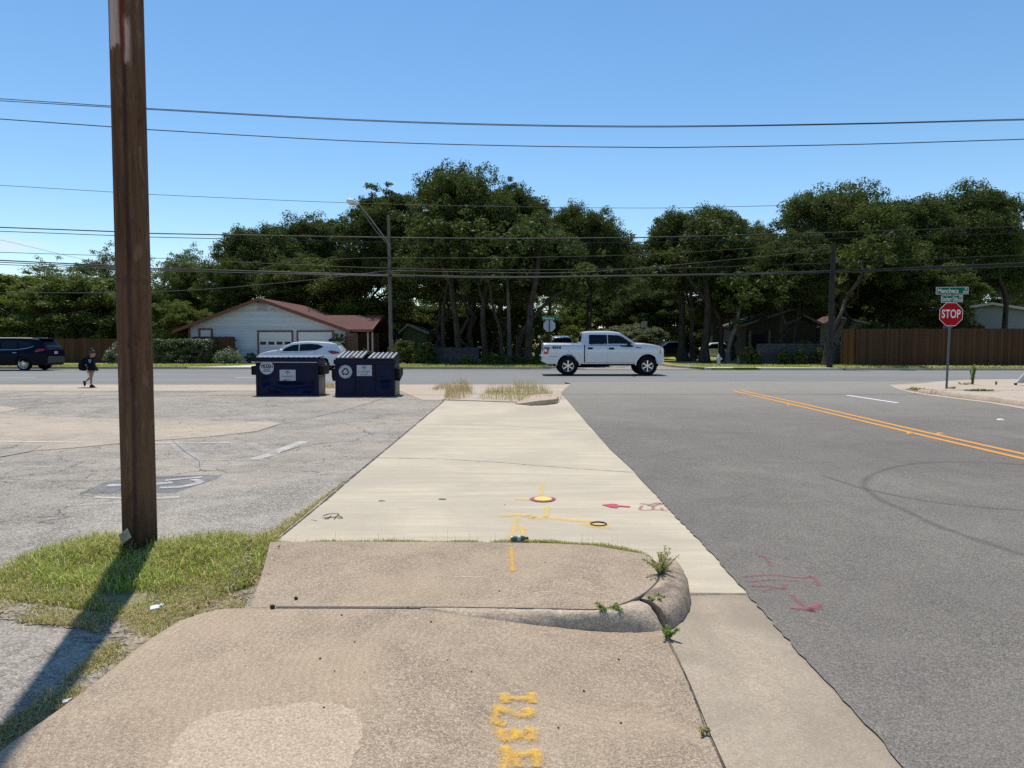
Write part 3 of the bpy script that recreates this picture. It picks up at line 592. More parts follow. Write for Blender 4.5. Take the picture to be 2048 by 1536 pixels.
def make_tree(seed, Ht, Wd, base, nl, ncl, nlf, leaf, stems=1, lean=0.0, tr=0.22, ragged=0.0, flat=0.8, spread=0.5, low=0, fill=0):
    """tree of height Ht and crown width Wd: stems fork into limbs, each limb carries a lobe of leaf clumps"""
    rg = np.random.default_rng(seed); pr = random.Random(seed); b = MB(); C, RD = [], []
    lobes = []
    for i in range(nl):
        a = 2.399 * i + pr.uniform(-0.5, 0.5); r = math.sqrt((i + 0.5) / nl) * Wd * 0.5 * 0.78
        top = base + (Ht - base) * (0.25 + 0.75 * math.sqrt(max(0, 1 - (r / (Wd * 0.5)) ** 2)))
        lr = Wd * pr.uniform(0.15, 0.23)
        z = top - lr * flat - pr.random() ** 2 * (top - base) * 0.62 if i % 3 else top - lr * flat - pr.uniform(0, ragged) * (Ht - base)
        lobes.append((Vector((r * math.cos(a), r * math.sin(a), max(z, base + lr * 0.3))), lr))
    st = []
    for s in range(stems):
        a = pr.uniform(0, 6.28); r0 = 0.0 if stems == 1 else pr.uniform(0.25, 0.7)
        p0 = Vector((r0 * math.cos(a), r0 * math.sin(a), -0.1)); hz = base + (Ht - base) * pr.uniform(0.05, 0.25)
        p1 = Vector((p0.x * 3.0 + lean * hz + pr.uniform(-0.3, 0.3), p0.y * 3 + pr.uniform(-0.4, 0.4), hz))
        pts = limb_pts(p0, p1, pr, 0, 0.35, 6); rr = tr * pr.uniform(0.75, 1.1)
        b.tube(pts, [rr * 1.5 if i == 0 else rr * (1 - 0.4 * i / 6) for i in range(7)], 9); st.append((pts, rr))
    for (c, lr) in lobes:
        pts, rr = min(st, key=lambda q: (q[0][-1] - c).length); a = pts[-1] if c.z > pts[-1].z else pts[pr.choice((3, 4, 5))]
        lp = limb_pts(a, c + Vector((0, 0, -lr * 0.2)), pr, 0.06, 0.5, 5)
        b.tube(lp, [rr * 0.5 * (1 - 0.72 * i / 5) for i in range(6)], 6, cap=False)
        for k in range(4):
            d = Vector((pr.gauss(0, 1), pr.gauss(0, 1), pr.gauss(0.3, 0.7))).normalized() * lr * pr.uniform(0.6, 1.0)
            b.tube(limb_pts(lp[4], c + d, pr, 0, 0.5, 3), [rr * 0.13, rr * 0.09, rr * 0.06, rr * 0.03], 4, cap=False)
        for k in range(ncl):
            d = rg.normal(size=3); d /= np.linalg.norm(d)
            if d[2] < -0.35: d[2] *= -0.6
            q = np.array(c) + d * lr * np.array((1.05, 1.05, flat)) * (rg.random() ** 0.4) * (1 + ragged * rg.normal() * 0.5)
            cr = lr * rg.uniform(0.20, 0.38); C.append(q); RD.append((cr * 1.15, cr * 1.15, cr * 0.75))
    for k in range(fill):
        d = rg.normal(size=3); d /= np.linalg.norm(d); d[2] = d[2] if d[2] > -0.45 else -d[2] * 0.6
        rr = rg.uniform(0.62, 0.98); cz = base + (Ht - base) * 0.42; lump = 1 + 0.10 * math.sin(3.1 * math.atan2(d[1], d[0]) + seed) + 0.08 * math.sin(5.3 * d[2] + seed * 2)
        q = np.array((d[0] * Wd * 0.47, d[1] * Wd * 0.47, d[2] * (Ht - base) * (0.55 if d[2] > 0 else 0.62))) * rr * lump + np.array((0, 0, cz)); cr = Wd * rg.uniform(0.035, 0.065)
        C.append(q); RD.append((cr * 1.2, cr * 1.2, cr * 0.8))
    for k in range(low):
        a = pr.uniform(0, 6.283); r = Wd * 0.5 * math.sqrt(pr.random()); z = pr.uniform(0.0, base + (Ht - base) * 0.45); cr = Wd * pr.uniform(0.05, 0.09)
        C.append(np.array((r * math.cos(a), r * math.sin(a), z))); RD.append((cr, cr, cr * 0.9))
    V = leaves(rg, np.array(C), np.array(RD), nlf, leaf)
    return b.mesh('trunk', 60), quads('crown', V, 4)
PROTO = {
 'oak_a': (make_tree(1, 14, 11, 4.6, 22, 38, 105, 0.095, stems=2, ragged=0.16, fill=430), 'oak', 'bark'),
 'oak_b': (make_tree(2, 14, 11, 4.2, 24, 36, 105, 0.095, stems=3, ragged=0.2, flat=0.75, fill=430), 'oak', 'bark'),
 'oak_c': (make_tree(3, 14, 9, 4.4, 19, 38, 100, 0.09, stems=1, ragged=0.25, lean=0.18, fill=340), 'oak', 'bark'),
 'tall': (make_tree(4, 15, 8, 5.0, 20, 36, 100, 0.09, stems=2, ragged=0.18, flat=1.0, fill=340), 'oak', 'bark'),
 'cedar': (make_tree(5, 12, 8, 1.0, 20, 36, 90, 0.085, stems=1, ragged=0.2, flat=0.9, low=150), 'cedar', 'bark'),
 'thin': (make_tree(6, 12, 8, 3.0, 16, 20, 50, 0.09, stems=1, ragged=0.6, flat=1.0), 'thin', 'bark_grey'),
 'light': (make_tree(7, 8, 7, 0.8, 18, 34, 70, 0.09, stems=3, ragged=0.3, low=170), 'light', 'bark_grey'),
 'under': (make_tree(8, 6, 6, 0.3, 14, 26, 60, 0.09, stems=3, ragged=0.4, low=110), 'light', 'bark'),
 'dark': (make_tree(9, 7, 8, 0.2, 18, 30, 80, 0.10, stems=3, ragged=0.3, low=190), 'oak', 'bark'),
}
PH = {'oak_a': (14, 11), 'oak_b': (14, 11), 'oak_c': (14, 9), 'tall': (15, 8), 'cedar': (12, 8), 'thin': (12, 8), 'light': (8, 7), 'under': (6, 6), 'dark': (7, 8)}
def tree(kind, px, top, width, D, label, name='oak_tree', cat='tree', group='oak trees across the road', rz=None, base=0.1, leaf=None):
    (tm, cm), lm, bm_ = PROTO[kind]; h0, w0 = PH[kind]
    p = P(px, top, D); hs_ = (p.z - base) / h0; ws = width * D / F / w0
    t = thing(name, label, cat, (p.x, D, base), rnd.uniform(0, 6.28) if rz is None else rz, group)
    t.scale = (ws, ws, hs_)
    link('trunk', tm, M[bm_], t)
    if leaf and len(cm.materials) and cm.materials[0] != M[leaf]:
        cm = cm.copy(); cm.materials.clear()
    link('crown', cm, M[leaf or lm], t)
    return t
W_, L_ = 'trees behind the white house', 'oak trees across the road'
# left of the house
tree('light', 30, 532, 260, 58, 'bright green bushy tree behind the plank fence at the left edge, beside the dark SUV', 'bushy_tree', group='bushy trees behind the left fence')
tree('light', 165, 545, 250, 56, 'bright green bushy tree rising over the plank fence behind the person', 'bushy_tree', group='bushy trees behind the left fence')
tree('dark', 250, 548, 190, 60, 'dense green tree behind the tall wooden pole', 'bushy_tree', group='bushy trees behind the left fence')
tree('thin', 212, 470, 150, 82, 'sparse grey-green tree top just left of the tall wooden pole', 'thin_tree', group='sparse trees in the distance')
tree('thin', 352, 462, 150, 80, 'sparse grey-green tree top just right of the tall wooden pole', 'thin_tree', group='sparse trees in the distance')
tree('thin', 120, 498, 150, 90, 'faint sparse tree top above the left bushy trees', 'thin_tree', group='sparse trees in the distance')
tree('cedar', 372, 515, 120, 72, 'round smooth green tree above the left eave of the white house', 'round_tree', group=W_)
tree('light', 335, 596, 120, 52, 'pale green leafy shrub tree right beside the white gable house, by its left corner', 'bushy_tree', group='pale shrubs round the white house')
tree('light', 398, 616, 90, 53.5, 'yellow-green shrub topping the left roof edge of the white house', 'bushy_tree', group='pale shrubs round the white house')
tree('oak_a', 530, 440, 215, 72, 'dark oak behind the ridge of the white house', group=W_)
tree('oak_b', 625, 428, 210, 74, 'wide oak behind the red roof, its round top under the lamp arm', group=W_)
tree('cedar', 455, 498, 130, 68, 'dark cedar behind the left slope of the white house', 'cedar_tree', group=W_)
tree('cedar', 735, 470, 200, 62, 'dark green cedar spreading behind the street lamp pole', 'cedar_tree', group=W_)
tree('oak_c', 605, 505, 190, 65, 'grey-green oak over the red roof, lower than its neighbours', group=W_)
tree('tall', 780, 364, 200, 60, 'tall oak right behind the street lamp, top level with the lamp head', group=L_)
tree('under', 718, 590, 110, 60, 'bright leafy shrub behind the porch roof of the white house', 'bushy_tree', group='pale shrubs round the white house')
# centre
tree('oak_b', 925, 322, 230, 52, 'tallest oak of all, its crown above the low stone wall', group=L_)
tree('tall', 1020, 352, 170, 54, 'tall oak with an open ragged crown left of the far stop sign', group=L_)
tree('oak_c', 1075, 420, 190, 50, 'leaning oak whose crown slopes down toward the far stop sign', group=L_, rz=0.15)
tree('oak_a', 865, 455, 220, 57, 'dark shaded oak filling the gap beneath the tallest crown', group=L_)
tree('oak_b', 1165, 403, 190, 57, 'oak with a round open crown over the pickup truck bed', group=L_, rz=2.0)
tree('oak_a', 975, 470, 260, 66, 'low broad oak behind the trunks above the stone wall', group=L_)
tree('oak_c', 1250, 478, 150, 92, 'small far oak in the sky gap above the truck cab', group='far oaks down the opposite street')
tree('oak_a', 1190, 560, 170, 84, 'far oak over the truck bed, down the opposite street', group='far oaks down the opposite street')
tree('oak_b', 1310, 545, 170, 78, 'far oak above the truck hood, down the opposite street', group='far oaks down the opposite street')
# right
tree('oak_a', 1395, 402, 235, 55, 'round topped oak directly above the front of the truck', group=L_, rz=1.0)
tree('oak_c', 1510, 440, 170, 60, 'oak between the two round right-hand crowns, over the stone wall', group=L_)
tree('oak_b', 1680, 363, 280, 54, 'broad oak crown above the dark utility pole on the right verge', group=L_, rz=0.6)
tree('oak_a', 1800, 385, 240, 58, 'broad oak just left of the street name signs', group=L_, rz=3.0)
tree('oak_b', 1925, 366, 250, 60, 'broad oak rising directly over the stop sign', group=L_, rz=4.2)
tree('thin', 2030, 374, 130, 66, 'thin crowned tree at the far right edge, paler than the oaks', 'thin_tree', group='sparse trees in the distance', leaf='oak')
tree('oak_a', 2080, 450, 230, 72, 'oak cut by the right edge above the grey house', group=L_)
tree('oak_c', 1590, 455, 190, 50, 'oak in front of the two storey house, left of the dark utility pole', group=L_, rz=3.4)
tree('oak_b', 1460, 520, 150, 57, 'small dark oak beside the fire hydrant', group=L_)
tree('oak_c', 1865, 520, 200, 53, 'shaded oak behind the plank fence, behind the street name signs', group=L_)
tree('oak_a', 1735, 545, 170, 64, 'shaded oak behind the left end of the plank fence', group=L_)
# understorey and far greenery down the street
und = [('dark', -60, 575, 260, 72, 'dark thicket tree behind the left bushy trees, cut by the left edge'), ('dark', 60, 565, 260, 74, 'dark thicket tree far behind the dark SUV'), ('dark', 190, 575, 220, 72, 'dark thicket tree far behind the walking person'), ('dark', 320, 570, 220, 74, 'dark thicket tree far behind the clipped hedge'), ('dark', 440, 575, 200, 80, 'dark thicket tree hidden behind the white house gable'),
 ('dark', 590, 590, 240, 76, 'dark thicket tree far behind the red roof'), ('dark', 700, 580, 220, 72, 'dark thicket tree behind the porch'), ('dark', 800, 585, 200, 70, 'dark thicket tree behind the green shed'), ('under', 905, 596, 160, 74, 'backlit yellow-green thicket seen between trunks above the stone wall'), ('dark', 960, 600, 180, 72, 'dark thicket behind the closest pair of trunks'),
 ('under', 1040, 600, 140, 66, 'backlit yellow-green thicket behind the leaning trunk'), ('under', 1110, 618, 110, 62, 'leafy yellow-green bush behind the far stop sign'), ('under', 1165, 600, 120, 80, 'sunlit bush tree at the end of the opposite street, left side'), ('under', 1220, 610, 120, 96, 'sunlit bush tree at the end of the opposite street, in the middle'), ('under', 1275, 608, 130, 84, 'sunlit bush tree at the end of the opposite street, right side'), ('light', 1255, 645, 110, 66, 'pale green shrub behind the truck cab'), ('light', 1295, 652, 90, 62, 'pale green shrub beside the speed sign'),
 ('dark', 1340, 595, 170, 76, 'dark thicket behind the parked black car'), ('dark', 1440, 590, 190, 86, 'dark thicket behind the balcony house'), ('dark', 1560, 560, 240, 84, 'dark thicket behind the two storey house'), ('dark', 1690, 585, 220, 76, 'dark thicket behind the low red-roofed house'), ('under', 1765, 600, 130, 70, 'backlit shrub over the left half of the plank fence'), ('dark', 1830, 590, 200, 80, 'dark thicket far behind the stop sign'), ('under', 2000, 590, 120, 76, 'backlit shrub over the ridge of the grey house'), ('dark', 2060, 580, 240, 84, 'dark thicket behind the grey house, cut by the right edge'), ('dark', 2200, 570, 300, 70, 'dark thicket just outside the right edge'),
 ('dark', 1748, 640, 90, 50, 'dense shrub peering over the fence, left of the stop sign'), ('dark', 1930, 630, 70, 52, 'shrub in front of the grey house, behind the stop sign'), ('dark', 1815, 630, 80, 51, 'dense shrub over the fence under the street name signs')]
for k, px, top, wd, D, lab in und: tree(k, px, top, wd, D, lab, 'thicket_tree', 'thicket', 'thicket behind the trees', leaf='thin' if k == 'light' else None)
# extra bare trunks standing in the shade, as in the photograph
def trunk_tree(px, y0, D, pts, r, label, forks=(), mat='bark', cat='tree'):
    q = [P(x, y, D) for x, y in pts]; q[0].z = min(q[0].z, 0.05); b = MB(); c = curve(q, 5); n = len(c)
    o = c[0].copy(); t = thing('oak_tree', label, cat, (o.x, o.y, 0.1), 0, 'oak trees with bare trunks')
    b.tube([v - Vector((o.x, o.y, 0.1)) + Vector((0, 0.25 * math.sin(i * 0.7), 0)) for i, v in enumerate(c)], [r * (1.35 - 0.3 * min(i, 2)) * (1 - 0.5 * i / n) for i in range(n)], 8)
    for fp, fr in forks:
        f = curve([P(x, y, D) for x, y in fp], 5); b.tube([v - Vector((o.x, o.y, 0.1)) for v in f], [fr * (1 - 0.6 * i / len(f)) for i in range(len(f))], 6)
    b.build('trunk', M[mat], t, sm=60)
    ends = [Vector(c[-1])] + [P(*fp[-1], D) for fp, _ in forks]; rg = np.random.default_rng(int(px)); C, RD = [], []
    for e in ends:
        for k in range(34):
            d = rg.normal(size=3); C.append(np.array(e - Vector((o.x, o.y, 0.1))) + d * np.array((1.0, 1.0, 0.7)) + np.array((0, 0, 0.4))); s = rg.uniform(0.35, 0.7); RD.append((s, s, s * 0.7))
    link('crown', quads('crown', leaves(rg, np.array(C), np.array(RD), 40, 0.14), 4), M['oak'], t)
for a in [(912, 714, 48, [(918, 712), (912, 640), (903, 560), (914, 490)], 0.32, 'stout oak trunk rising straight behind the low stone wall', [([(905, 575), (880, 520), (868, 470)], 0.15)]),
          (885, 700, 50, [(888, 705), (886, 640), (893, 580), (900, 530)], 0.20, 'slim oak trunk just left of the stout one behind the stone wall', []),
          (968, 700, 47.5, [(972, 712), (966, 650), (968, 600), (974, 550), (966, 500)], 0.27, 'dark oak trunk at the right end of the low stone wall', [([(968, 605), (958, 575), (950, 540)], 0.12)]),
          (1000, 704, 46.5, [(1006, 710), (1000, 660), (985, 610), (978, 560)], 0.17, 'slim oak trunk bending left, right of the stone wall', []),
          (1020, 708, 47, [(1020, 712), (1018, 650), (1016, 590), (1012, 530)], 0.2, 'straight pale oak trunk left of the leaning pair', []),
          (1058, 715, 46, [(1056, 716), (1058, 670), (1062, 610), (1072, 560), (1080, 500)], 0.34, 'thick oak trunk standing left of the far stop sign', []),
          (1030, 702, 47, [(1029, 704), (1045, 665), (1075, 625), (1110, 592), (1150, 570)], 0.22, 'oak trunk leaning steeply right in front of the far stop sign', []),
          (1365, 708, 55, [(1366, 712), (1364, 640), (1360, 560), (1366, 500)], 0.42, 'oak trunk behind the truck hood, before the parked black car', []),
          (1384, 705, 56, [(1386, 706), (1382, 640), (1372, 580)], 0.2, 'thin oak trunk beside the parked white sedan', []),
          (1410, 710, 51, [(1409, 712), (1414, 640), (1412, 560), (1405, 490)], 0.38, 'thick oak trunk in front of the white sedan', [([(1413, 600), (1380, 560), (1365, 520)], 0.16), ([(1412, 560), (1440, 520), (1452, 480)], 0.16)]),
          (1444, 695, 54, [(1447, 697), (1440, 650), (1424, 610), (1415, 580)], 0.3, 'oak trunk curving left under the balcony', []),
          (1458, 714, 48, [(1456, 715), (1464, 670), (1478, 630), (1490, 590)], 0.2, 'slender oak trunk leaning right behind the hydrant', []),
          (1565, 690, 51, [(1566, 690), (1562, 640), (1556, 580)], 0.28, 'left trunk of the twin oak in front of the gable porch', []),
          (1590, 690, 51, [(1586, 690), (1594, 630), (1600, 580)], 0.24, 'right trunk of the twin oak in front of the gable porch', []),
          (1652, 728, 43.5, [(1650, 730), (1664, 660), (1690, 610), (1715, 560), (1730, 520)], 0.19, 'pale oak trunk leaning right behind the dark utility pole', []),
          (1786, 655, 58, [(1792, 700), (1786, 620), (1776, 560), (1770, 520)], 0.3, 'oak trunk rising behind the middle of the plank fence', []),
          (2012, 650, 56, [(2018, 700), (2010, 625), (2002, 560), (1996, 520)], 0.3, 'oak trunk in front of the grey gable house', []),
          (1838, 655, 57, [(1842, 700), (1836, 600), (1828, 540)], 0.22, 'oak trunk behind the fence, left of the street name signs', [])]:
    trunk_tree(*a, mat='bark_grey' if a[0] in (1458, 1020) else 'bark')
# far woods closing the view behind everything: one mass
rgw = np.random.default_rng(99); Cw, Rw = [], []
for i in range(4000):
    x = rgw.uniform(-170, 170); y = rgw.uniform(108, 122); hmax = 8.5 + 2.5 * vn(x, y, 0.09, 4) + 1.5 * vn(x, y, 0.3, 8)
    if 8.5 < x < 12 and rgw.random() < 0.5: hmax *= 0.8
    z = hmax * (1 - rgw.random() ** 1.6) ; s = rgw.uniform(0.7, 1.5); Cw.append((x, y, z)); Rw.append((s * 1.3, s, s * 0.8))
stuff(link('far_woods', quads('far_woods', leaves(rgw, np.array(Cw), np.array(Rw), 46, 0.22), 4), M['oak']))
# bushes, hedge, shrubs
def bush(name, label, cat, c, r, mat, seed, ncl=60, nl=60, leaf=0.06, group=None, box=False, flowers=None):
    rg = np.random.default_rng(seed); t = thing(name, label, cat, c, 0, group); C, RD = [], []
    for k in range(ncl):
        if box:
            q = rg.uniform(-1, 1, 3); ax = rg.integers(0, 3); q[ax] = np.sign(q[ax]) if ax < 2 else 1.0; q = q * 0.9; q[2] = abs(q[2]) if ax == 2 else q[2]
            q = np.array((q[0] * r[0], q[1] * r[1], r[2] * (0.5 + 0.5 * q[2]))); s = rg.uniform(0.16, 0.3)
        else:
            d = rg.normal(size=3); d /= np.linalg.norm(d); d[2] = abs(d[2]); q = d * np.array(r) * rg.uniform(0.55, 0.95); s = min(r) * rg.uniform(0.22, 0.4)
        C.append(q); RD.append((s, s, s * 0.85))
    b = MB()
    for k in range(7):
        a = k * 0.9; b.tube([(0.04 * math.cos(a) * k, 0.03 * math.sin(a), -0.1), (r[0] * 0.5 * math.cos(a), r[1] * 0.5 * math.sin(a), r[2] * 0.6)], [0.025, 0.01], 5)
    b.build('stem', M['bark'], t)
    link('foliage', quads('foliage', leaves(rg, np.array(C), np.array(RD), nl, leaf), 4), M[mat], t)
    if flowers:
        for q in [np.array(q) + np.array((0, 0, 0.12)) for q in C if q[2] > r[2] * 0.62][:7]:
            fb = MB().ball(q, (0.05, 0.05, 0.035), 6).ball(q + np.array((0.05, 0, 0.03)), 0.03, 6); fb.build('flower', M[flowers], t)
    if False:
        F_ = [np.array(q) + np.array((0, 0, 0.1)) for q in C[:12] if q[2] > r[2] * 0.5]; 
        link('flower', quads('flower', leaves(rg, np.array(F_), np.ones((len(F_), 3)) * 0.10, 14, 0.045), 4), M[flowers], t)
    return t
hx0, hx1 = P(306, 700, 48).x, P(420, 700, 48).x
bush('hedge', 'long clipped grey-green hedge between the tall wooden pole and the fence', 'hedge', ((hx0 + hx1) / 2, 48.4, 0.1), ((hx1 - hx0) / 2, 0.8, 1.6), 'hedge', 21, 330, 60, 0.055, box=True)
x0 = P(232, 700, 47.5).x
bush('sage_bush', 'silvery loose bush showing left of the tall wooden pole', 'bush', (x0, 47.9, 0.1), (1.05, 0.9, 1.65), 'sage', 22, 80, 60, 0.06)
bush('sage_bush', 'round silvery bush in front of the short fence by the white house', 'bush', (P(452, 700, 46.6).x, 46.9, 0.1), (1.0, 0.9, 1.05), 'sage', 23, 90, 60, 0.055)
bush('small_shrub', 'small dark shrub at the foot of the garage wall, left of the garage doors', 'bush', (P(503, 720, 49).x, 49.2, 0.1), (0.55, 0.4, 0.8), 'hedge', 24, 40, 40, 0.06)
M['red_flower'] = plain('red_flower', (0.42, 0.05, 0.05), 0.6)
bush('flowering_shrub', 'red flowering shrub at the left end of the low stone wall', 'bush', (P(852, 700, 46.6).x, 46.6, 0.1), (0.9, 0.6, 1.5), 'oak', 25, 60, 50, 0.07, flowers='red_flower')
bush('porch_shrub', 'dark tall shrub beside the second garage door', 'bush', (P(672, 690, 49).x, 49.3, 0.1), (0.7, 0.5, 2.4), 'oak', 26, 70, 50, 0.08)
bush('porch_shrub', 'dark shrub under the porch of the white house, behind the dumpsters', 'bush', (P(724, 700, 47).x, 47.5, 0.1), (1.0, 0.6, 1.0), 'oak', 27, 70, 50, 0.08)
bush('porch_shrub', 'dark rounded shrub behind the street lamp pole', 'bush', (P(800, 700, 47).x, 47.5, 0.1), (1.3, 0.8, 1.7), 'oak', 28, 80, 50, 0.08)
bush('wall_shrub', 'low green shrub in front of the low stone wall, near its right end', 'bush', (P(935, 722, 44.8).x, 44.8, 0.1), (0.7, 0.4, 0.6), 'light', 29, 40, 40, 0.06)
for i, (px, w, h, lab) in enumerate([(985, 0.9, 0.8, 'low dark shrub at the foot of the trunks, right of the stone wall'), (1022, 1.1, 0.7, 'low dark shrub under the leaning trunk'), (1068, 0.8, 0.55, 'low dark shrub below the far stop sign')]):
    bush('understorey_shrub', lab, 'bush', (P(px, 715, 45).x, 45.2, 0.1), (w, 0.5, h), 'oak', 30 + i, 50, 40, 0.07, 'shrubs under the centre trunks')
for i, (px, w, h, lab) in enumerate([(1500, 0.9, 1.3, 'pale flecked shrub at the left end of the right stone wall'), (1568, 0.45, 1.1, 'dark climbing shrub on the right stone wall, nearest its left end'), (1600, 0.45, 1.2, 'dark climbing shrub in the middle of the right stone wall'), (1638, 0.5, 1.3, 'dark climbing shrub on the right stone wall beside the leaning pale trunk')]):
    bush('wall_shrub', lab, 'bush', (P(px, 715, 45.4).x, 45.3, 0.1), (w, 0.4, h), 'oak', 40 + i, 50, 40, 0.07, 'shrubs along the right stone wall')
bush('small_shrub', 'broad leafed plant peeping over the right stone wall', 'bush', (P(1605, 685, 47.5).x, 47.6, 0.9), (0.8, 0.4, 0.9), 'light', 47, 30, 30, 0.1)
# sapling and weeds on the corner pavement
def weed(name, label, cat, c, h, n, mat, seed, spread=0.12, leaf=0.035, group=None, nl=9, upright=0.4):
    rg = random.Random(seed); nr = np.random.default_rng(seed); t = thing(name, label, cat, c, 0, group); b = MB(); C, RD = [], []
    for k in range(n):
        a = rg.uniform(0, 6.28); r = spread * rg.random() ** 0.6; hh = h * rg.uniform(0.5, 1.0)
        e = Vector((r * math.cos(a), r * math.sin(a), hh)); m_ = Vector((e.x * upright, e.y * upright, hh * 0.5))
        b.tube([(0.01 * math.cos(a), 0.01 * math.sin(a), -0.01), m_, e], [0.0035, 0.0028, 0.001], 4)
        for i in range(nl):
            u = (i + 1) / nl; q = m_.lerp(e, (u - .5) * 2) if u > .5 else Vector((0, 0, 0)).lerp(m_, u * 2)
            C.append(tuple(q)); RD.append((0.006 + spread * 0.07,) * 3)
    b.build('stem', M['stem'], t)
    link('foliage', quads('foliage', leaves(nr, np.array(C), np.array(RD), 6, leaf * 0.5), 4), M[mat], t); return t
M['stem'] = plain('green_stem', (0.12, 0.15, 0.05), 0.7)
M['weed'] = leafmat('weed_leaf', (0.11, 0.17, 0.04), (0.30, 0.37, 0.11), 0.35, 0.3)
M['dryweed'] = leafmat('dry_weed_leaf', (0.22, 0.23, 0.06), (0.48, 0.40, 0.17), 0.35, 0.25)
z1 = lambda x, y: ZB
weed('weed_tuft', 'tall spindly weed growing from the crack at the kerb end', 'weed', Gz(1322, 1148, z1), 0.15, 20, 'dryweed', 1, 0.12, 0.014, 'weeds in the kerb cracks', 10)
weed('weed_tuft', 'low leafy weed lying in the kerb joint, left of the broken kerb', 'weed', Gz(1214, 1219, z1), 0.022, 9, 'weed', 2, 0.075, 0.015, 'weeds in the kerb cracks', 6, 0.7)
weed('weed_tuft', 'small weed in the break between the two kerb pieces', 'weed', Gz(1312, 1200, z1), 0.025, 8, 'weed', 3, 0.05, 0.015, 'weeds in the kerb cracks', 6, 0.7)
weed('weed_tuft', 'leafy weed at the base of the kerb beside the gutter', 'weed', G(1335, 1274, 0.02), 0.06, 9, 'weed', 4, 0.06, 0.018, 'weeds in the kerb cracks', 8, 0.5)
weed('weed_tuft', 'tiny weed in the joint between the foreground walk and the gutter', 'weed', G(1408, 1462, 0.03), 0.012, 6, 'dryweed', 5, 0.025, 0.012, 'weeds in the kerb cracks', 3, 0.7)
zc = lambda x, y: 0.14
weed('sapling', 'lone leafy green sapling on the corner pavement right of the stop sign', 'plant', Gz(1945, 769, zc), 0.72, 5, 'weed', 6, 0.10, 0.075, None, 14, 0.5)
weed('corner_weed', 'small upright weed between the sapling and the sandwich board', 'weed', Gz(1992, 770, zc), 0.16, 4, 'weed', 7, 0.07, 0.04, 'weeds on the corner pavement', 6)
weed('corner_weed', 'flat straggly weed patch below the sapling', 'weed', Gz(1960, 782, zc), 0.05, 20, 'dryweed', 8, 0.38, 0.035, 'weeds on the corner pavement', 6, 0.8)
weed('corner_weed', 'weed at the foot of the stop sign post', 'weed', Gz(1905, 777, zc), 0.06, 12, 'dryweed', 9, 0.2, 0.03, 'weeds on the corner pavement', 6, 0.7)
weed('corner_weed', 'weed on the kerb nose left of the stop sign', 'weed', Gz(1830, 779, zc), 0.06, 14, 'dryweed', 10, 0.28, 0.03, 'weeds on the corner pavement', 6, 0.8)
weed('corner_weed', 'pale dry weed behind the stop sign post', 'weed', Gz(1930, 769, zc), 0.08, 14, 'dryweed', 11, 0.3, 0.03, 'weeds on the corner pavement', 6, 0.8)
# ---- grass
def grassmat(name, stops):
    m, nt, b = nodes(name); g = nd(nt, 'ShaderNodeNewGeometry'); col = ramp_(nt, g.outputs['Random Per Island'], stops)
    nt.links.new(col, b.inputs['Base Color']); b.inputs['Roughness'].default_value = 0.55; b.inputs['Specular IOR Level'].default_value = 0.3
    t = nd(nt, 'ShaderNodeBsdfTranslucent'); nt.links.new(col, t.inputs[0])
    mx = nd(nt, 'ShaderNodeMixShader', {0: 0.6, 1: b.outputs[0], 2: t.outputs[0]}); nt.links.new(mx.outputs[0], nt.nodes['Material Output'].inputs[0]); return m
M['grass'] = grassmat('green_grass', [(0, (0.17, 0.235, 0.035)), (0.38, (0.34, 0.40, 0.075)), (0.60, (0.52, 0.49, 0.15)), (0.82, (0.66, 0.52, 0.26)), (1, (0.74, 0.60, 0.36))])
M['straw'] = grassmat('straw_grass', [(0, (0.22, 0.24, 0.07)), (0.35, (0.40, 0.31, 0.13)), (0.75, (0.54, 0.41, 0.21)), (1, (0.66, 0.53, 0.32))])
M['drygrass'] = grassmat('dry_fringe', [(0, (0.24, 0.30, 0.06)), (0.35, (0.46, 0.44, 0.14)), (0.65, (0.62, 0.49, 0.25)), (1, (0.74, 0.62, 0.42))])
M['turfgrass'] = grassmat('turf_blades', [(0, (0.20, 0.27, 0.035)), (0.6, (0.38, 0.44, 0.08)), (1, (0.55, 0.50, 0.18))])
def blades(name, pts, hs, ws, mat, seed, lean=0.5):
    rg = np.random.default_rng(seed); p = np.array(pts, dtype=float); n = len(p); h = np.array(hs)[:, None]; wd = np.broadcast_to(np.asarray(ws, dtype=float).reshape(-1, 1), (n, 1))
    a = rg.uniform(0, 6.283, n); d = np.stack([np.cos(a), np.sin(a), np.zeros(n)], 1); s = np.stack([-d[:, 1], d[:, 0], np.zeros(n)], 1) * wd / 2
    a2 = rg.uniform(0, 6.283, n); s = np.stack([np.cos(a2), np.sin(a2), np.zeros(n)], 1) * wd / 2
    l = rg.uniform(0.1, 1, (n, 1)) * lean; z = np.array([[0, 0, 1.0]])
    m1 = p + z * h * 0.5 + d * h * l * 0.25; m2 = p + z * h * (0.86 - 0.2 * l) + d * h * l * 0.7; tip = p + z * h * (1.0 - 0.55 * l) + d * h * l * 1.15
    V = np.stack([p - s, p + s, m1 - s * 0.9, m1 + s * 0.9, m2 - s * 0.6, m2 + s * 0.6, tip - s * 0.08, tip + s * 0.08], 1).reshape(-1, 3).astype(np.float32)
    base = (np.arange(n, dtype=np.int32) * 8)[:, None]; idx = (base + np.array([[0, 1, 3, 2, 2, 3, 5, 4, 4, 5, 7, 6]], dtype=np.int32)).ravel()
    me = bpy.data.meshes.new(name); me.vertices.add(len(V)); me.vertices.foreach_set('co', V.ravel()); me.loops.add(len(idx)); me.loops.foreach_set('vertex_index', idx)
    me.polygons.add(n * 3); me.polygons.foreach_set('loop_start', np.arange(n * 3, dtype=np.int32) * 4); me.update(calc_edges=True); me.validate()
    return stuff(link(name, me, M[mat]))
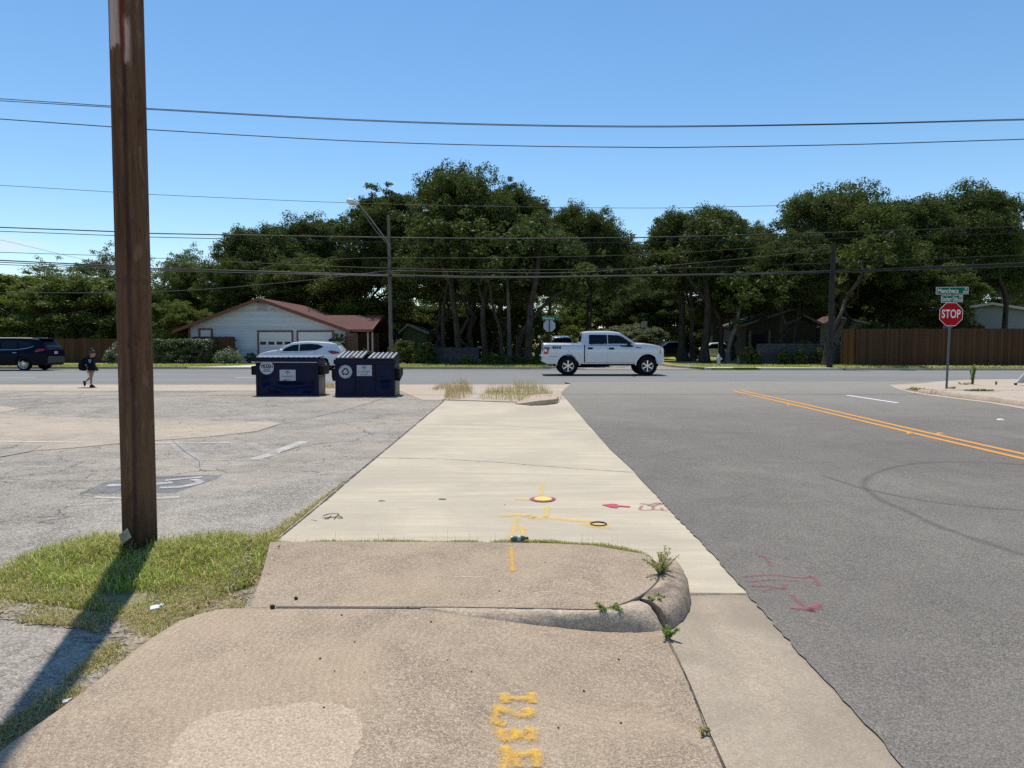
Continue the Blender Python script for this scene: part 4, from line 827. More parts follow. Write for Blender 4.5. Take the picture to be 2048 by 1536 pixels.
def scatter(poly, n, seed, weight=None):
    rg = random.Random(seed); xs = [p[0] for p in poly]; ys = [p[1] for p in poly]; out = []
    while len(out) < n:
        q = (rg.uniform(min(xs), max(xs)), rg.uniform(min(ys), max(ys)))
        if inside(q, poly) and (weight is None or rg.random() < weight(q)): out.append(q)
    return out
tuftA = xy([(0, 1150), (30, 1128), (90, 1112), (150, 1098), (215, 1092), (260, 1106), (320, 1100), (400, 1090), (470, 1086), (545, 1092), (548, 1112), (520, 1150), (500, 1168), (440, 1190), (330, 1212), (230, 1225), (100, 1205), (-60, 1185)], 0.02)
sc = scatter(tuftA, 21000, 5, lambda q: 0.42 + 1.2 * vn(q[0], q[1], 3.4, 9) + 0.35 * smooth(4.6, 5.2, q[1]))
ha = [max(0.03, 0.135 * (0.45 + 0.6 * vn(x, y, 2.3, 3) + 0.75 * smooth(4.5, 5.2, y))) * rnd.uniform(0.6, 1.15) for x, y in sc]
blades('grass_clump', [(x, y, 0.0) for x, y in sc], ha, 0.0048, 'grass', 6, 1.15)
fr = xy([(-60, 1185), (60, 1205), (200, 1225), (330, 1212), (470, 1180), (520, 1150), (505, 1190), (470, 1222), (400, 1246), (330, 1268), (262, 1316), (186, 1378), (96, 1446), (-10, 1514), (-140, 1600), (-120, 1540), (0, 1450), (90, 1380), (170, 1320), (235, 1270), (160, 1250), (0, 1235), (-60, 1230)], 0.02)
sf = scatter(fr, 9500, 8, lambda q: 0.40 + 1.3 * vn(q[0], q[1], 4.0, 5))
blades('dry_grass_fringe', [(x, y, 0.0) for x, y in sf], [max(0.012, 0.045 * (0.8 + 0.9 * vn(x, y, 3, 2))) * rnd.uniform(0.5, 1.2) for x, y in sf], 0.0045, 'drygrass', 9, 1.3)
tuftB = xy([(20, 1138), (90, 1116), (150, 1102), (215, 1096), (260, 1108), (320, 1104), (400, 1094), (470, 1090), (538, 1096), (520, 1140), (440, 1165), (330, 1175), (230, 1185), (100, 1175)], 0.02)
sc = scatter(tuftB, 3600, 61, lambda q: 0.45 + 1.1 * vn(q[0], q[1], 2.3, 3)); M['longgrass'] = grassmat('long_grass', [(0, (0.24, 0.35, 0.045)), (0.6, (0.42, 0.53, 0.10)), (0.85, (0.66, 0.62, 0.22)), (1, (0.72, 0.58, 0.32))])
blades('long_grass', [(x, y, 0.0) for x, y in sc], [rnd.uniform(0.08, 0.17) * (0.75 + 0.5 * smooth(4.5, 5.2, y)) for _, y in sc], 0.0055, 'longgrass', 62, 0.9)
# dark earth and thatch below the clump
structure(sheet('verge_soil', dense(tuftA + [tuftA[0]], 0.06, 0.03)[:-1], 0.003, aggregate('thatch', (0.10, 0.09, 0.04), (0.36, 0.31, 0.16), 90, 0.2, 2.0, 0.9, ragged=(7, 0.36))))
structure(sheet('fringe_soil', dense(fr + [fr[0]], 0.06, 0.025)[:-1], 0.005, aggregate('dry_thatch', (0.15, 0.12, 0.08), (0.46, 0.385, 0.27), 80, 0.15, 3.0, 0.9, ragged=(9, 0.46))))
# grass in the joint across the walk, with seed heads
jt = [G(x, y, 0.03) for x, y in [(530, 1092), (620, 1090), (760, 1089), (880, 1090), (958, 1092)]]; jt2 = [G(x, y, 0.03) for x, y in [(985, 1091), (1060, 1089), (1120, 1091), (1190, 1096), (1250, 1106), (1285, 1116)]]
pts, hh = [], []
for L in (jt, jt2):
    c = curve(L, 30)
    for k in range(5000):
        q = c[rnd.randrange(len(c) - 1)].lerp(c[rnd.randrange(1, len(c))], 0.0) if False else c[rnd.randrange(len(c))]
        q = q + Vector((rnd.uniform(-0.03, 0.03), rnd.gauss(0, 0.014), 0)); m = 0.6 + 0.7 * vn(q.x, q.y, 3.5, 7)
        if m > 0.12: pts.append((q.x, q.y, 0.025)); hh.append(max(0.012, (0.036 + 0.03 * m) * rnd.uniform(0.5, 1.1)))
blades('joint_grass', pts, hh, 0.004, 'grass', 13, 1.1)
pts = []; hh = []
for k in range(70):
    c = curve(jt if k % 3 else jt2, 20); q = c[rnd.randrange(len(c))]; pts.append((q.x + rnd.uniform(-.05, .05), q.y, 0.025)); hh.append(rnd.uniform(0.06, 0.14))
blades('seed_stalks', pts, hh, 0.002, 'drygrass', 14, 0.25)
ed = curve([G(x, y, 0) for x, y in [(548, 1085), (590, 1048), (640, 1008), (690, 964)]], 30); pts, hh = [], []
for k in range(2600):
    u = rnd.random() ** 1.6; q = ed[int(u * (len(ed) - 1))]; pts.append((q.x - abs(rnd.gauss(0, 0.07)) * (1 - u) - 0.01, q.y + rnd.gauss(0, 0.03), 0)); hh.append(rnd.uniform(0.015, 0.06) * (1.1 - 0.7 * u))
blades('edge_grass', pts, hh, 0.005, 'drygrass', 15, 1.0)
# dry weeds on the island
wi = xy([(888, 800), (893, 782), (935, 777), (950, 790), (930, 798)], 0.03); wj = xy([(955, 799), (975, 782), (1040, 774), (1085, 778), (1105, 790), (1114, 803), (1040, 803)], 0.03); wk = xy([(858, 783), (880, 772), (905, 774), (895, 784)], 0.0)
for nm, poly, n, h0, seed in (('dry_grass', wi, 1300, 0.44, 31), ('dry_grass', wj, 1600, 0.36, 32), ('dry_grass', wk, 450, 0.2, 33), ('dry_grass', xy([(640, 782), (648, 772), (668, 772), (672, 782)]), 700, 0.18, 34)):
    sc = scatter(poly, n, seed, lambda q: 0.5 + 1.0 * vn(q[0], q[1], 0.9, seed))
    blades(nm, [(x, y, 0.02) for x, y in sc], [h0 * max(0.2, 0.75 + 0.7 * vn(x, y, 1.2, seed + 1)) * rnd.uniform(0.2, 1.25) for x, y in sc], 0.006, 'straw', seed, 0.32)
sc = scatter(wj, 500, 36); blades('green_weeds', [(x, y, 0.02) for x, y in sc], [rnd.uniform(0.05, 0.16) for _ in sc], 0.012, 'turfgrass', 37, 0.9)
# turf on the far verges
for nm, poly, n, seed in (('verge_grass', [(-34, 41.95), (DX0 - 1.2, 41.8), (DX0 + 0.6, 43.6), (DX0 + 2.5, 46), (-34, 46)], 9000, 51), ('verge_grass', [(DX1 + 0.3, 41.6), (1.2, 41.3), (2.4, 42.2), (3.4, 45), (DX1 + .3, 46)], 8000, 52), ('verge_grass', [(11.2, 41.4), (14.5, 41.0), (19, 40.0), (34, 39.3), (34, 44), (11.2, 46)], 9000, 53)):
    sc = scatter(poly, n, seed); blades(nm, [(x, y, VZ) for x, y in sc], [rnd.uniform(0.04, 0.12) for _ in sc], 0.03, 'turfgrass', seed, 0.8)
# leaf litter and pebbles round the grass
rg = np.random.default_rng(77); P3 = []
for (x, y) in scatter(xy([(505, 1110), (560, 1130), (545, 1185), (500, 1222), (400, 1262), (330, 1290), (300, 1250), (430, 1190)]), 220, 78): P3.append((x, y, zslab(x, y) * 0.9 + 0.008 + 0.02))
for (x, y) in scatter(fr, 260, 79): P3.append((x, y, 0.02))
V = leaves(rg, np.array(P3), np.ones((len(P3), 3)) * 0.012, 1, 0.013, up=1.6)
M['litter'] = grassmat('leaf_litter', [(0, (0.10, 0.06, 0.035)), (0.5, (0.32, 0.24, 0.15)), (1, (0.62, 0.56, 0.46))])
stuff(link('leaf_litter', quads('leaf_litter', V, 4), M['litter']))
pb = MB(); rg2 = random.Random(80)
for (x, y) in scatter(xy([(330, 1530), (1440, 1530), (1330, 1280), (520, 1240)]), 16, 81) + scatter(xy([(560, 1200), (1250, 1200), (1200, 1120), (560, 1110)], 0.12), 5, 82):
    z = (ztop(x, y) if y > sl[0][1] else zslab(x, y)) + 0.004; r = rg2.uniform(0.002, 0.005); pb.ball((x, y, z), (r * 1.4, r, r * 0.7), 6)
stuff(pb.build('loose_grit', plain('grit', (0.06, 0.05, 0.04), 0.9)))
# ------------------------------------------------------------------ vehicles
M['tyre'] = plain('tyre_rubber', (0.010, 0.010, 0.010), 0.9, spec=0.1)
M['black'] = plain('black_trim', (0.008, 0.008, 0.009), 0.6, spec=0.15)
M['well'] = plain('wheel_well', (0.006, 0.006, 0.006), 0.95, spec=0.0)
M['alloy'] = plain('alloy_rim', (0.62, 0.62, 0.63), 0.28, metal=1.0)
M['alloy_dark'] = plain('rim_back', (0.02, 0.02, 0.022), 0.5, metal=0.5)
M['chrome'] = plain('chrome', (0.75, 0.75, 0.76), 0.15, metal=1.0)
M['glass'] = plain('tinted_glass', (0.004, 0.005, 0.009), 0.06, spec=0.35)
M['silver'] = plain('silver_white_paint', (0.60, 0.615, 0.64), 0.3, metal=0.15, coat=0.6, var=0.03)
M['white_car'] = plain('white_car_paint', (0.62, 0.64, 0.66), 0.28, metal=0.1, coat=0.7, var=0.03)
M['navy_car'] = plain('dark_blue_car_paint', (0.003, 0.0035, 0.010), 0.4, spec=0.10, coat=0.04)
M['black_car'] = plain('black_car_paint', (0.004, 0.004, 0.005), 0.3, spec=0.2, coat=0.1)
M['red_lens'] = plain('red_lens', (0.30, 0.012, 0.016), 0.15, coat=0.8)
M['clear_lens'] = plain('clear_lens', (0.72, 0.70, 0.68), 0.12, coat=0.8)
M['amber'] = plain('amber_lens', (0.55, 0.2, 0.06), 0.2, coat=0.6)
M['grey_trim'] = plain('grey_bumper', (0.06, 0.065, 0.08), 0.4, spec=0.3)
M['plate'] = plain('plate_white', (0.55, 0.57, 0.6), 0.5)
def lerp_pts(poly, x):
    for a, b in zip(poly[:-1], poly[1:]):
        if a[0] <= x <= b[0]: return a[1] + (b[1] - a[1]) * (x - a[0]) / max(1e-6, b[0] - a[0])
    return poly[0][1] if x < poly[0][0] else poly[-1][1]
class Car:
    """shell from a side outline: extruded, cut into a grid and bent to the plan and section curves"""
    def __init__(s, outline, arches, W, section, plan, drop, zdrop):
        s.out = outline; s.arch = arches; s.W = W; s.sec = section; s.plan = plan; s.drop = drop; s.zd = zdrop
    def bend(s, x, y, z, off=0.0):
        w = s.W * lerp_pts(s.sec, z) * lerp_pts(s.plan, x)
        return Vector((x, y * w + (off if y > 0 else -off) * min(1, abs(y)), z - s.drop * abs(y) ** 5 * smooth(s.zd - 0.25, s.zd, z)))
    def cut(s, bm, step):
        for ax in (0, 2):
            vals = [v.co[ax] for v in bm.verts]; c = min(vals) + step * 0.6
            while c < max(vals):
                pc = Vector((0, 0, 0)); pc[ax] = c; n = Vector((0, 0, 0)); n[ax] = 1
                bmesh.ops.bisect_plane(bm, geom=bm.verts[:] + bm.edges[:] + bm.faces[:], plane_co=pc, plane_no=n); c += step
    def shell(s, parent, mat, name='body'):
        bm = bmesh.new(); n = len(s.out)
        A = [bm.verts.new((x, -1, z)) for x, z in s.out]; B = [bm.verts.new((x, 1, z)) for x, z in s.out]
        bm.faces.new(A); bm.faces.new(B[::-1])
        for i in range(n): bm.faces.new((A[i], B[i], B[(i + 1) % n], A[(i + 1) % n]))
        bmesh.ops.triangulate(bm, faces=[f for f in bm.faces if len(f.verts) > 4]); s.cut(bm, 0.11)
        for c in (-0.9, -0.7, -0.4, 0, 0.4, 0.7, 0.9):
            bmesh.ops.bisect_plane(bm, geom=bm.verts[:] + bm.edges[:] + bm.faces[:], plane_co=(0, c, 0), plane_no=(0, 1, 0))
        bmesh.ops.recalc_face_normals(bm, faces=bm.faces)
        zb = min(z for _, z in s.out)
        for f in bm.faces:
            c = f.calc_center_median()
            if abs(abs(c.y) - 1) > 1e-4:
                for ax, az, r in s.arch:
                    if math.hypot(c.x - ax, c.z - az) < r + 0.03: f.material_index = 1
                if f.normal.z < -0.9 and c.z < zb + 0.25: f.material_index = 1
        for v in bm.verts: v.co = s.bend(*v.co)
        me = bpy.data.meshes.new(name); bm.to_mesh(me); bm.free(); finish(me, 38)
        return link(name, me, [mat, M['well']], parent)
    def panel(s, name, poly, side, mat, parent, off=0.006, seam=None):
        bm = bmesh.new(); bm.faces.new([bm.verts.new((x, side, z)) for x, z in poly]); bmesh.ops.triangulate(bm, faces=bm.faces[:]); s.cut(bm, 0.11)
        for v in bm.verts: v.co = s.bend(v.co.x, side, v.co.z, off)
        for f in bm.faces:
            f.normal_update()
            if f.normal.y * side < 0: f.normal_flip()
        if seam:
            n = len(poly); cx = sum(p[0] for p in poly) / n; cz = sum(p[1] for p in poly) / n
            V0 = [bm.verts.new(s.bend(x, side, z, off - 0.004)) for x, z in poly]
            V1 = [bm.verts.new(s.bend(x + (seam if x > cx else -seam), side, z + (seam if z > cz else -seam), off - 0.004)) for x, z in poly]
            for i in range(n):
                f = bm.faces.new((V0[i], V0[(i + 1) % n], V1[(i + 1) % n], V1[i])); f.material_index = 1; f.normal_update()
                if f.normal.y * side < 0: f.normal_flip()
        me = bpy.data.meshes.new(name); bm.to_mesh(me); bm.free(); finish(me, 38)
        return link(name, me, [mat, M['well']], parent)
    def cross(s, name, a, b, mat, parent, k=0.86, off=0.006, y0=-1, y1=1):
        """strip across the car between two outline points (screens, bumpers, grille)"""
        vs = []; d = Vector((b[0] - a[0], 0, b[1] - a[1])); nrm = Vector((-d.z, 0, d.x)).normalized(); N = 8
        if nrm.z < 0 and abs(nrm.z) > 0.2: nrm = -nrm
        for t in (0.0, 0.33, 0.66, 1.0):
            for i in range(N + 1):
                y = (y0 + (y1 - y0) * i / N) * k; p = s.bend(a[0] + d.x * t, y, a[1] + d.z * t); vs.append(p + nrm * off)
        fs = [(j * (N + 1) + i, j * (N + 1) + i + 1, (j + 1) * (N + 1) + i + 1, (j + 1) * (N + 1) + i) for j in range(3) for i in range(N)]
        return MB().add(vs, fs).build(name, mat, parent, sm=40)
def bottom(x0, x1, z, arches, zt=None):
    """outline of the underside from x1 back to x0 with round wheel arches"""
    pts = [(x1, z)]
    for ax, az, r in sorted(arches, key=lambda q: -q[0]):
        a0 = math.asin(max(-1, min(1, (z - az) / r)))
        for i in range(13):
            a = a0 + (math.pi - 2 * a0) * i / 12; pts.append((ax + r * math.cos(a), az + r * math.sin(a)))
    pts.append((x0, z)); return pts
def wheel(parent, c, r, rim, w, side, spokes, sw, name='wheel', ang=0.2):
    Mx = Matrix.Rotation(R(90) * side, 3, 'X'); t = thing(name, None, None, c); t.parent = parent
    pr = [(rim * 0.98, -w / 2), (r * 0.93, -w / 2), (r * 0.985, -w * 0.40), (r, -w * 0.25), (r, w * 0.25), (r * 0.985, w * 0.40), (r * 0.93, w / 2), (rim * 0.98, w / 2)]
    MB().lathe(pr, 40, M=Mx, close=True).build('tyre', M['tyre'], t, sm=30)
    b = MB(); b.lathe([(0.0, w * 0.22), (rim * 0.97, w * 0.22)], 40, 1, M=Mx)
    b.lathe([(rim * 0.90, w * 0.40), (rim, w * 0.47), (rim, w * 0.2), (rim * 0.90, w * 0.2)], 40, 0, M=Mx, close=True)
    b.lathe([(0.0, w * 0.44), (rim * 0.20, w * 0.42), (rim * 0.22, w * 0.25)], 20, 0, M=Mx)
    for k in range(spokes):
        a = ang + 2 * math.pi * k / spokes; ca, sa = math.cos(a), math.sin(a)
        for z0, z1 in ((w * 0.24, w * 0.42),):
            q = []
            for (rr, hw, zt) in ((rim * 0.12, sw * 0.75, z1), (rim * 0.93, sw, z1 * 0.98)):
                for s_ in (-1, 1): q.append(Mx @ Vector((rr * ca - s_ * hw * sa, rr * sa + s_ * hw * ca, zt)))
                for s_ in (-1, 1): q.append(Mx @ Vector((rr * ca - s_ * hw * sa, rr * sa + s_ * hw * ca, z0)))
            b.add(q, [(0, 1, 5, 4), (0, 4, 6, 2), (1, 3, 7, 5), (2, 3, 1, 0)], 0)
    b.build('rim', [M['alloy'], M['alloy_dark']], t, sm=30)
    return t
# ---- pickup truck (faces right); metres from its rear bumper, read off the photograph at 32.8 m
k = 0.00384
def T(X, Y): return ((X - 262) * k, (798 - Y) * k)
wr, wf = T(580, 685), T(1537, 685); RA = 0.455
ar = [(wr[0], wr[1] + 0.05, 0.52), (wf[0], wf[1] + 0.05, 0.53)]
up_ = [T(262, 560), T(285, 548), T(283, 500), T(278, 402), T(290, 399), T(500, 400), T(733, 402), T(738, 392), T(757, 274), T(772, 264), T(830, 257), T(1000, 254), T(1130, 258), T(1215, 275), T(1260, 302), T(1398, 398), T(1500, 403), T(1600, 415), T(1690, 435), T(1722, 452), T(1740, 480), T(1742, 565), T(1748, 572), T(1744, 640), T(1690, 655)]
out = [(p[0], p[1]) for p in up_] + bottom(T(330, 630)[0], T(1650, 650)[0], T(0, 655)[1], ar) + [T(262, 625)]
sec = [(0.3, 0.95), (0.55, 0.972), (0.80, 0.985), (1.08, 1.0), (1.24, 0.995), (1.33, 0.978), (1.50, 0.955), (1.56, 0.90), (1.75, 0.845), (2.0, 0.76), (2.1, 0.70)]
pln = [(0, 0.97), (0.3, 0.99), (1, 1.0), (4.6, 1.0), (5.2, 0.985), (5.5, 0.93), (5.7, 0.80)]
tp = P(1083.5, 752.4, 32.8)
truck = thing('pickup_truck', 'silver-white lifted crew cab pickup truck driving right along the main road', 'pickup truck', (tp.x, 33.85, 0.012))
cr = Car(out, ar, 1.0, sec, pln, 0.055, 1.5)
cr.shell(truck, M['silver'])
for sd in (-1, 1):
    dr = cr.panel('door', [T(800, 425), T(1050, 425), T(1050, 638), T(800, 638)], sd, M['silver'], truck, 0.007, 0.012)
    cr.panel('handle', [T(815, 453), T(875, 453), T(875, 479), T(815, 479)], sd, M['black'], dr, 0.02)
    dr = cr.panel('door', [T(1060, 425), T(1190, 428), T(1225, 445), T(1370, 448), T(1372, 640), T(1060, 638)], sd, M['silver'], truck, 0.007, 0.012)
    cr.panel('handle', [T(1072, 456), T(1132, 456), T(1132, 482), T(1072, 482)], sd, M['black'], dr, 0.02)
    cr.panel('side_window', [T(834, 296), T(850, 288), T(1052, 290), T(1052, 416), T(848, 414), T(832, 400)], sd, M['glass'], truck, 0.008)
    cr.panel('side_window', [T(1062, 290), T(1180, 296), T(1235, 312), T(1358, 398), T(1362, 444), T(1232, 440), T(1190, 418), T(1062, 416)], sd, M['glass'], truck, 0.008)
    tl = cr.panel('taillight', [T(286, 448), T(360, 448), T(358, 470), T(344, 485), T(340, 530), T(330, 536), T(288, 536)], sd, M['red_lens'], truck, 0.012)
    cr.panel('reverse_lens', [T(294, 472), T(316, 480), T(326, 490), T(322, 505), T(296, 510)], sd, M['clear_lens'], tl, 0.017)
    hl = cr.panel('headlight', [T(1655, 462), T(1692, 470), T(1718, 480), T(1728, 545), T(1690, 548), T(1672, 500)], sd, M['clear_lens'], truck, 0.012)
    cr.panel('indicator', [T(1684, 480), T(1700, 484), T(1708, 536), T(1690, 532)], sd, M['amber'], hl, 0.018)
    cr.panel('fender_vent', [T(1392, 450), T(1455, 454), T(1470, 462), T(1400, 464)], sd, M['black'], truck, 0.012)
    cr.panel('cab_gap', [T(772, 402), T(784, 402), T(784, 640), T(772, 640)], sd, M['well'], truck, 0.006)
    cr.panel('body_crease', [T(350, 562), T(455, 562), T(455, 566), T(350, 566)], sd, M['grey_trim'], truck, 0.006)
    for (ax, az, r) in ar:
        MB().add([cr.bend(ax + rr * math.cos(a), sd, az + rr * math.sin(a), 0.016 if rr < 0.56 else 0.004) for a in [math.pi * i / 16 for i in range(17)] for rr in (r - 0.01, r + 0.05)], [(2 * i, 2 * i + 1, 2 * i + 3, 2 * i + 2) for i in range(16)]).build('wheel_arch', M['silver'], truck, sm=50)
    mb = MB().box(cr.bend(*((T(1305, 398)[0]), sd, T(0, 402)[1])) + Vector((0, sd * 0.16, 0)), (0.12, 0.26, 0.20)); mb.box(cr.bend(T(1320, 410)[0], sd, T(0, 425)[1]) + Vector((0, sd * 0.04, 0)), (0.07, 0.16, 0.06))
    mb.build('mirror', M['black'], truck, bevel=0.02)
    MB().tube([(T(805, 660)[0], sd * 0.93, T(0, 660)[1] + 0.0), (T(1375, 660)[0], sd * 0.93, T(0, 664)[1])], 0.045, 8).build('side_step', M['black'], truck)
me = text_mesh('4X4', 0.17, xs=1.45, align='LEFT', bold=0.006); me.transform(Matrix.Translation(Vector((T(384, 0)[0], -1.012, T(0, 460)[1]))) @ FRONT @ Matrix.Shear('XZ', 4, (0, 0))); link('badge', me, M['black'], truck)
cr.cross('windshield', T(1272, 310), T(1390, 393), M['glass'], truck, 0.9)
cr.cross('rear_window', T(740, 388), T(755, 286), M['glass'], truck, 0.8, 0.01)
gr_ = cr.cross('grille', T(1741, 495), T(1742, 560), M['black'], truck, 0.75, 0.015)
cr.cross('tailgate', T(281, 415), T(284, 535), M['silver'], truck, 0.8, 0.012)
MB().box((T(292, 0)[0] - 0.02, 0, T(0, 592)[1]), (0.22, 1.86, 0.20)).build('rear_bumper', M['chrome'], truck, bevel=0.03)
MB().box((T(1712, 0)[0] - 0.02, 0, T(0, 606)[1]), (0.30, 1.62, 0.24)).build('front_bumper', M['chrome'], truck, bevel=0.05)
MB().box((T(1665, 0)[0], 0, T(0, 668)[1]), (0.14, 1.5, 0.14)).build('air_dam', M['black'], truck, bevel=0.02)
cb = MB(); cb.box((2.9, 0, 0.52), (4.6, 0.9, 0.14)); cb.tube([(wr[0], -0.8, RA), (wr[0], 0.8, RA)], 0.09, 8); cb.tube([(wf[0], -0.8, RA), (wf[0], 0.8, RA)], 0.07, 8); cb.box((wr[0], 0, RA + 0.02), (0.34, 0.36, 0.32)); cb.tube([(1.7, -0.5, 0.42), (3.2, -0.5, 0.45)], 0.06, 8)
cb.build('chassis', M['well'], truck)
MB().box((1.05, 0, 1.5), (1.66, 1.7, 0.02)).build('bed_cover', M['black'], truck)
for sd in (-1, 1):
    for wx in (wr[0], wf[0]): wheel(truck, (wx, sd * 0.86, RA), RA, 0.272, 0.30, -sd if False else (1 if sd < 0 else -1), 6, 0.030, ang=0.52)
# ---- white SUV (faces left), hidden to the sills by the dumpsters
def simple_car(name, label, cat, loc, k, X0, Y0, up_, arches, W, mat, sec, pln, zbot, parts, drop=0.06, zd=0.95, wheel_r=0.34, rim=0.25, spokes=10, sw=0.016, flip=False, rz=0.0, group=None):
    Q = lambda X, Y: ((X - X0) * k, (Y0 - Y) * k)
    ar = [(Q(*a)[0], Q(*a)[1] + 0.02, r) for a, r in arches]; pts = [Q(*p) for p in up_]
    xs = [p[0] for p in pts]
    o = pts + bottom(pts[0][0] + 0.15, pts[-1][0] - 0.15, zbot, ar)
    t = thing(name, label, cat, loc, rz, group); c = Car(o, ar, W, sec, pln, drop, zd); c.shell(t, mat)
    parts(c, Q, t)
    for a, r in arches:
        for sd in (-1, 1): wheel(t, (Q(*a)[0], sd * (W - 0.12), wheel_r), wheel_r, rim, 0.22, 1 if sd < 0 else -1, spokes, sw)
    return t
secS = [(0.2, 0.93), (0.45, 0.975), (0.7, 0.99), (0.9, 1.0), (1.02, 0.97), (1.1, 0.92), (1.4, 0.80), (1.6, 0.70), (1.8, 0.62)]
def plan_of(L, a=0.72): return [(0, a), (0.12, a + 0.10), (0.35, 0.93), (0.9, 1.0), (L - 0.9, 1.0), (L - 0.35, 0.95), (L - 0.1, 0.86), (L, 0.8)]
def white_parts(c, Q, t):
    for sd in (-1, 1):
        c.panel('side_window', [Q(1228, 738), Q(1275, 702), Q(1345, 672), Q(1412, 664), Q(1412, 736)], sd, M['glass'], t, 0.008)
        c.panel('side_window', [Q(1422, 664), Q(1520, 658), Q(1610, 664), Q(1672, 688), Q(1640, 708), Q(1590, 726), Q(1422, 736)], sd, M['glass'], t, 0.008)
        d = c.panel('door', [Q(1225, 752), Q(1415, 750), Q(1415, 875), Q(1235, 875)], sd, M['white_car'], t, 0.007, 0.012); c.panel('handle', [Q(1370, 765), Q(1405, 763), Q(1405, 771), Q(1370, 773)], sd, M['chrome'], d, 0.016)
        d = c.panel('door', [Q(1424, 750), Q(1575, 742), Q(1600, 800), Q(1580, 875), Q(1424, 875)], sd, M['white_car'], t, 0.007, 0.012); c.panel('handle', [Q(1565, 755), Q(1600, 750), Q(1600, 758), Q(1565, 763)], sd, M['chrome'], d, 0.016)
        c.panel('taillight', [Q(1715, 735), Q(1760, 728), Q(1832, 742), Q(1838, 760), Q(1770, 768), Q(1740, 752)], sd, M['red_lens'], t, 0.012)
        c.panel('headlight', [Q(975, 785), Q(1010, 772), Q(1060, 764), Q(1030, 782)], sd, M['clear_lens'], t, 0.012)
        MB().ball(c.bend(Q(1238, 0)[0], sd, Q(0, 728)[1]) + Vector((0, sd * 0.12, 0)), (0.11, 0.11, 0.075), 10).build('mirror', M['white_car'], t, sm=60)
    c.cross('windshield', Q(1185, 727), Q(1325, 657), M['glass'], t, 0.92); c.cross('rear_window', Q(1790, 664), Q(1838, 715), M['glass'], t, 0.85)
    c.cross('rear_bumper', Q(1856, 800), Q(1846, 850), M['grey_trim'], t, 0.9, 0.02)
    MB().box((Q(1780, 0)[0], 0, Q(0, 653)[1]), (0.34, 1.1, 0.035)).build('spoiler', M['white_car'], t, bevel=0.012)
    MB().tube([(Q(1850, 0)[0] - 0.1, -0.5, 0.25), (Q(1850, 0)[0] + 0.02, -0.5, 0.25)], 0.04, 8).build('exhaust_pipe', M['chrome'], t)
kk = 0.1904 * 39.4 / F; wp = P(330 + 955 * 0.1904, 740.5, 39.4)
simple_car('white_suv', 'white suv heading left on the far lane, half hidden behind the dumpsters', 'suv', (wp.x, 40.1, 0.012), kk, 955, 948,
    [(958, 870), (956, 815), (966, 795), (1000, 768), (1060, 750), (1120, 738), (1182, 730), (1250, 690), (1330, 655), (1420, 643), (1520, 641), (1620, 645), (1720, 652), (1795, 661), (1842, 718), (1858, 740), (1860, 790), (1850, 850), (1830, 895)],
    [((1135, 884), 0.40), ((1664, 884), 0.40)], 0.90, M['white_car'], secS, plan_of(4.78), 0.27, white_parts)
# ---- dark SUV leaving the frame on the left
def navy_parts(c, Q, t):
    L = c.L
    for sd in (-1, 1):
        c.panel('side_window', [(1.55, 1.18), (1.95, 1.56), (2.55, 1.66), (2.55, 1.16)], sd, M['glass'], t, 0.008)
        c.panel('side_window', [(2.62, 1.16), (2.62, 1.66), (3.4, 1.66), (3.5, 1.20)], sd, M['glass'], t, 0.008)
        c.panel('side_window', [(3.58, 1.22), (3.48, 1.65), (4.05, 1.58), (4.32, 1.38)], sd, M['glass'], t, 0.008)
        c.panel('window_trim', [(1.5, 1.14), (3.5, 1.165), (4.0, 1.24), (4.32, 1.355), (4.32, 1.375), (4.0, 1.265), (3.5, 1.185), (1.5, 1.16)], sd, M['chrome'], t, 0.011)
        c.panel('taillight', [(4.45, 1.04), (4.85, 1.12), (4.9, 1.22), (4.6, 1.22), (4.45, 1.14)], sd, M['red_lens'], t, 0.012)
        d = c.panel('door', [(1.5, 0.5), (1.5, 1.1), (2.58, 1.12), (2.58, 0.5)], sd, M['navy_car'], t, 0.007, 0.012); c.panel('handle', [(2.3, 0.98), (2.5, 0.98), (2.5, 1.01), (2.3, 1.01)], sd, M['chrome'], d, 0.018)
        d = c.panel('door', [(2.62, 0.5), (2.62, 1.12), (3.55, 1.14), (3.6, 0.9), (3.4, 0.5)], sd, M['navy_car'], t, 0.007, 0.012); c.panel('handle', [(3.3, 1.0), (3.5, 1.0), (3.5, 1.03), (3.3, 1.03)], sd, M['chrome'], d, 0.018)
    c.cross('rear_window', (4.62, 1.60), (4.93, 1.24), M['glass'], t, 0.86, 0.012); c.cross('windshield', (1.25, 1.2), (1.85, 1.62), M['glass'], t, 0.9)
    c.cross('tail_strip', (4.965, 1.16), (4.975, 1.10), M['red_lens'], t, 0.92, 0.012); c.cross('rear_bumper', (5.0, 0.70), (4.98, 0.42), M['grey_trim'], t, 0.96, 0.02)
    c.cross('bumper_trim', (5.0, 0.75), (5.0, 0.71), M['chrome'], t, 0.9, 0.03); c.cross('license_plate', (4.985, 1.02), (5.0, 0.88), M['plate'], t, 0.2, 0.02)
    MB().box((4.62, 0, 1.70), (0.34, 1.16, 0.04)).build('spoiler', M['navy_car'], t, bevel=0.015)
    for sd in (-1, 1): MB().tube([(2.0, sd * 0.66, 1.75), (4.2, sd * 0.63, 1.73)], 0.02, 6).build('roof_rail', M['chrome'], t)
Lc = [(0.0, 0.45), (-0.0, 0.75), (0.1, 0.95), (0.6, 1.08), (1.2, 1.14), (1.9, 1.66), (2.5, 1.76), (3.3, 1.78), (4.1, 1.74), (4.62, 1.67), (4.95, 1.22), (5.0, 1.1), (5.01, 0.7), (4.95, 0.4)]
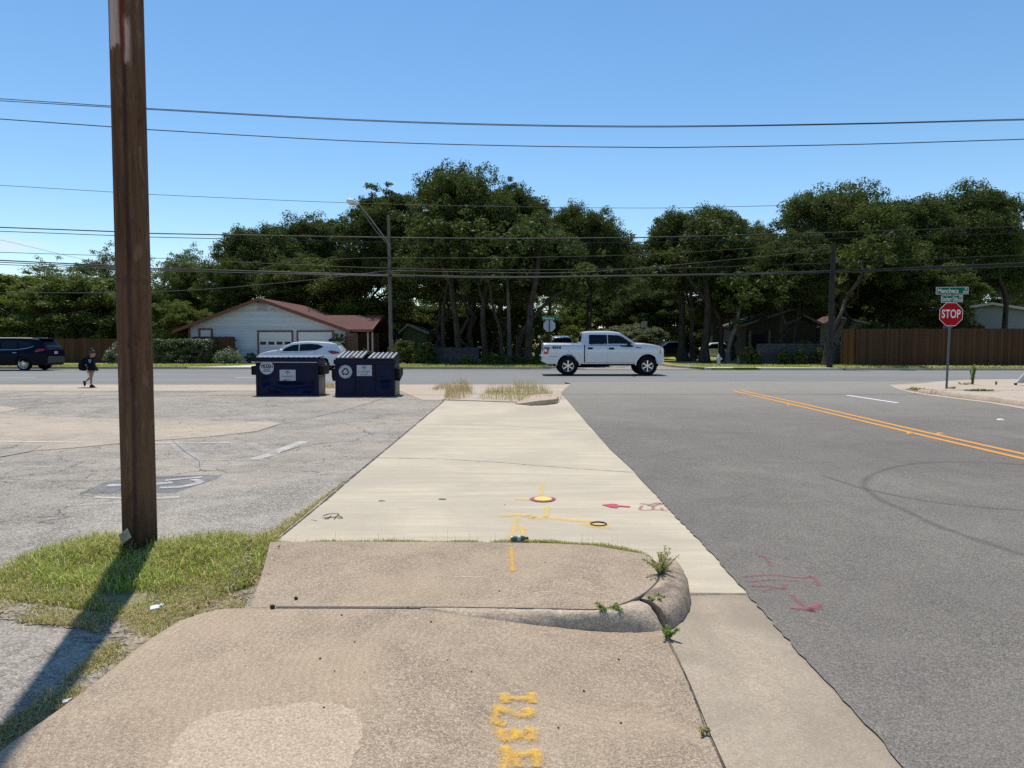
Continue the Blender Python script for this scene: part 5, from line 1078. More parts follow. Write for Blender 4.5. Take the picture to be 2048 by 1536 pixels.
def mkcar(name, label, cat, loc, prof, W, mat, parts, wheels=(0.95, 3.85), wr_=0.37, rim=0.275, zb_=0.28, spokes=14, sw=0.011, rz=0.0, scale=1.0, mirror=False):
    ar = [(wx, wr_ + 0.03, wr_ + 0.06) for wx in wheels]; L = max(p[0] for p in prof)
    o = list(prof) + bottom(0.1, L - 0.1, zb_, ar); t = thing(name, label, cat, loc, rz); t.scale = (-scale if mirror else scale, scale, scale)
    c = Car(o, ar, W, secS, plan_of(L), 0.06, 1.0); c.L = L; c.shell(t, mat); parts(c, None, t)
    for wx in wheels:
        for sd in (-1, 1): wheel(t, (wx, sd * (W - 0.12), wr_), wr_, rim, 0.23, 1 if sd < 0 else -1, spokes, sw)
    return t
np_ = P(47, 740, 38.6)
mkcar('dark_suv', 'dark navy suv driving out of the frame at the left edge', 'suv', (np_.x - 3.85 * 1.03, 39.55, 0.012), Lc, 0.93, M['navy_car'], navy_parts, scale=1.03)
# ---- parked cars in the shade
def sedan_parts(c, Q, t):
    for sd in (-1, 1):
        c.panel('side_window', [(1.55, 0.98), (2.05, 1.32), (2.55, 1.36), (2.55, 0.97)], sd, M['glass'], t, 0.008)
        c.panel('side_window', [(2.62, 0.97), (2.62, 1.36), (3.15, 1.32), (3.6, 1.02)], sd, M['glass'], t, 0.008)
        c.panel('headlight', [(0.1, 0.66), (0.5, 0.78), (0.55, 0.72), (0.15, 0.58)], sd, M['clear_lens'], t, 0.012); c.panel('taillight', [(4.3, 0.78), (4.65, 0.84), (4.66, 0.74), (4.35, 0.7)], sd, M['red_lens'], t, 0.012)
    c.cross('windshield', (1.3, 0.96), (2.0, 1.36), M['glass'], t, 0.9); c.cross('rear_window', (3.3, 1.36), (3.95, 1.04), M['glass'], t, 0.88)
Ls = [(0.0, 0.4), (0.02, 0.62), (0.15, 0.76), (0.7, 0.88), (1.25, 0.94), (2.05, 1.40), (2.6, 1.44), (3.2, 1.40), (4.0, 1.02), (4.55, 0.98), (4.68, 0.85), (4.7, 0.4)]
q = P(1372, 696, 62); mkcar('parked_sedan', 'white sedan parked in the shade between the oak trunks', 'car', (q.x, 62, 0.12), Ls, 0.9, M['white_car'], sedan_parts, (0.9, 3.7), 0.32, 0.23, 0.24)
q = P(1282, 700, 58); mkcar('parked_car', 'black car parked under the oaks beyond the truck hood', 'car', (q.x, 58.5, 0.12), Ls, 0.9, M['black_car'], sedan_parts, (0.9, 3.7), 0.33, 0.24, 0.24, rz=R(14), scale=1.06)
q = P(1638, 692, 51); mkcar('parked_car', 'white car parked behind the right stone wall, only its roof showing', 'car', (q.x, 51.5, 0.12), Ls, 0.88, M['white_car'], sedan_parts, (0.9, 3.7), 0.33, 0.24, 0.24, scale=1.12)
q = P(1124, 690, 52); mkcar('parked_suv', 'silver suv facing the camera behind the truck bed, its windscreen catching the sky', 'suv', (q.x, 50.5, 0.12), Lc, 0.93, M['white_car'], navy_parts, rz=R(90), scale=1.1)
# ------------------------------------------------------------------ buildings, fences, walls
M['siding'] = boardmat('white_siding', (0.36, 0.40, 0.45), (0.49, 0.54, 0.59), 0.2, 0.8, 2)
M['rust_trim'] = plain('rust_red_trim', (0.145, 0.042, 0.024), 0.7, var=0.15, vscale=3)
M['shingle'] = aggregate('red_shingle', (0.065, 0.028, 0.023), (0.165, 0.075, 0.062), 14, 0.22, 0.5, 0.6, streak=((1, 1, 5), (0.09, 0.04, 0.035), 0.35))
M['door_white'] = plain('garage_door_white', (0.49, 0.51, 0.53), 0.6, var=0.04)
M['dark_glass'] = plain('dark_window', (0.008, 0.009, 0.011), 0.1, spec=0.15)
M['soffit'] = plain('soffit', (0.38, 0.30, 0.24), 0.8)
M['brick'] = aggregate('dark_brick', (0.06, 0.035, 0.026), (0.15, 0.085, 0.06), 9, 0.15, 0.8, 0.6)
M['grey_wall'] = plain('grey_wall', (0.20, 0.21, 0.225), 0.8, var=0.05)
M['grey_roof'] = aggregate('grey_shingle', (0.05, 0.05, 0.05), (0.13, 0.127, 0.12), 14, 0.15, 0.5, 0.6)
M['olive'] = plain('olive_wall', (0.030, 0.028, 0.017), 0.85, var=0.08)
M['tan_trim'] = plain('tan_trim', (0.17, 0.15, 0.11), 0.8)
M['green_wall'] = plain('green_shed_wall', (0.05, 0.07, 0.02), 0.85, var=0.1)
M['cedar_new'] = boardmat('new_cedar_board', (0.085, 0.036, 0.014), (0.19, 0.088, 0.036), 0.14)
M['cedar_old'] = boardmat('old_cedar_board', (0.042, 0.020, 0.010), (0.105, 0.054, 0.028), 0.14)
M['slate'] = aggregate('stacked_stone', (0.035, 0.038, 0.043), (0.15, 0.157, 0.168), 6, 0.2, 1.2, 0.6, streak=((0.9, 0.9, 14), (0.05, 0.052, 0.056), 0.75))
def siding(b, poly_lr, z0, z1, y, step=0.2, proud=0.022, mi=0):
    z = z0
    while z < z1 - 1e-3:
        zt = min(z + step, z1); a, b_ = poly_lr(z); c, d = poly_lr(zt)
        if b_ - a < 0.05: break
        vs = [(a, y - proud, z), (b_, y - proud, z), (d, y, zt), (c, y, zt), (a, y + 0.02, z), (b_, y + 0.02, z)]
        b.add(vs, [(0, 1, 2, 3), (4, 5, 1, 0)], mi); z = zt
def gable_roof(b, xl, zl, xa, za, xr, zr, y0, y1, th=0.14, mi=0):
    """two slopes along Y, with thickness; ridge at xa"""
    poly = [(xl, zl), (xa, za), (xr, zr), (xr, zr - th), (xa, za - th), (xl, zl - th)]
    b.prism(poly, y0, y1, 'y', mi)
# white house with the red roof
D0 = 50.0; gl = P(368, 660, D0); ap = P(522, 598, D0); er = P(697, 661, D0); el = P(352, 658, D0)
wh = thing('white_house', 'white sided gable house with rust red trim and red shingle roof across the road', 'house', (ap.x, D0, 0.1))
ox, oz = ap.x, 0.1
X = lambda px: P(px, 680, D0).x - ox
Z = lambda py: P(600, py, D0).z - oz
xl, xr_, za, ze = X(378), X(690), Z(600), Z(655)
zr2 = Z(659)
def lr(z):
    a = xl if z < ze else xl + (0 - xl) * (z - ze) / (za - ze); b = xr_ if z < zr2 else xr_ + (0 - xr_) * (z - zr2) / (za - zr2); return a, b
b = MB(); siding(b, lr, 0.0, za - 0.16, 0.0)
b.prism([(xl, 0), (xr_, 0), (xr_, zr2 - 0.1), (0, za - 0.2), (xl, ze - 0.1)], 0.03, 0.2, 'y')
b.box((xl + 0.1, 8, ze / 2 - 0.1), (0.2, 15.5, ze - 0.2)); b.box((xr_ - 0.1, 8, zr2 / 2 - 0.1), (0.2, 15.5, zr2 - 0.2))
b.build('wall', M['siding'], wh)
sl_l = (za - ze) / (0 - xl)
b = MB(); gable_roof(b, X(352), ze - sl_l * (xl - X(352)) + 0.14, 0, za + 0.14, X(703), zr2 - (za - zr2) / xr_ * (X(703) - xr_) + 0.14, -0.55, 15.5, 0.12)
rf = b.build('roof', M['shingle'], wh)
b = MB()
for (xe, zz) in ((X(352), ze - sl_l * (xl - X(352))), (X(703), zr2 - (za - zr2) / xr_ * (X(703) - xr_))):
    b.prism([(0, za + 0.13), (xe, zz + 0.13), (xe, zz - 0.10), (0, za - 0.10)], -0.60, -0.552, 'y')
b.build('bargeboard', M['rust_trim'], rf)
MB().tube([(X(588), 3.8, Z(617) - 0.1), (X(588), 3.8, Z(608))], 0.06, 8).build('roof_vent', M['soffit'], rf)
for a, c in ((515.6, 587), (594, 668)):
    fr_ = MB(); t_, zt = 0.11, Z(664)
    fr_.box((X(a) + t_ / 2, -0.05, zt / 2), (t_, 0.08, zt)); fr_.box((X(c) - t_ / 2, -0.05, zt / 2), (t_, 0.08, zt)); fr_.box(((X(a) + X(c)) / 2, -0.052, zt + t_ / 2), (X(c) - X(a), 0.084, t_))
    g = MB(); w_ = X(c) - X(a) - 2 * t_; n = 4
    for i in range(n): g.box(((X(a) + X(c)) / 2, -0.035, (zt) * (i + 0.5) / n), (w_, 0.04, zt / n - 0.015))
    gd = g.build('garage_door', M['door_white'], wh); fr_.build('frame', M['rust_trim'], gd)
    if a < 520:
        for i in range(4):
            cx = X(a) + t_ + w_ * (i + 0.5) / 4; MB().box((cx, -0.06, Z(686.3)), (w_ / 4 * 0.72, 0.02, 0.21)).build('window', M['dark_glass'], gd)
fr_ = MB(); zt = Z(660)
for xx in (X(400), X(424.5)): fr_.box((xx, -0.05, zt / 2), (0.12, 0.08, zt))
fr_.box(((X(400) + X(424.5)) / 2, -0.052, zt + 0.06), (X(424.5) - X(400) + 0.12, 0.084, 0.12))
dd = MB().box(((X(400) + X(424.5)) / 2, -0.03, zt / 2), (X(424.5) - X(400) - 0.12, 0.04, zt)).build('side_door', M['door_white'], wh); fr_.build('frame', M['rust_trim'], dd)
v = MB(); v.box((X(525.8), -0.03, Z(615)), (X(536) - X(515.6), 0.03, Z(606.6) - Z(623)))
vv = v.build('gable_vent', M['siding'], wh); s_ = MB()
for i in range(8): s_.box((X(525.8), -0.06, Z(622.2) + i * (Z(607) - Z(622.2)) / 8 + 0.03), (X(535) - X(517), 0.05, 0.03))
s_.build('louvre', plain('louvre_grey', (0.33, 0.32, 0.32), 0.8), vv)
lt = MB(); lt.box((X(547), -0.05, Z(620)), (0.14, 0.06, 0.10)); lt.ball((X(544), -0.13, Z(621)), 0.06, 8); lt.ball((X(549.5), -0.13, Z(621)), 0.06, 8); lt.build('floodlight', M['door_white'], wh)
MB().box((xl + 0.05, -0.06, ze / 2), (0.14, 0.07, ze)).build('corner_board', M['rust_trim'], wh)
# porch wing
wx0, wx1 = X(668), P(745, 660, 50).x - ox; zf, zk = P(700, 659, 50).z - oz, P(750, 630.5, 54).z - oz
xv = X(703) + (zk - (zr2 - (za - zr2) / xr_ * (X(703) - xr_))) / -((za - zr2) / xr_) - 0.25; xw_ = X(694)
b = MB(); vs = [(xw_, -0.3, zf), (wx1, -0.3, zf), (wx1, 4.0, zk), (xv, 4.0, zk), (wx1, 8.3, zf), (xw_, 8.3, zf)]; b.add(vs + [(p[0], p[1], p[2] - 0.12) for p in vs], [(0, 1, 2, 3), (3, 2, 4, 5), (6, 9, 8, 7), (9, 11, 10, 8), (0, 6, 7, 1), (1, 7, 8, 2), (2, 8, 10, 4)]); wr_f = b.build('porch_roof', M['shingle'], wh)
MB().prism([(4.0, zk + 0.01), (-0.34, zf + 0.01), (-0.34, zf - 0.18), (4.0, zk - 0.16)], wx1 + 0.002, wx1 + 0.06, 'x').build('bargeboard', M['rust_trim'], wr_f)
MB().box(((xw_ + wx1) / 2, -0.33, zf - 0.09), (wx1 - xw_, 0.05, 0.16)).build('fascia', M['rust_trim'], wr_f)
MB().box(((wx0 + wx1) / 2 - 0.1, 4.2, zf / 2 - 0.1), (wx1 - wx0 - 0.5, 0.2, zf - 0.2)).build('porch_wall', M['brick'], wh)
for px in (738, 747): MB().box((P(px, 680, 50.2).x - ox - 0.05, 0.1, zf / 2 - 0.1), (0.10, 0.10, zf - 0.2)).build('porch_post', M['soffit'], wh)
b = MB()
for i in range(7): b.box((X(690) + 0.14 * i, 0.0, 0.95), (0.125, 0.03, 1.9))
b.build('porch_screen', boardmat('porch_board', (0.09, 0.05, 0.035), (0.17, 0.10, 0.07), 0.14), wh)
# fences (each run one thing with boards in its mesh; posts and rails as parts)
def fence(name, label, a, b_, h, mat, board=0.14, z0=0.1, seed=1, bowed=0.0):
    rg = random.Random(seed); A, B = Vector((a[0], a[1], 0)), Vector((b_[0], b_[1], 0)); L = (B - A).length; t = thing(name, label, 'fence', (A.x, A.y, z0), math.atan2(B.y - A.y, B.x - A.x))
    m = MB(); n = int(L / board)
    for i in range(n): m.box(((i + 0.5) * board, rg.uniform(-0.012, 0.012), h / 2 + rg.uniform(-0.01, 0.025)), (board * rg.uniform(0.95, 0.995), 0.02, h))
    m.build('boards', mat, t)
    for i in range(0, int(L / 2.4) + 1): MB().box((min(i * 2.4, L), 0.08, h * 0.48), (0.09, 0.09, h * 0.96)).build('post', mat, t)
    r = MB(); [r.box((L / 2, 0.045, zz), (L, 0.04, 0.09)) for zz in (0.3, h * 0.55, h - 0.25)]; r.build('rail', mat, t)
    return t
q0, q1 = P(110, 680, 50), P(245, 680, 50); fence('plank_fence', 'dark weathered plank fence behind the walking person, left of the tall pole', (q0.x - 4, 50), (q1.x, 50), 1.72, M['cedar_old'], seed=2)
q0, q1 = P(385, 680, 49.3), P(473, 680, 49.3); fence('plank_fence', 'short dark plank fence between the clipped hedge and the white house wall', (q0.x, 49.3), (q1.x, 49.3), 1.85, M['cedar_old'], seed=3)
q0 = P(1681.5, 690, 44.6); q1 = P(1712, 690, 43.4); q2 = P(2300, 690, 42.9)
fence('cedar_fence', 'tall new reddish cedar plank fence behind the stop sign, along the right verge', (q1.x, q1.y), (q2.x, q2.y), 2.28, M['cedar_old'], seed=4)
fence('cedar_fence', 'short lighter return of the tall cedar fence, angled away beside the dark pole', (q0.x, q0.y), (q1.x - 0.02, q1.y + 0.02), 2.28, M['cedar_new'], seed=5)
q0, q1 = P(985, 690, 49), P(1100, 690, 49)
wf_ = thing('wire_fence', 'low thin wire fence between the centre trunks and the far stop sign', 'fence', (q0.x, 49, 0.1)); L = q1.x - q0.x
b = MB(); [b.tube([(0, 0, zz), (L, 0, zz)], 0.012, 5) for zz in (0.4, 0.8, 1.2)]; b.build('wire', M['alloy_dark'], wf_)
for i in range(5): MB().tube([(L * i / 4, 0, 0), (L * i / 4, 0, 1.25)], 0.03, 6).build('post', M['alloy_dark'], wf_)
# stone walls
def stone_wall(label, a, b_, h, seed):
    rg = random.Random(seed); A, B = Vector((a[0], a[1], 0.1)), Vector((b_[0], b_[1], 0.1)); L = (B - A).length; t = thing('stone_wall', label, 'wall', A, math.atan2(B.y - A.y, B.x - A.x))
    m = MB(); m.box((L / 2, 0.16, h / 2), (L - 0.02, 0.24, h - 0.02)); z = 0
    while z < h - 0.03:
        ch = rg.uniform(0.06, 0.11); ch = min(ch, h - z); x = -rg.uniform(0, 0.3)
        while x < L:
            w_ = rg.uniform(0.25, 0.7); x0_, x1_ = max(x, 0), min(x + w_, L)
            if x1_ - x0_ > 0.06: m.box(((x0_ + x1_) / 2, rg.uniform(-0.02, 0.02), z + ch / 2), (x1_ - x0_ - 0.02, 0.12, ch - 0.018))
            x += w_
        z += ch
    m.build('courses', M['slate'], t); c = MB(); x = 0
    while x < L: c.box((min(x + 0.3, L), 0.1, h + 0.03), (0.58, 0.42, 0.06), rz=rg.uniform(-0.02, 0.02)); x += 0.6
    c.build('coping', M['slate'], t)
q0, q1 = P(862, 700, 47.2), P(958, 700, 47.2); stone_wall('low grey stacked stone wall under the tall centre oaks', (q0.x, 47.2), (q1.x, 47.2), 1.05, 3)
q0, q1 = P(1514, 700, 46.2), P(1682, 700, 45.6); stone_wall('low grey stacked stone wall left of the cedar fence, overgrown with dark shrubs', (q0.x, 46.2), (q1.x, 45.6), 1.30, 4)
# houses in the trees
def small_house(name, label, px0, px1, D, pe, pa, pya, wallm, roofm, depth=9, over=0.5, trim='tan_trim', apx=None):
    x0_, x1_ = P(px0, 680, D).x, P(px1, 680, D).x; t = thing(name, label, 'house', ((x0_ + x1_) / 2, D, 0.1)); o = (x0_ + x1_) / 2; w_ = (x1_ - x0_) / 2
    ze_ = P(0, pe, D).z - 0.1; xa_ = (P(apx, 680, D).x - o) if apx else 0; za_ = P(0, pya, D).z - 0.1
    b = MB(); siding(b, lambda z: (-w_ if z < ze_ else -w_ + (xa_ + w_) * (z - ze_) / (za_ - ze_), w_ if z < ze_ else w_ - (w_ - xa_) * (z - ze_) / (za_ - ze_)), 0, za_ - 0.1, 0.0, 0.22)
    b.prism([(-w_, 0), (w_, 0), (w_, ze_ - 0.1), (xa_, za_ - 0.14), (-w_, ze_ - 0.1)], 0.03, depth, 'y'); b.build('wall', M[wallm], t)
    k_ = (za_ - ze_) / (w_ + abs(xa_)); b = MB(); gable_roof(b, -w_ - over, ze_ - over * k_ + 0.1, xa_, za_ + 0.1, w_ + over, ze_ - over * k_ + 0.1, -0.5, depth + 0.3, 0.1); r_ = b.build('roof', M[roofm], t)
    b = MB()
    for s in (-1, 1): b.prism([(xa_, za_ + 0.11), (s * (w_ + over), ze_ - over * k_ + 0.11), (s * (w_ + over), ze_ - over * k_ - 0.08), (xa_, za_ - 0.08)], -0.55, -0.502, 'y')
    b.build('bargeboard', M[trim], r_); return t, o, w_, ze_, za_
M['white_trim'] = plain('white_trim', (0.40, 0.41, 0.42), 0.7)
gh, o, w_, ze_, za_ = small_house('grey_house', 'grey gable house with white trim behind the cedar fence, right of the stop sign', 1885, 2062, 58, 622, 0, 608, 'grey_wall', 'grey_roof', 10, 0.6, 'white_trim', 1973)
MB().prism([(-1.6, 0), (1.6, 0), (0, 0.42)], -0.06, -0.03, 'y').build('gable_panel', plain('gable_brown', (0.14, 0.12, 0.10), 0.8), gh).location = (P(1973, 0, 58).x - o, 0, P(0, 617, 58).z - 0.1)
for px in (1905, 1945): 
    f = MB().box((P(px, 0, 58).x - o, -0.04, 1.45), (1.1, 0.06, 1.2)).build('window', M['dark_glass'], gh)
th, o, w_, ze_, za_ = small_house('two_storey_house', 'dark olive two storey house deep in the shade of the right oaks', 1496, 1650, 64, 572, 0, 556, 'olive', 'grey_roof', 9, 0.5)
for px in (1535, 1578): 
    xw = P(px, 0, 64).x - o; zw = P(0, 608, 64).z - 0.1; f = MB().box((xw, -0.05, zw), (0.9, 0.04, 1.2)).build('window', M['dark_glass'], th); g = MB(); g.box((xw - 0.48, -0.06, zw), (0.07, 0.07, 1.3)); g.box((xw + 0.48, -0.06, zw), (0.07, 0.07, 1.3)); g.box((xw, -0.06, zw - 0.63), (1.03, 0.07, 0.07)); g.box((xw, -0.06, zw + 0.63), (1.03, 0.07, 0.07)); g.build('frame', M['white_trim'], f)
pg, o, w_, ze_, za_ = small_house('gable_porch_house', 'low olive gable house with a tan porch post, in front of the two storey house', 1492, 1632, 57, 648, 0, 620, 'olive', 'grey_roof', 6, 0.5, 'tan_trim', 1578)
MB().box((-w_ + 1.0, -0.05, 1.05), (0.95, 0.05, 2.1)).build('door', M['black'], pg)
for dx in (0.2, 1.75): MB().box((-w_ + dx, -0.3, 1.2), (0.14, 0.14, 2.4)).build('porch_post', M['tan_trim'], pg)
bh, o, w_, ze_, za_ = small_house('balcony_house', 'shaded house with a wooden balcony behind the curving oak trunk', 1425, 1490, 70, 595, 0, 580, 'olive', 'grey_roof', 8, 0.4)
b = MB(); zb_ = P(0, 645, 70).z - 0.1; b.box((0, -0.6, zb_ - 0.1), (2.6, 1.2, 0.14)); bal = b.build('balcony', M['brick'], bh); b = MB()
for i in range(13): b.box((-1.25 + i * 0.21, -1.18, zb_ + 0.45), (0.05, 0.05, 0.9))
b.box((0, -1.18, zb_ + 0.93), (2.6, 0.08, 0.06)); b.build('railing', M['brick'], bal)
MB().box((0.2, -0.05, zb_ + 1.05), (1.3, 0.05, 2.0)).build('window', plain('blue_grey_pane', (0.12, 0.14, 0.18), 0.2), bh)
for dx in (-1.2, 1.2): MB().box((dx, -1.1, zb_ / 2 - 0.1), (0.12, 0.12, zb_ - 0.15)).build('post', M['tan_trim'], bh)
rh, o, w_, ze_, za_ = small_house('red_roof_house', 'low house with a faded red roof glimpsed behind the leaning pale trunk', 1640, 1755, 60, 652, 0, 634, 'grey_wall', 'shingle', 9, 0.5, 'white_trim', 1668)
sh, o, w_, ze_, za_ = small_house('green_shed', 'small green shed between the dark shrub and the low stone wall', 806, 852, 56, 664, 0, 650, 'green_wall', 'grey_roof', 4, 0.3, 'tan_trim', 818)
MB().box((0.2, -0.05, 0.95), (0.8, 0.05, 1.9)).build('door', M['green_wall'], sh)
# ------------------------------------------------------------------ poles, lamp, wires
def polemat():
    m, nt, b = nodes('weathered_pole'); v = nd(nt, 'ShaderNodeTexCoord').outputs['Object']; s = nd(nt, 'ShaderNodeSeparateXYZ', {0: v})
    z = s.outputs[2]; x = math_(nt, 'SUBTRACT', s.outputs[0], math_(nt, 'MULTIPLY', z, dirp.x / dirp.z)); y = s.outputs[1]
    g1 = noise_(nt, nd(nt, 'ShaderNodeMapping', {'Vector': v, 'Scale': (26, 26, 0.9)}).outputs[0], 1.0, 7, 0.7, 0.3); g2 = noise_(nt, nd(nt, 'ShaderNodeMapping', {'Vector': v, 'Scale': (7, 7, 0.5)}).outputs[0], 1.0, 5, 0.6)
    n3 = noise_(nt, nd(nt, 'ShaderNodeMapping', {'Vector': v, 'Scale': (30, 30, 9)}).outputs[0], 1.0, 6, 0.7)
    c = mix_(nt, ramp_(nt, g1, [(0.35, 0), (0.66, 1)]), (0.075, 0.038, 0.021), (0.175, 0.095, 0.054))
    c = mix_(nt, math_(nt, 'MULTIPLY', ramp_(nt, g2, [(0.4, 0), (0.7, 1)]), 0.45), c, (0.20, 0.125, 0.080))
    c = mix_(nt, math_(nt, 'MULTIPLY', ramp_(nt, n3, [(0.62, 0), (0.70, 1)]), 0.75), c, (0.028, 0.010, 0.006))
    n4 = noise_(nt, nd(nt, 'ShaderNodeMapping', {'Vector': v, 'Scale': (14, 14, 3.2)}).outputs[0], 1.0, 6, 0.72, 0.8)
    c = mix_(nt, math_(nt, 'MULTIPLY', ramp_(nt, n4, [(0.54, 0), (0.62, 1)]), 0.55), c, (0.075, 0.026, 0.012)); c = mix_(nt, math_(nt, 'MULTIPLY', ramp_(nt, n4, [(0.36, 1), (0.43, 0)]), 0.5), c, (0.26, 0.165, 0.105))
    wob = math_(nt, 'MULTIPLY', math_(nt, 'SUBTRACT', noise_(nt, nd(nt, 'ShaderNodeMapping', {'Vector': v, 'Scale': (3, 3, 1.2)}).outputs[0], 1.0, 6, 0.7), 0.5), 0.05)
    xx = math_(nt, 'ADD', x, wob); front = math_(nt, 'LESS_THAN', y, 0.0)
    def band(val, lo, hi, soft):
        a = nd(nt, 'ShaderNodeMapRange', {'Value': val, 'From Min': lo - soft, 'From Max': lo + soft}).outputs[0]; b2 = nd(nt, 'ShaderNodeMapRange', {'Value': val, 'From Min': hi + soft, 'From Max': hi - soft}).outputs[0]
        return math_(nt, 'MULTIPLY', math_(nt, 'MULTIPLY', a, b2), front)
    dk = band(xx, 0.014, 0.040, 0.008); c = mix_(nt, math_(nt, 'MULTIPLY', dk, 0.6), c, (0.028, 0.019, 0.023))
    wz = math_(nt, 'ADD', z, math_(nt, 'MULTIPLY', math_(nt, 'SUBTRACT', n3, 0.5), 0.22))
    p1 = math_(nt, 'MULTIPLY', band(xx, -0.075, 0.010, 0.006), nd(nt, 'ShaderNodeMapRange', {'Value': wz, 'From Min': 3.60, 'From Max': 3.64}).outputs[0])
    p2 = math_(nt, 'MULTIPLY', band(xx, 0.030, 0.068, 0.008), math_(nt, 'MULTIPLY', nd(nt, 'ShaderNodeMapRange', {'Value': wz, 'From Min': 3.50, 'From Max': 3.54}).outputs[0], nd(nt, 'ShaderNodeMapRange', {'Value': wz, 'From Min': 3.85, 'From Max': 3.75}).outputs[0]))
    rust = mix_(nt, ramp_(nt, g1, [(0.50, 0), (0.66, 1)]), (0.60, 0.46, 0.385), (0.26, 0.08, 0.035))
    c = mix_(nt, math_(nt, 'MULTIPLY', math_(nt, 'MAXIMUM', p1, p2), 0.85), c, rust)
    p3 = math_(nt, 'MULTIPLY', band(xx, 0.010, 0.040, 0.006), nd(nt, 'ShaderNodeMapRange', {'Value': wz, 'From Min': 3.45, 'From Max': 3.6}).outputs[0]); c = mix_(nt, math_(nt, 'MULTIPLY', p3, 0.8), c, (0.17, 0.035, 0.018))
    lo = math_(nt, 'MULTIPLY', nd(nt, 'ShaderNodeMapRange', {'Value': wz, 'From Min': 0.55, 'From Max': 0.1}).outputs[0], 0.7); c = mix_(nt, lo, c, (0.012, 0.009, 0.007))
    sc_ = math_(nt, 'MULTIPLY', band(wz, 2.02, 2.045, 0.01), 0.6); c = mix_(nt, sc_, c, (0.07, 0.04, 0.03))
    nt.links.new(c, b.inputs['Base Color']); b.inputs['Roughness'].default_value = 0.9; b.inputs['Specular IOR Level'].default_value = 0.08
    setbump(nt, b, math_(nt, 'ADD', g1, math_(nt, 'MULTIPLY', n3, 0.4)), 0.7, 0.008); return m
pb_ = G(281, 1112, 0.0); ptop = P(252, 0, pb_.y); dirp = (ptop - Vector((pb_.x, pb_.y, 0))).normalized()
pole = thing('utility_pole', 'tall weathered brown pole standing in the grass clump in the left foreground', 'utility pole', (pb_.x, pb_.y, -0.05))
hp = 10.5; b = MB(); nseg = 30; rg = random.Random(4)
pts = [dirp * (hp * i / nseg) / dirp.z for i in range(nseg + 1)]
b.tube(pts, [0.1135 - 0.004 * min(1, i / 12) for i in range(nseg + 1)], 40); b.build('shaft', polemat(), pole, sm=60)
st_ = thing('paper_tag', 'small torn pale paper tag stapled to the foot of the tall pole', 'paper tag', (pb_.x - 0.050, pb_.y - 0.104, 0.175))
tagm = aggregate('old_paper', (0.30, 0.27, 0.20), (0.52, 0.49, 0.40), 60, 0.1, 12, 0.2)
mm = Matrix.Rotation(R(-24), 3, 'Z') @ Matrix.Rotation(R(-33), 3, 'Y')
MB().box((0, 0, 0), (0.112, 0.003, 0.072), M=mm).build('sheet', tagm, st_); b = MB()
for i, (w_, dz) in enumerate(((0.05, 0.02), (0.07, 0.006), (0.06, -0.008), (0.04, -0.02))): b.box(mm @ Vector((-0.01, -0.0022, dz)), (w_, 0.0008, 0.004), M=mm)
b.build('print_line', plain('faded_print', (0.2, 0.17, 0.12), 0.8), st_)
b = MB(); b.tube([(-0.10, 0, 0.10), (-0.165, 0, 0.11)], 0.016, 10); b.tube([(-0.135, 0, 0.106), (-0.17, 0, 0.11)], 0.028, 6); b.build('bolt', plain('rusty_bolt', (0.10, 0.06, 0.04), 0.7, var=0.3), pole)
# street lamp on a wooden pole
M['grey_pole'] = barkmat('grey_pole_wood', (0.085, 0.072, 0.062), (0.19, 0.165, 0.14), 9.0)
DL = 42.4; lb, lt_ = P(783, 737, DL), P(777, 430, DL); lamp = thing('street_lamp', 'grey wooden pole with a long street lamp arm, in front of the porch', 'street lamp', (lb.x, DL, 0.1))
MB().tube([(0, 0, -0.2), ((lt_.x - lb.x) * 0.5, 0, lt_.z * 0.5), (lt_.x - lb.x, 0, lt_.z - 0.1)], [0.125, 0.11, 0.09], 14).build('pole', M['grey_pole'], lamp, sm=60)
LP = lambda x, y, d=0: tuple(P(x, y, DL - d) - Vector((lb.x, DL, 0.1)))
M['galv'] = plain('galvanised', (0.22, 0.225, 0.23), 0.6, metal=0.3)
b = MB(); b.tube([LP(780, 489, 0.14), LP(760, 463, 1.0), LP(741, 437, 1.8), LP(716, 406, 2.5)], [0.035, 0.034, 0.032, 0.03], 8); b.tube([LP(784, 498, 0.15), LP(752, 462, 1.2), LP(728, 428, 2.1)], 0.018, 6); arm_ = b.build('arm', M['galv'], lamp)
h0, h1 = Vector(LP(718, 407, 2.5)), Vector(LP(693, 401, 2.9)); b = MB(); ds = (h1 - h0)
b.tube([h0, h0 + ds * 0.25, h0 + ds * 0.6, h0 + ds * 0.9, h1], [0.06, 0.12, 0.16, 0.13, 0.04], 14); hd = b.build('lamp_head', plain('lamp_grey', (0.62, 0.60, 0.57), 0.5), lamp, sm=60)
MB().ball(h0 + ds * 0.6 + Vector((0, 0, -0.10)), (0.17, 0.11, 0.09), 12).build('lens', plain('lamp_lens', (0.35, 0.35, 0.33), 0.2), hd, sm=60); MB().lathe([(0.035, 0), (0.035, 0.09), (0.0, 0.1)], 10, c=h0 + ds * 0.35 + Vector((0, 0, 0.12))).build('photocell', M['black'], hd)
DP = 40.2; rb = P(1662, 742, DP); up2 = thing('utility_pole', 'dark bare utility pole on the right verge before the cedar fence', 'utility pole', (rb.x, DP + 0.2, 0.1))
MB().tube([(0, 0, -0.2), (0.03, 0, 4), (0.06, 0, P(0, 488, DP).z)], [0.165, 0.15, 0.12], 14).build('shaft', barkmat('dark_pole_wood', (0.02, 0.018, 0.018), (0.06, 0.052, 0.048), 9.0), up2, sm=60)
hb_ = P(438, 700, 60); up3 = thing('utility_pole', 'thin dark pole rising behind the white house gable', 'utility pole', (hb_.x, 68, 0.1)); sc_ = 68 / 60
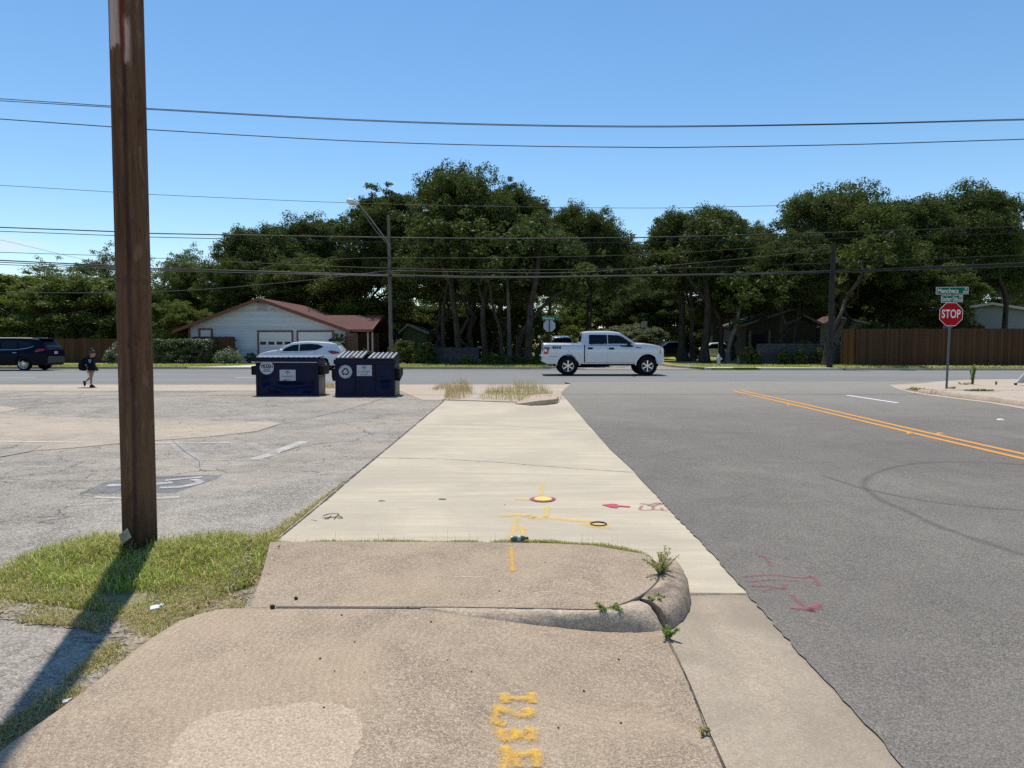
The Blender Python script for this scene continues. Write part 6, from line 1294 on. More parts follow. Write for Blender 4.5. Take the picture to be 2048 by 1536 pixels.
MB().tube([(hb_.x * (sc_ - 1), 0, -0.1), (hb_.x * (sc_ - 1), 0, P(0, 545, 68).z)], [0.15, 0.11], 10).build('shaft', M['grey_pole'], up3, sm=60)
M['wire'] = plain('black_cable', (0.012, 0.012, 0.013), 0.6)
def wire(label, pts, D, r, name='power_line', group='overhead lines crossing the view', y2=None):
    n = len(pts); q = [P(x, y, D + ((y2 - D) * (x / 2048.0) if y2 else 0)) for x, y in pts]
    a = q[0] + (q[0] - q[1]).normalized() * 14 if pts[0][0] <= 0 else q[0]; z = q[-1] + (q[-1] - q[-2]).normalized() * 14 if pts[-1][0] >= 2048 else q[-1]
    c = curve(([a] if a is not q[0] else []) + q + ([z] if z is not q[-1] else []), 6)
    o = c[0].copy(); m = MB().tube([v - o for v in c], r, 6).build(name, M['wire'], None, sm=60); m.location = o
    tag(m, label, 'cable', group)
wire('topmost overhead cable, upper of the close pair at the top of the sky', [(0, 197.5), (222, 212), (292, 216.5), (700, 238.5), (1024, 249), (1330, 252), (1700, 247), (2048, 238)], 24, 0.013)
wire('second overhead cable, lower of the close pair at the top of the sky', [(0, 201.5), (222, 214.5), (292, 218.5), (700, 240.5), (1024, 251), (1330, 254), (1700, 248.5), (2048, 240)], 24.2, 0.013)
wire('overhead cable strung just below the topmost close pair', [(0, 238), (224, 253.7), (294, 259), (700, 281.7), (1024, 291.5), (1260, 294.5), (1380, 294.5), (1700, 289), (2048, 278.5)], 24, 0.016)
wire('thin lone wire passing behind the street lamp head', [(0, 370.5), (224, 384), (294, 388.5), (700, 405.8), (1024, 413.5), (1300, 416), (1500, 412.5), (2048, 399)], 42.4, 0.014)
wire('thick black cable crossing the tree crowns, the upper of the pair', [(0, 454.6), (224, 463), (294, 466.5), (700, 474), (960, 477), (1200, 476), (1500, 470), (2048, 452.6)], 42.4, 0.032)
wire('thinner black cable just under the thick one across the tree crowns', [(0, 462.5), (224, 471), (294, 474), (700, 483), (960, 487), (1200, 485.5), (1500, 481), (2048, 466)], 42.3, 0.02)
wire('faint wire at middle height of the trees, ending at the street lamp pole', [(660, 520), (740, 516), (1000, 515.6), (1300, 508.8), (1490, 497), (1660, 489)], 42.3, 0.013)
wire('wire a little above the thick cable bundle', [(0, 504.5), (224, 512), (430, 522), (700, 534), (900, 539), (1040, 540), (1300, 537), (1500, 532), (2048, 510)], 42.2, 0.016)
wire('upper thick cable of the lowest bundle', [(0, 520.6), (224, 531.5), (294, 536), (700, 548), (960, 553.5), (1200, 552), (1600, 544), (2048, 526)], 42.1, 0.034)
wire('middle cable of the lowest bundle', [(0, 524.5), (224, 534.5), (294, 538.5), (700, 550), (960, 556), (1200, 553.5), (1600, 546), (2048, 529.5)], 42.0, 0.024)
wire('lower cable of the lowest bundle, parting from it at the left', [(0, 529), (224, 537.5), (294, 541), (700, 550.5), (960, 555.5), (1200, 553), (1600, 546.5), (2048, 533)], 41.9, 0.020)
wire('service drop dipping left from the street lamp pole, in front of the left trees', [(0, 585.5), (224, 586), (294, 584.5), (435, 577), (600, 562), (700, 551), (779, 541)], 42.4, 0.022)
wire('dark cable from the street lamp pole sagging over to the right pole', [(781, 541), (900, 543.5), (1050, 546), (1150, 545), (1250, 539), (1324, 532.5), (1498, 516), (1600, 505), (1661, 496)], 42.4, 0.02)
wire('faint slanting wire at the far left edge of the sky', [(-60, 474), (0, 480), (70, 496), (137, 512), (220, 530)], 60, 0.012)
# ------------------------------------------------------------------ signs
M['sign_red'] = plain('sign_red', (0.36, 0.004, 0.012), 0.6, spec=0.1, var=0.05); M['sign_white'] = plain('sign_white', (0.68, 0.66, 0.66), 0.6, spec=0.1); M['sign_green'] = plain('sign_green', (0.0, 0.13, 0.055), 0.6, spec=0.1); M['post'] = plain('sign_post_steel', (0.11, 0.12, 0.125), 0.6, metal=0.3, var=0.1); M['sign_back'] = plain('sign_back_alu', (0.36, 0.37, 0.42), 0.5, metal=0.4)
def octo(r): return [(r / math.cos(math.pi / 8) * math.cos(math.pi / 8 + i * math.pi / 4), r / math.cos(math.pi / 8) * math.sin(math.pi / 8 + i * math.pi / 4)) for i in range(8)]
sb = Gz(1894.5, 777.5, zc); DS = sb.y
ss = thing('stop_sign', 'red octagonal stop sign on a steel post on the corner pavement', 'stop sign', (sb.x, DS, sb.z - 0.02)); sp = lambda x, y: P(x, y, DS) - Vector((sb.x, DS, sb.z - 0.02))
st0, st1 = sp(1894.5, 780), sp(1904, 585)
MB().tube([(0, 0.04, 0), (st1.x, 0.04, st1.z)], 0.031, 12).build('post', M['post'], ss, sm=60)
oc = sp(1901.8, 628.5); k_ = DS / F; r_ = 23.3 * k_
def plate(poly, c, t_, m, name, par): return MB().prism([(p[0] + c[0], p[1] + c[2]) for p in poly], c[1] - t_, c[1], 'y').build(name, m, par)
pl_ = plate(octo(r_), (oc.x, -0.006, oc.z), 0.003, M['sign_white'], 'plate', ss); plate(octo(r_ * 0.955), (oc.x, -0.0095, oc.z), 0.001, M['sign_red'], 'face', pl_)
text('lettering', 'STOP', r_ * 0.98, M['sign_white'], pl_, (oc.x, -0.012, oc.z), xs=0.66, bold=0.008, spacing=1.06)
b = MB()
for dz in (0.80, -0.86): b.tube([(oc.x, -0.011, oc.z + dz * r_), (oc.x, -0.018, oc.z + dz * r_)], 0.008, 8)
b.build('bolt', M['post'], pl_)
def street_plate(x0_, y0_, x1_, y1_, main, sub1, sub2, tilt, name, label, dy, xs):
    a, c = sp(x0_, y1_), sp(x1_, y0_); w_, h_ = c.x - a.x, c.z - a.z; t = thing(name, label, 'street sign', (sb.x + (a.x + c.x) / 2, DS + dy, sb.z - 0.02 + (a.z + c.z) / 2)); t.rotation_euler = (0, R(-tilt), 0)
    bx = lambda W, Hh: [(-W / 2, -Hh / 2), (W / 2, -Hh / 2), (W / 2, Hh / 2), (-W / 2, Hh / 2)]
    p = plate(bx(w_, h_), (0, 0, 0), 0.004, M['sign_white'], 'plate', t); plate(bx(w_ - 0.025, h_ - 0.025), (0, -0.0045, 0), 0.001, M['sign_green'], 'face', p)
    text('lettering', main, h_ * 0.86, M['sign_white'], p, (-w_ * 0.46, -0.0075, -h_ * 0.03), xs=xs, align='LEFT', bold=0.002); text('lettering', sub1, h_ * 0.42, M['sign_white'], p, (w_ * 0.47, -0.0075, h_ * 0.24), xs=0.75, align='RIGHT', bold=0.001); text('lettering', sub2, h_ * 0.46, M['sign_white'], p, (w_ * 0.47, -0.0075, -h_ * 0.22), xs=0.72, align='RIGHT', bold=0.001)
    MB().box((0, 0.02, -h_ / 2 - 0.02), (0.06, 0.05, 0.09)).build('bracket', M['post'], t)
street_plate(1871.5, 574, 1937, 588.5, 'Menchaca', 'RD', '5300', 0.8, 'street_sign', 'upper green street name sign reading Menchaca, above the stop sign', -0.004, 0.86)
street_plate(1882, 590.5, 1925.5, 604.5, 'Southern Oaks', 'DR', '2300', 2.2, 'street_sign', 'lower tilted green street name sign reading Southern Oaks, just above the stop sign', -0.002, 0.43)
fb_ = P(1098.5, 735, 43.6); fs_ = thing('stop_sign', 'far stop sign seen from behind, its plain grey back above the truck bed', 'stop sign', (fb_.x, 43.6, 0.1)); kf = 43.6 / F; fz = lambda y: P(0, y, 43.6).z - 0.1
MB().tube([(0, -0.04, 0), (0, -0.04, fz(640))], 0.028, 10).build('post', M['alloy_dark'], fs_, sm=60)
plate(octo(11.8 * kf), (0, 0.006, fz(651.5)), 0.004, M['sign_back'], 'plate', fs_)
f2 = thing('street_sign', 'far green street name sign reading Menchaca, on top of the far stop sign', 'street sign', (fb_.x + 0.05, 43.55, fz(636.2) + 0.1)); w_, h_ = 32 * kf, 8.2 * kf; bx = lambda W, Hh: [(-W / 2, -Hh / 2), (W / 2, -Hh / 2), (W / 2, Hh / 2), (-W / 2, Hh / 2)]
p = plate(bx(w_, h_), (0, 0, 0), 0.004, plain('sign_edge_green', (0.12, 0.25, 0.2), 0.5), 'plate', f2); plate(bx(w_ - 0.04, h_ - 0.04), (0, -0.0045, 0), 0.001, M['sign_green'], 'face', p); text('lettering', 'Menchaca', h_ * 0.86, M['sign_white'], p, (-w_ * 0.46, -0.0075, -h_ * 0.02), xs=0.8, align='LEFT', bold=0.003); text('lettering', 'RD', h_ * 0.4, M['sign_white'], p, (w_ * 0.46, -0.0075, h_ * 0.2), xs=0.75, align='RIGHT')
g0 = P(1487, 690, 64); sg = thing('road_sign', 'pale back of a square road sign beyond the truck hood, among the trunks', 'road sign', (P(1288, 700, 62).x, 62, 0.1)); MB().tube([(0, 0.03, 0), (0, 0.03, 3.2)], 0.03, 8).build('post', M['alloy_dark'], sg); plate(bx(0.5, 0.62), (0, 0, 3.0), 0.006, M['sign_back'], 'plate', sg)
gl_ = P(1078, 673.5, 47); ball = thing('globe_lamp', 'small white globe lamp on a thin post left of the far stop sign', 'lamp', (gl_.x, 47, 0.1)); MB().tube([(0, 0, 0), (0, 0, gl_.z - 0.2)], 0.025, 8).build('post', M['alloy_dark'], ball); MB().ball((0, 0, gl_.z - 0.1), 0.10, 14).build('globe', plain('globe_white', (0.85, 0.85, 0.84), 0.25), ball, sm=60)
# sandwich board at the right edge
bb = Gz(2040, 771, zc); bd = thing('sandwich_board', 'white sandwich board with black feet, cut by the right edge of the frame', 'sandwich board', (bb.x, bb.y, bb.z)); kq = bb.y / F
hb2 = 27 * kq
for s in (-1, 1):
    ty = lambda z: s * (0.26 - 0.20 * z / hb2)
    poly = [(0.0, 0.07), (0.66, 0.07), (0.48, hb2), (0.19, hb2)]; vs = [(x, ty(z), z) for x, z in poly] + [(x, ty(z) - s * 0.03, z) for x, z in poly]
    pn = MB().add(vs, [(0, 1, 2, 3), (7, 6, 5, 4), (0, 4, 5, 1), (1, 5, 6, 2), (2, 6, 7, 3), (3, 7, 4, 0)]).build('panel', plain('board_white', (0.72, 0.73, 0.74), 0.5), bd)
    for x in (0.03, 0.63): MB().box((x + 0.01, ty(0), 0.035), (0.07, 0.05, 0.07)).build('foot', M['black'], bd)
    if s < 0:
        me = text_mesh('Sa', 0.13, align='LEFT'); me.transform(Matrix.Translation((0.13, ty(0.22) - 0.006, 0.22)) @ Matrix.Rotation(R(-16), 4, 'X') @ FRONT); link('lettering', me, M['alloy_dark'], pn)
        MB().box((0.11, ty(0.12) - 0.004, 0.115), (0.08, 0.004, 0.018)).build('print_line', M['grey_trim'], pn)
# ------------------------------------------------------------------ hydrant
hyp = G(1437, 731, 0.1); hy = thing('fire_hydrant', 'silver grey fire hydrant on the verge before the oak trunks', 'fire hydrant', (P(1437, 730, 43.5).x, 43.5, 0.12)); hm = plain('hydrant_silver', (0.42, 0.43, 0.44), 0.5, metal=0.3, var=0.1)
MB().lathe([(0.15, 0), (0.15, 0.04), (0.10, 0.05), (0.095, 0.45), (0.12, 0.47), (0.12, 0.52), (0.10, 0.54), (0.09, 0.62), (0.05, 0.68), (0.03, 0.70), (0.03, 0.76), (0.0, 0.76)], 16).build('barrel', hm, hy, sm=40)
for M3, c in ((Matrix.Rotation(R(90), 3, 'Y'), (0.08, 0, 0.42)), (Matrix.Rotation(R(-90), 3, 'Y'), (-0.08, 0, 0.42)), (Matrix.Rotation(R(90), 3, 'X'), (0, -0.08, 0.36))): MB().lathe([(0.05, 0), (0.05, 0.06), (0.065, 0.06), (0.065, 0.10), (0.02, 0.11), (0.02, 0.14), (0, 0.14)], 12, M=M3, c=c).build('nozzle_cap', hm, hy, sm=40)
md = thing('meter_pedestal', 'low grey utility marker post right of the fire hydrant', 'utility marker', (P(1476, 727, 44).x, 44, 0.12)); MB().box((0, 0, 0.3), (0.1, 0.06, 0.6)).build('post', M['grey_trim'], md, bevel=0.01); MB().box((0, 0, 0.62), (0.13, 0.09, 0.05)).build('cap', M['black'], md, bevel=0.01)
ig = MB(); ig.box((0, 0, 0.004), (1.3, 0.36, 0.012)); [ig.box((-0.6 + i * 0.1, 0, 0.012), (0.04, 0.34, 0.012)) for i in range(13)]; gi = ig.build('storm_inlet', M['alloy_dark'], None); gi.location = (P(1489, 741, 39.9).x, 39.85, VZ + 0.012); tag(gi, 'dark storm drain inlet set in the bright concrete apron by the hydrant', 'storm drain')
# ------------------------------------------------------------------ dumpsters
def navy():
    m, nt, b = nodes('navy_dumpster_paint'); v = pos_(nt, obj=True); n = noise_(nt, v, 3.0, 6, 0.65, 0.4); n2 = noise_(nt, v, 14.0, 5, 0.7)
    c = mix_(nt, ramp_(nt, n, [(0.35, 0), (0.7, 1)]), (0.003, 0.0065, 0.028), (0.006, 0.011, 0.048)); c = mix_(nt, math_(nt, 'MULTIPLY', ramp_(nt, n2, [(0.63, 0), (0.72, 1)]), 0.35), c, (0.06, 0.05, 0.06))
    nt.links.new(c, b.inputs['Base Color']); b.inputs['Roughness'].default_value = 0.34; b.inputs['Specular IOR Level'].default_value = 0.13; setbump(nt, b, n, 0.25, 0.03); return m
M['navy'] = navy(); M['lid'] = plain('black_lid', (0.008, 0.008, 0.009), 0.6, spec=0.15); M['lid_rib'] = plain('rib_glint_pale_bar', (0.46, 0.46, 0.47), 0.35, var=0.1, vscale=8); M['placard'] = plain('placard', (0.40, 0.43, 0.48), 0.5, var=0.05); M['print'] = plain('navy_print', (0.012, 0.016, 0.03), 0.6); M['scrape'] = plain('scraped_side', (0.18, 0.165, 0.15), 0.5, metal=0.3, var=0.7, vscale=5)  # pale lid_rib colour paints sun glint on the black lids; lock bar shares it
def dent_panel(x0_, x1_, z0_, z1_, y, dents, name, par, nx=44, nz=26):
    vs = []
    for j in range(nz + 1):
        for i in range(nx + 1):
            x = x0_ + (x1_ - x0_) * i / nx; z = z0_ + (z1_ - z0_) * j / nz; d = 0
            for cx, cz, rx, rz_, dp in dents: d += 1.5 * dp * math.exp(-((x - cx) / rx) ** 2 - ((z - cz) / rz_) ** 2)
            e = min(i, nx - i, j, nz - j); d *= min(1, e / 3); vs.append((x, y + d, z))
    return MB().add(vs, [(j * (nx + 1) + i, j * (nx + 1) + i + 1, (j + 1) * (nx + 1) + i + 1, (j + 1) * (nx + 1) + i) for j in range(nz) for i in range(nx)]).build(name, M['navy'], par, sm=60)
def logo_placard(c, w_, h_, y, par):
    p = MB().box((c[0], y, c[1]), (w_, 0.006, h_)).build('placard', M['placard'], par); b = MB(); s = h_ * 0.11; cy = c[1] + h_ * 0.24
    for dx, dz in ((-0.5, 0.9), (0.35, 1.05), (-1.35, 0.1), (1.35, 0.0), (0.0, -1.1)): b.prism([(c[0] + dx * s + q[0] * s * 0.62, cy + dz * s + q[1] * s * 0.62) for q in ((-1, 0), (0, -1), (1, 0), (0, 1))], y - 0.006, y - 0.0035, 'y')
    b.build('emblem', M['print'], p); b = MB(); rg = random.Random(3); x = c[0] - w_ * 0.40
    while x < c[0] + w_ * 0.40: ww = rg.uniform(0.010, 0.022); b.box((x, y - 0.005, c[1] - h_ * 0.10), (ww, 0.003, h_ * rg.uniform(0.05, 0.09))); x += ww + rg.choice((0.006, 0.006, 0.02))
    b.box((c[0], y - 0.005, c[1] - h_ * 0.2), (w_ * 0.42, 0.003, h_ * 0.02)); b.box((c[0], y - 0.005, c[1] - h_ * 0.38), (w_ * 0.5, 0.003, h_ * 0.05)); b.build('print_line', plain('grey_print', (0.10, 0.12, 0.16), 0.6), p)
def disc(c, r, y, m, name, par, n=40): return MB().prism([(c[0] + r * math.cos(2 * math.pi * i / n), c[1] + r * math.sin(2 * math.pi * i / n)) for i in range(n)], y - 0.004, y, 'y').build(name, m, par)
def lid(par, x0_, x1_, y0_, z0_, y1_, z1_, nrib):
    d = Vector((0, y1_ - y0_, z1_ - z0_)); up_v = Vector((0, -d.z, d.y)).normalized(); b = MB()
    def slab(xa, xb, t0, t1, h0, h1, mi):
        vs = []
        for t in (t0, t1):
            base = Vector((0, y0_, z0_)) + d * t
            for hh, sh in ((h0, 0.0), (h1, 0.012)):
                for x in (xa + sh, xb - sh): vs.append(Vector((x, 0, 0)) + base + up_v * hh)
        b.add(vs, [(0, 1, 3, 2), (4, 6, 7, 5), (0, 4, 5, 1), (2, 3, 7, 6), (0, 2, 6, 4), (1, 5, 7, 3)], mi)
    slab(x0_, x1_, 0, 1, 0, 0.025, 0); w_ = (x1_ - x0_) / nrib
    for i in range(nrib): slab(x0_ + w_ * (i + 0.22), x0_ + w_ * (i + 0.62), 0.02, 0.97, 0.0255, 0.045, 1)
    slab(x0_, x1_, -0.03, 0.0, -0.03, 0.03, 0)
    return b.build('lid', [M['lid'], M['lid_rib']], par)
kD = 20.6 / F
c0 = G(574.5, 791.5); d1 = thing('dumpster', 'navy dumpster with a round landfill trash sticker and a dented front, the left one', 'dumpster', (c0.x, 20.6 + 0.47, 0.0), R(3.0), 'navy dumpsters in the parking lot')
hw, hd_, hz = 0.895, 0.47, 1.06
b = MB(); b.box((hw - 0.01, 0, hz / 2), (0.02, 2 * hd_, hz)); b.box((-hw + 0.01, 0, hz / 2), (0.02, 2 * hd_, hz)); b.box((0, hd_ - 0.01, hz / 2), (2 * hw - 0.05, 0.02, hz)); b.box((0, 0, 0.05), (2 * hw - 0.05, 2 * hd_ - 0.03, 0.04)); b.box((0, -hd_ + 0.03, hz - 0.06), (2 * hw - 0.05, 0.05, 0.12)); b.box((0, -hd_ + 0.03, 0.05), (2 * hw - 0.05, 0.05, 0.08))
for x in (-hw + 0.04, hw - 0.04): b.box((x, -hd_ - 0.012, hz / 2), (0.07, 0.02, hz - 0.005))
b.build('body', M['navy'], d1)
dent_panel(-hw + 0.06, hw - 0.06, 0.03, hz - 0.1, -hd_, [(-0.62, 0.42, 0.16, 0.14, 0.07), (-0.52, 0.30, 0.10, 0.10, -0.05), (0.2, 0.28, 0.5, 0.11, 0.055), (0.55, 0.2, 0.22, 0.07, -0.04), (-0.05, 0.42, 0.25, 0.06, -0.03), (0.75, 0.3, 0.06, 0.1, 0.03), (-0.3, 0.2, 0.15, 0.08, -0.03)], 'front_panel', d1)
MB().box((hw + 0.004, -0.05, 0.28), (0.006, 0.8, 0.5)).build('scraped_panel', M['scrape'], d1)
MB().box((0, -hd_ - 0.03, hz - 0.02), (2 * hw + 0.04, 0.05, 0.10)).build('rim', M['navy'], d1, bevel=0.01)
for s in (-1, 1):
    b = MB(); zp_ = 0.74; b.box((s * (hw + 0.065), -0.02, zp_ + 0.12), (0.13, 0.85, 0.02)); b.box((s * (hw + 0.065), -0.02, zp_ - 0.12), (0.13, 0.85, 0.02)); b.box((s * (hw + 0.125), -0.02, zp_), (0.02, 0.85, 0.22)); b.box((s * (hw + 0.06), -0.02, zp_), (0.10, 0.80, 0.2), 0); b.build('fork_pocket', M['black'], d1)
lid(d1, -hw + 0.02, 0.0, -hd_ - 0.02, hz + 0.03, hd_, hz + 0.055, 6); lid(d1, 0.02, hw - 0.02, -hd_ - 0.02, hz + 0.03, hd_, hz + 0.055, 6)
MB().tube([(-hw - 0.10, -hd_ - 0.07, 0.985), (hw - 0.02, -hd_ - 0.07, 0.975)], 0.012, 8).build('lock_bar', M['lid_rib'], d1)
cc = ((535 - 574.5) * kD, (791.5 - 734.6) * kD); stc = disc(cc, 0.2, -hd_ - 0.022, M['placard'], 'sticker', d1)
text('lettering', 'LANDFILL', 0.06, M['print'], stc, (cc[0], -hd_ - 0.028, cc[1] + 0.085), xs=1.0, bold=0.001); text('lettering', 'TRASH', 0.115, M['print'], stc, (cc[0], -hd_ - 0.028, cc[1] + 0.018), xs=1.0, bold=0.005); text('lettering', 'BASURA', 0.05, M['print'], stc, (cc[0], -hd_ - 0.028, cc[1] - 0.06), xs=1.0, bold=0.001)
b = MB(); [b.box((cc[0] - 0.1 + i * 0.026, -hd_ - 0.027, cc[1] - 0.105), (0.018, 0.003, 0.026)) for i in range(9)]; b.build('print_line', M['print'], stc)
logo_placard(((575.8 - 574.5) * kD, (791.5 - 750) * kD), 31.5 * kD, 21.8 * kD, -hd_ - 0.022, d1)
for s in (-1, 1):
    for y in (-0.3, 0.3): MB().box((s * 0.7, y, 0.012), (0.12, 0.1, 0.024)).build('skid', M['black'], d1)
# the second one: recycling, lower front, three ribs
c0 = G(729.5, 793.2); kD = 20.4 / F; d2 = thing('dumpster', 'navy dumpster with a white recycling symbol and striped lids, the right one', 'dumpster', (c0.x, c0.y + 0.52, 0.0), R(1.5), 'navy dumpsters in the parking lot')
hw, hd_, hf, hb3 = 0.85, 0.52, 1.05, 1.20
b = MB(); side = [(-hd_, 0.0), (hd_, 0.0), (hd_, hb3), (-hd_, hf)]
for s in (-1, 1): b.prism(side, s * hw, s * (hw - 0.02), 'x')
b.box((0, hd_ - 0.012, hb3 / 2), (2 * hw - 0.05, 0.02, hb3)); b.box((0, 0, 0.05), (2 * hw - 0.05, 2 * hd_ - 0.04, 0.04))
for px in (672.5, 708.5, 748.5, 786.5): b.box(((px - 729.5) * kD, -hd_ - 0.016, hf * 0.46), (0.05, 0.03, hf * 0.90))
b.box((0, -hd_ - 0.018, 0.06), (2 * hw, 0.034, 0.12)); b.build('body', M['navy'], d2)
dent_panel(-hw + 0.03, hw - 0.03, 0.04, hf - 0.03, -hd_, [(0.6, 0.36, 0.16, 0.09, 0.05), (0.52, 0.5, 0.1, 0.06, -0.03), (0.0, 0.3, 0.3, 0.2, 0.012), (-0.55, 0.4, 0.2, 0.3, 0.012)], 'front_panel', d2)
MB().box((0, -hd_ - 0.03, hf - 0.055), (2 * hw + 0.06, 0.07, 0.13)).build('rim', M['navy'], d2, bevel=0.015)
MB().box((hw + 0.004, -0.02, 0.26), (0.006, 0.8, 0.40)).build('scraped_panel', M['scrape'], d2)
for s in (-1, 1):
    b = MB(); zp_ = 0.66; y0_ = -0.02
    vs = [(-0.42, zp_ + 0.14), (0.42, zp_ + 0.14), (0.42, zp_ - 0.06), (-0.30, zp_ - 0.22), (-0.42, zp_ - 0.1)]; b.prism(vs, s * (hw + 0.002), s * (hw + 0.12), 'x'); b.build('fork_pocket', M['black'], d2)
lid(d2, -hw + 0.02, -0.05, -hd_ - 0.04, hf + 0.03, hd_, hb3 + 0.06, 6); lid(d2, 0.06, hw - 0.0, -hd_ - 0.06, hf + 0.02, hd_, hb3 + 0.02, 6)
cc = ((691.3 - 729.5) * kD, (793.2 - 743.3) * kD); stc = disc(cc, 0.19, -hd_ - 0.03, M['placard'], 'sticker', d2)
b = MB()
for i in range(3):
    a = R(90 + 120 * i); Mr = Matrix.Rotation(a - R(90), 2)
    for poly in ([(-0.052, 0.118), (0.004, 0.118), (0.018, 0.094), (-0.012, 0.048), (-0.072, 0.082)], [(0.018, 0.118), (0.050, 0.118), (0.088, 0.058), (0.104, 0.066), (0.078, 0.012), (0.028, 0.022), (0.046, 0.034), (0.022, 0.082)]): b.prism([(cc[0] + (Mr @ Vector(p)).x * 0.92, cc[1] + (Mr @ Vector(p)).y * 0.92) for p in poly], -hd_ - 0.0375, -hd_ - 0.0345, 'y')
b.build('recycling_arrows', M['print'], stc); b = MB()
for i in range(46):
    if i % 12 in (10, 11): continue
    a = 2 * math.pi * i / 46; b.box((cc[0] + 0.160 * math.cos(a), -hd_ - 0.036, cc[1] + 0.160 * math.sin(a)), (0.013, 0.003, 0.02), M=Matrix.Rotation(-a + R(90), 3, 'Y'))
b.build('print_line', plain('grey_print_ring', (0.16, 0.18, 0.22), 0.6), stc)
logo_placard(((728.7 - 729.5) * kD, (793.2 - 741) * kD), 30 * kD, 21.5 * kD, -hd_ - 0.03, d2)
bag = thing('cardboard_scrap', 'reddish cardboard scrap sticking out between the lids of the right dumpster', 'cardboard', (c0.x - 0.33, c0.y + 0.1, 1.075)); MB().box((0, 0, 0.03), (0.22, 0.12, 0.09), M=Matrix.Rotation(R(14), 3, 'Y')).build('flap', plain('red_cardboard', (0.22, 0.07, 0.05), 0.8), bag, bevel=0.01); MB().box((0.1, 0.02, 0.02), (0.14, 0.1, 0.05), M=Matrix.Rotation(R(-20), 3, 'Y')).build('fold', plain('brown_cardboard', (0.2, 0.11, 0.07), 0.8), bag, bevel=0.008)
# ------------------------------------------------------------------ litter
lp = Gz(810, 1098, lambda x, y: 0.06); lc_ = thing('crushed_cup', 'crushed white paper cup lying on the grass joint of the walk', 'litter', (lp.x, lp.y, 0.075), R(35)); b = MB(); rg = random.Random(5); vs = []
for i in range(7):
    for k in range(12): a = 2 * math.pi * k / 12; r = 0.028 - 0.001 * i + rg.uniform(-0.004, 0.004); vs.append((-0.05 + i * 0.0165, r * math.cos(a), r * math.sin(a) * (0.75 - 0.07 * i) + 0.012 * (3 - i) / 3))
b.add(vs, [(i * 12 + k, i * 12 + (k + 1) % 12, (i + 1) * 12 + (k + 1) % 12, (i + 1) * 12 + k) for i in range(6) for k in range(12)] + [tuple(range(12))[::-1]]); b.build('cup', plain('dirty_white_paper', (0.6, 0.58, 0.56), 0.7, var=0.3, vscale=30), lc_, sm=40)
bp = Gz(1037, 1084, lambda x, y: 0.06); bt = thing('plastic_bottle', 'flattened green drink bottle lying on the grass joint near the yellow dash', 'litter', (bp.x - 0.06, bp.y, 0.085), R(8)); bt.scale = (0.8, 0.8, 0.8); Mx = Matrix.Rotation(R(90), 3, 'Y'); MB().lathe([(0.0, 0.0), (0.022, 0.004), (0.026, 0.03), (0.022, 0.06), (0.027, 0.09), (0.024, 0.12), (0.012, 0.145), (0.010, 0.155)], 14, M=Mx).build('bottle', plain('green_plastic', (0.05, 0.11, 0.09), 0.25, var=0.4, vscale=20), bt, sm=50); MB().lathe([(0.013, 0.150), (0.013, 0.168), (0.0, 0.168)], 12, M=Mx).build('cap', plain('dark_cap', (0.02, 0.03, 0.03), 0.4), bt); MB().lathe([(0.0275, 0.062), (0.0275, 0.094)], 14, M=Mx).build('wrapper', plain('pale_label', (0.4, 0.45, 0.42), 0.5, var=0.4, vscale=40), bt, sm=50)
for i, (px, py, s, lab) in enumerate(((312, 1216, 0.03, 'scrap of white paper in the grass fringe, right of the pole shadow'), (541, 1157, 0.022, 'tiny white paper scrap where the grass meets the walk'), (133, 1405, 0.014, 'small pale bottle cap at the edge of the lower walk, inside the pole shadow'))):
    q = G(px, py, 0.03); b = MB(); b.box((0, 0, 0.008), (s * 2, s, 0.003), M=Matrix.Rotation(R(25), 3, 'X') @ Matrix.Rotation(R(20), 3, 'Z')); b.box((s * 0.8, s * 0.3, 0.012), (s, s * 0.8, 0.003), M=Matrix.Rotation(R(-30), 3, 'Y')); o = b.build('paper_scrap', plain('white_scrap', (0.7, 0.7, 0.72), 0.7), None); o.location = (q.x, q.y, 0.03); tag(o, lab, 'litter')
for i, (px, py, s) in enumerate(((592, 1198, 0.012), (545, 1215, 0.016))):
    q = G(px, py, 0.125); o = MB().ball((0, 0, 0.006), (s, s * 0.8, s * 0.7), 8).build('pebble', plain('black_gum', (0.02, 0.018, 0.016), 0.8), None, sm=60); o.location = q; tag(o, ('black pebble on the raised walk, left side', 'black lump at the left end of the walk joint')[i], 'pebble')
# ------------------------------------------------------------------ person with a backpack
pk = 0.0651 * 24.4 / F; pg_ = Gz(184.5, 774.6, lambda x, y: 0.006); person = thing('person', 'person in a dark jacket and pale shorts walking right with a big dark backpack', 'person', (pg_.x, pg_.y, 0.006))
J = lambda X_, Y_, y=0.0: Vector(((X_ - 690) * pk, y, (1296 - Y_) * pk))
sv, se_, sr_ = [], [], []
def node(p, r, par=None):
    sv.append(tuple(p)); sr_.append(r); i = len(sv) - 1
    if par is not None: se_.append((par, i))
    return i
pel = node(J(655, 760), 0.075); sp1 = node(J(652, 640), 0.078, pel); ch_ = node(J(655, 500), 0.085, sp1); nk = node(J(690, 380), 0.036, ch_); hdn = node(J(735, 290), 0.062, nk); hd2 = node(J(745, 210), 0.078, hdn)
nose = node(J(828, 262), 0.012, hdn); chin = node(J(790, 335), 0.024, hdn)
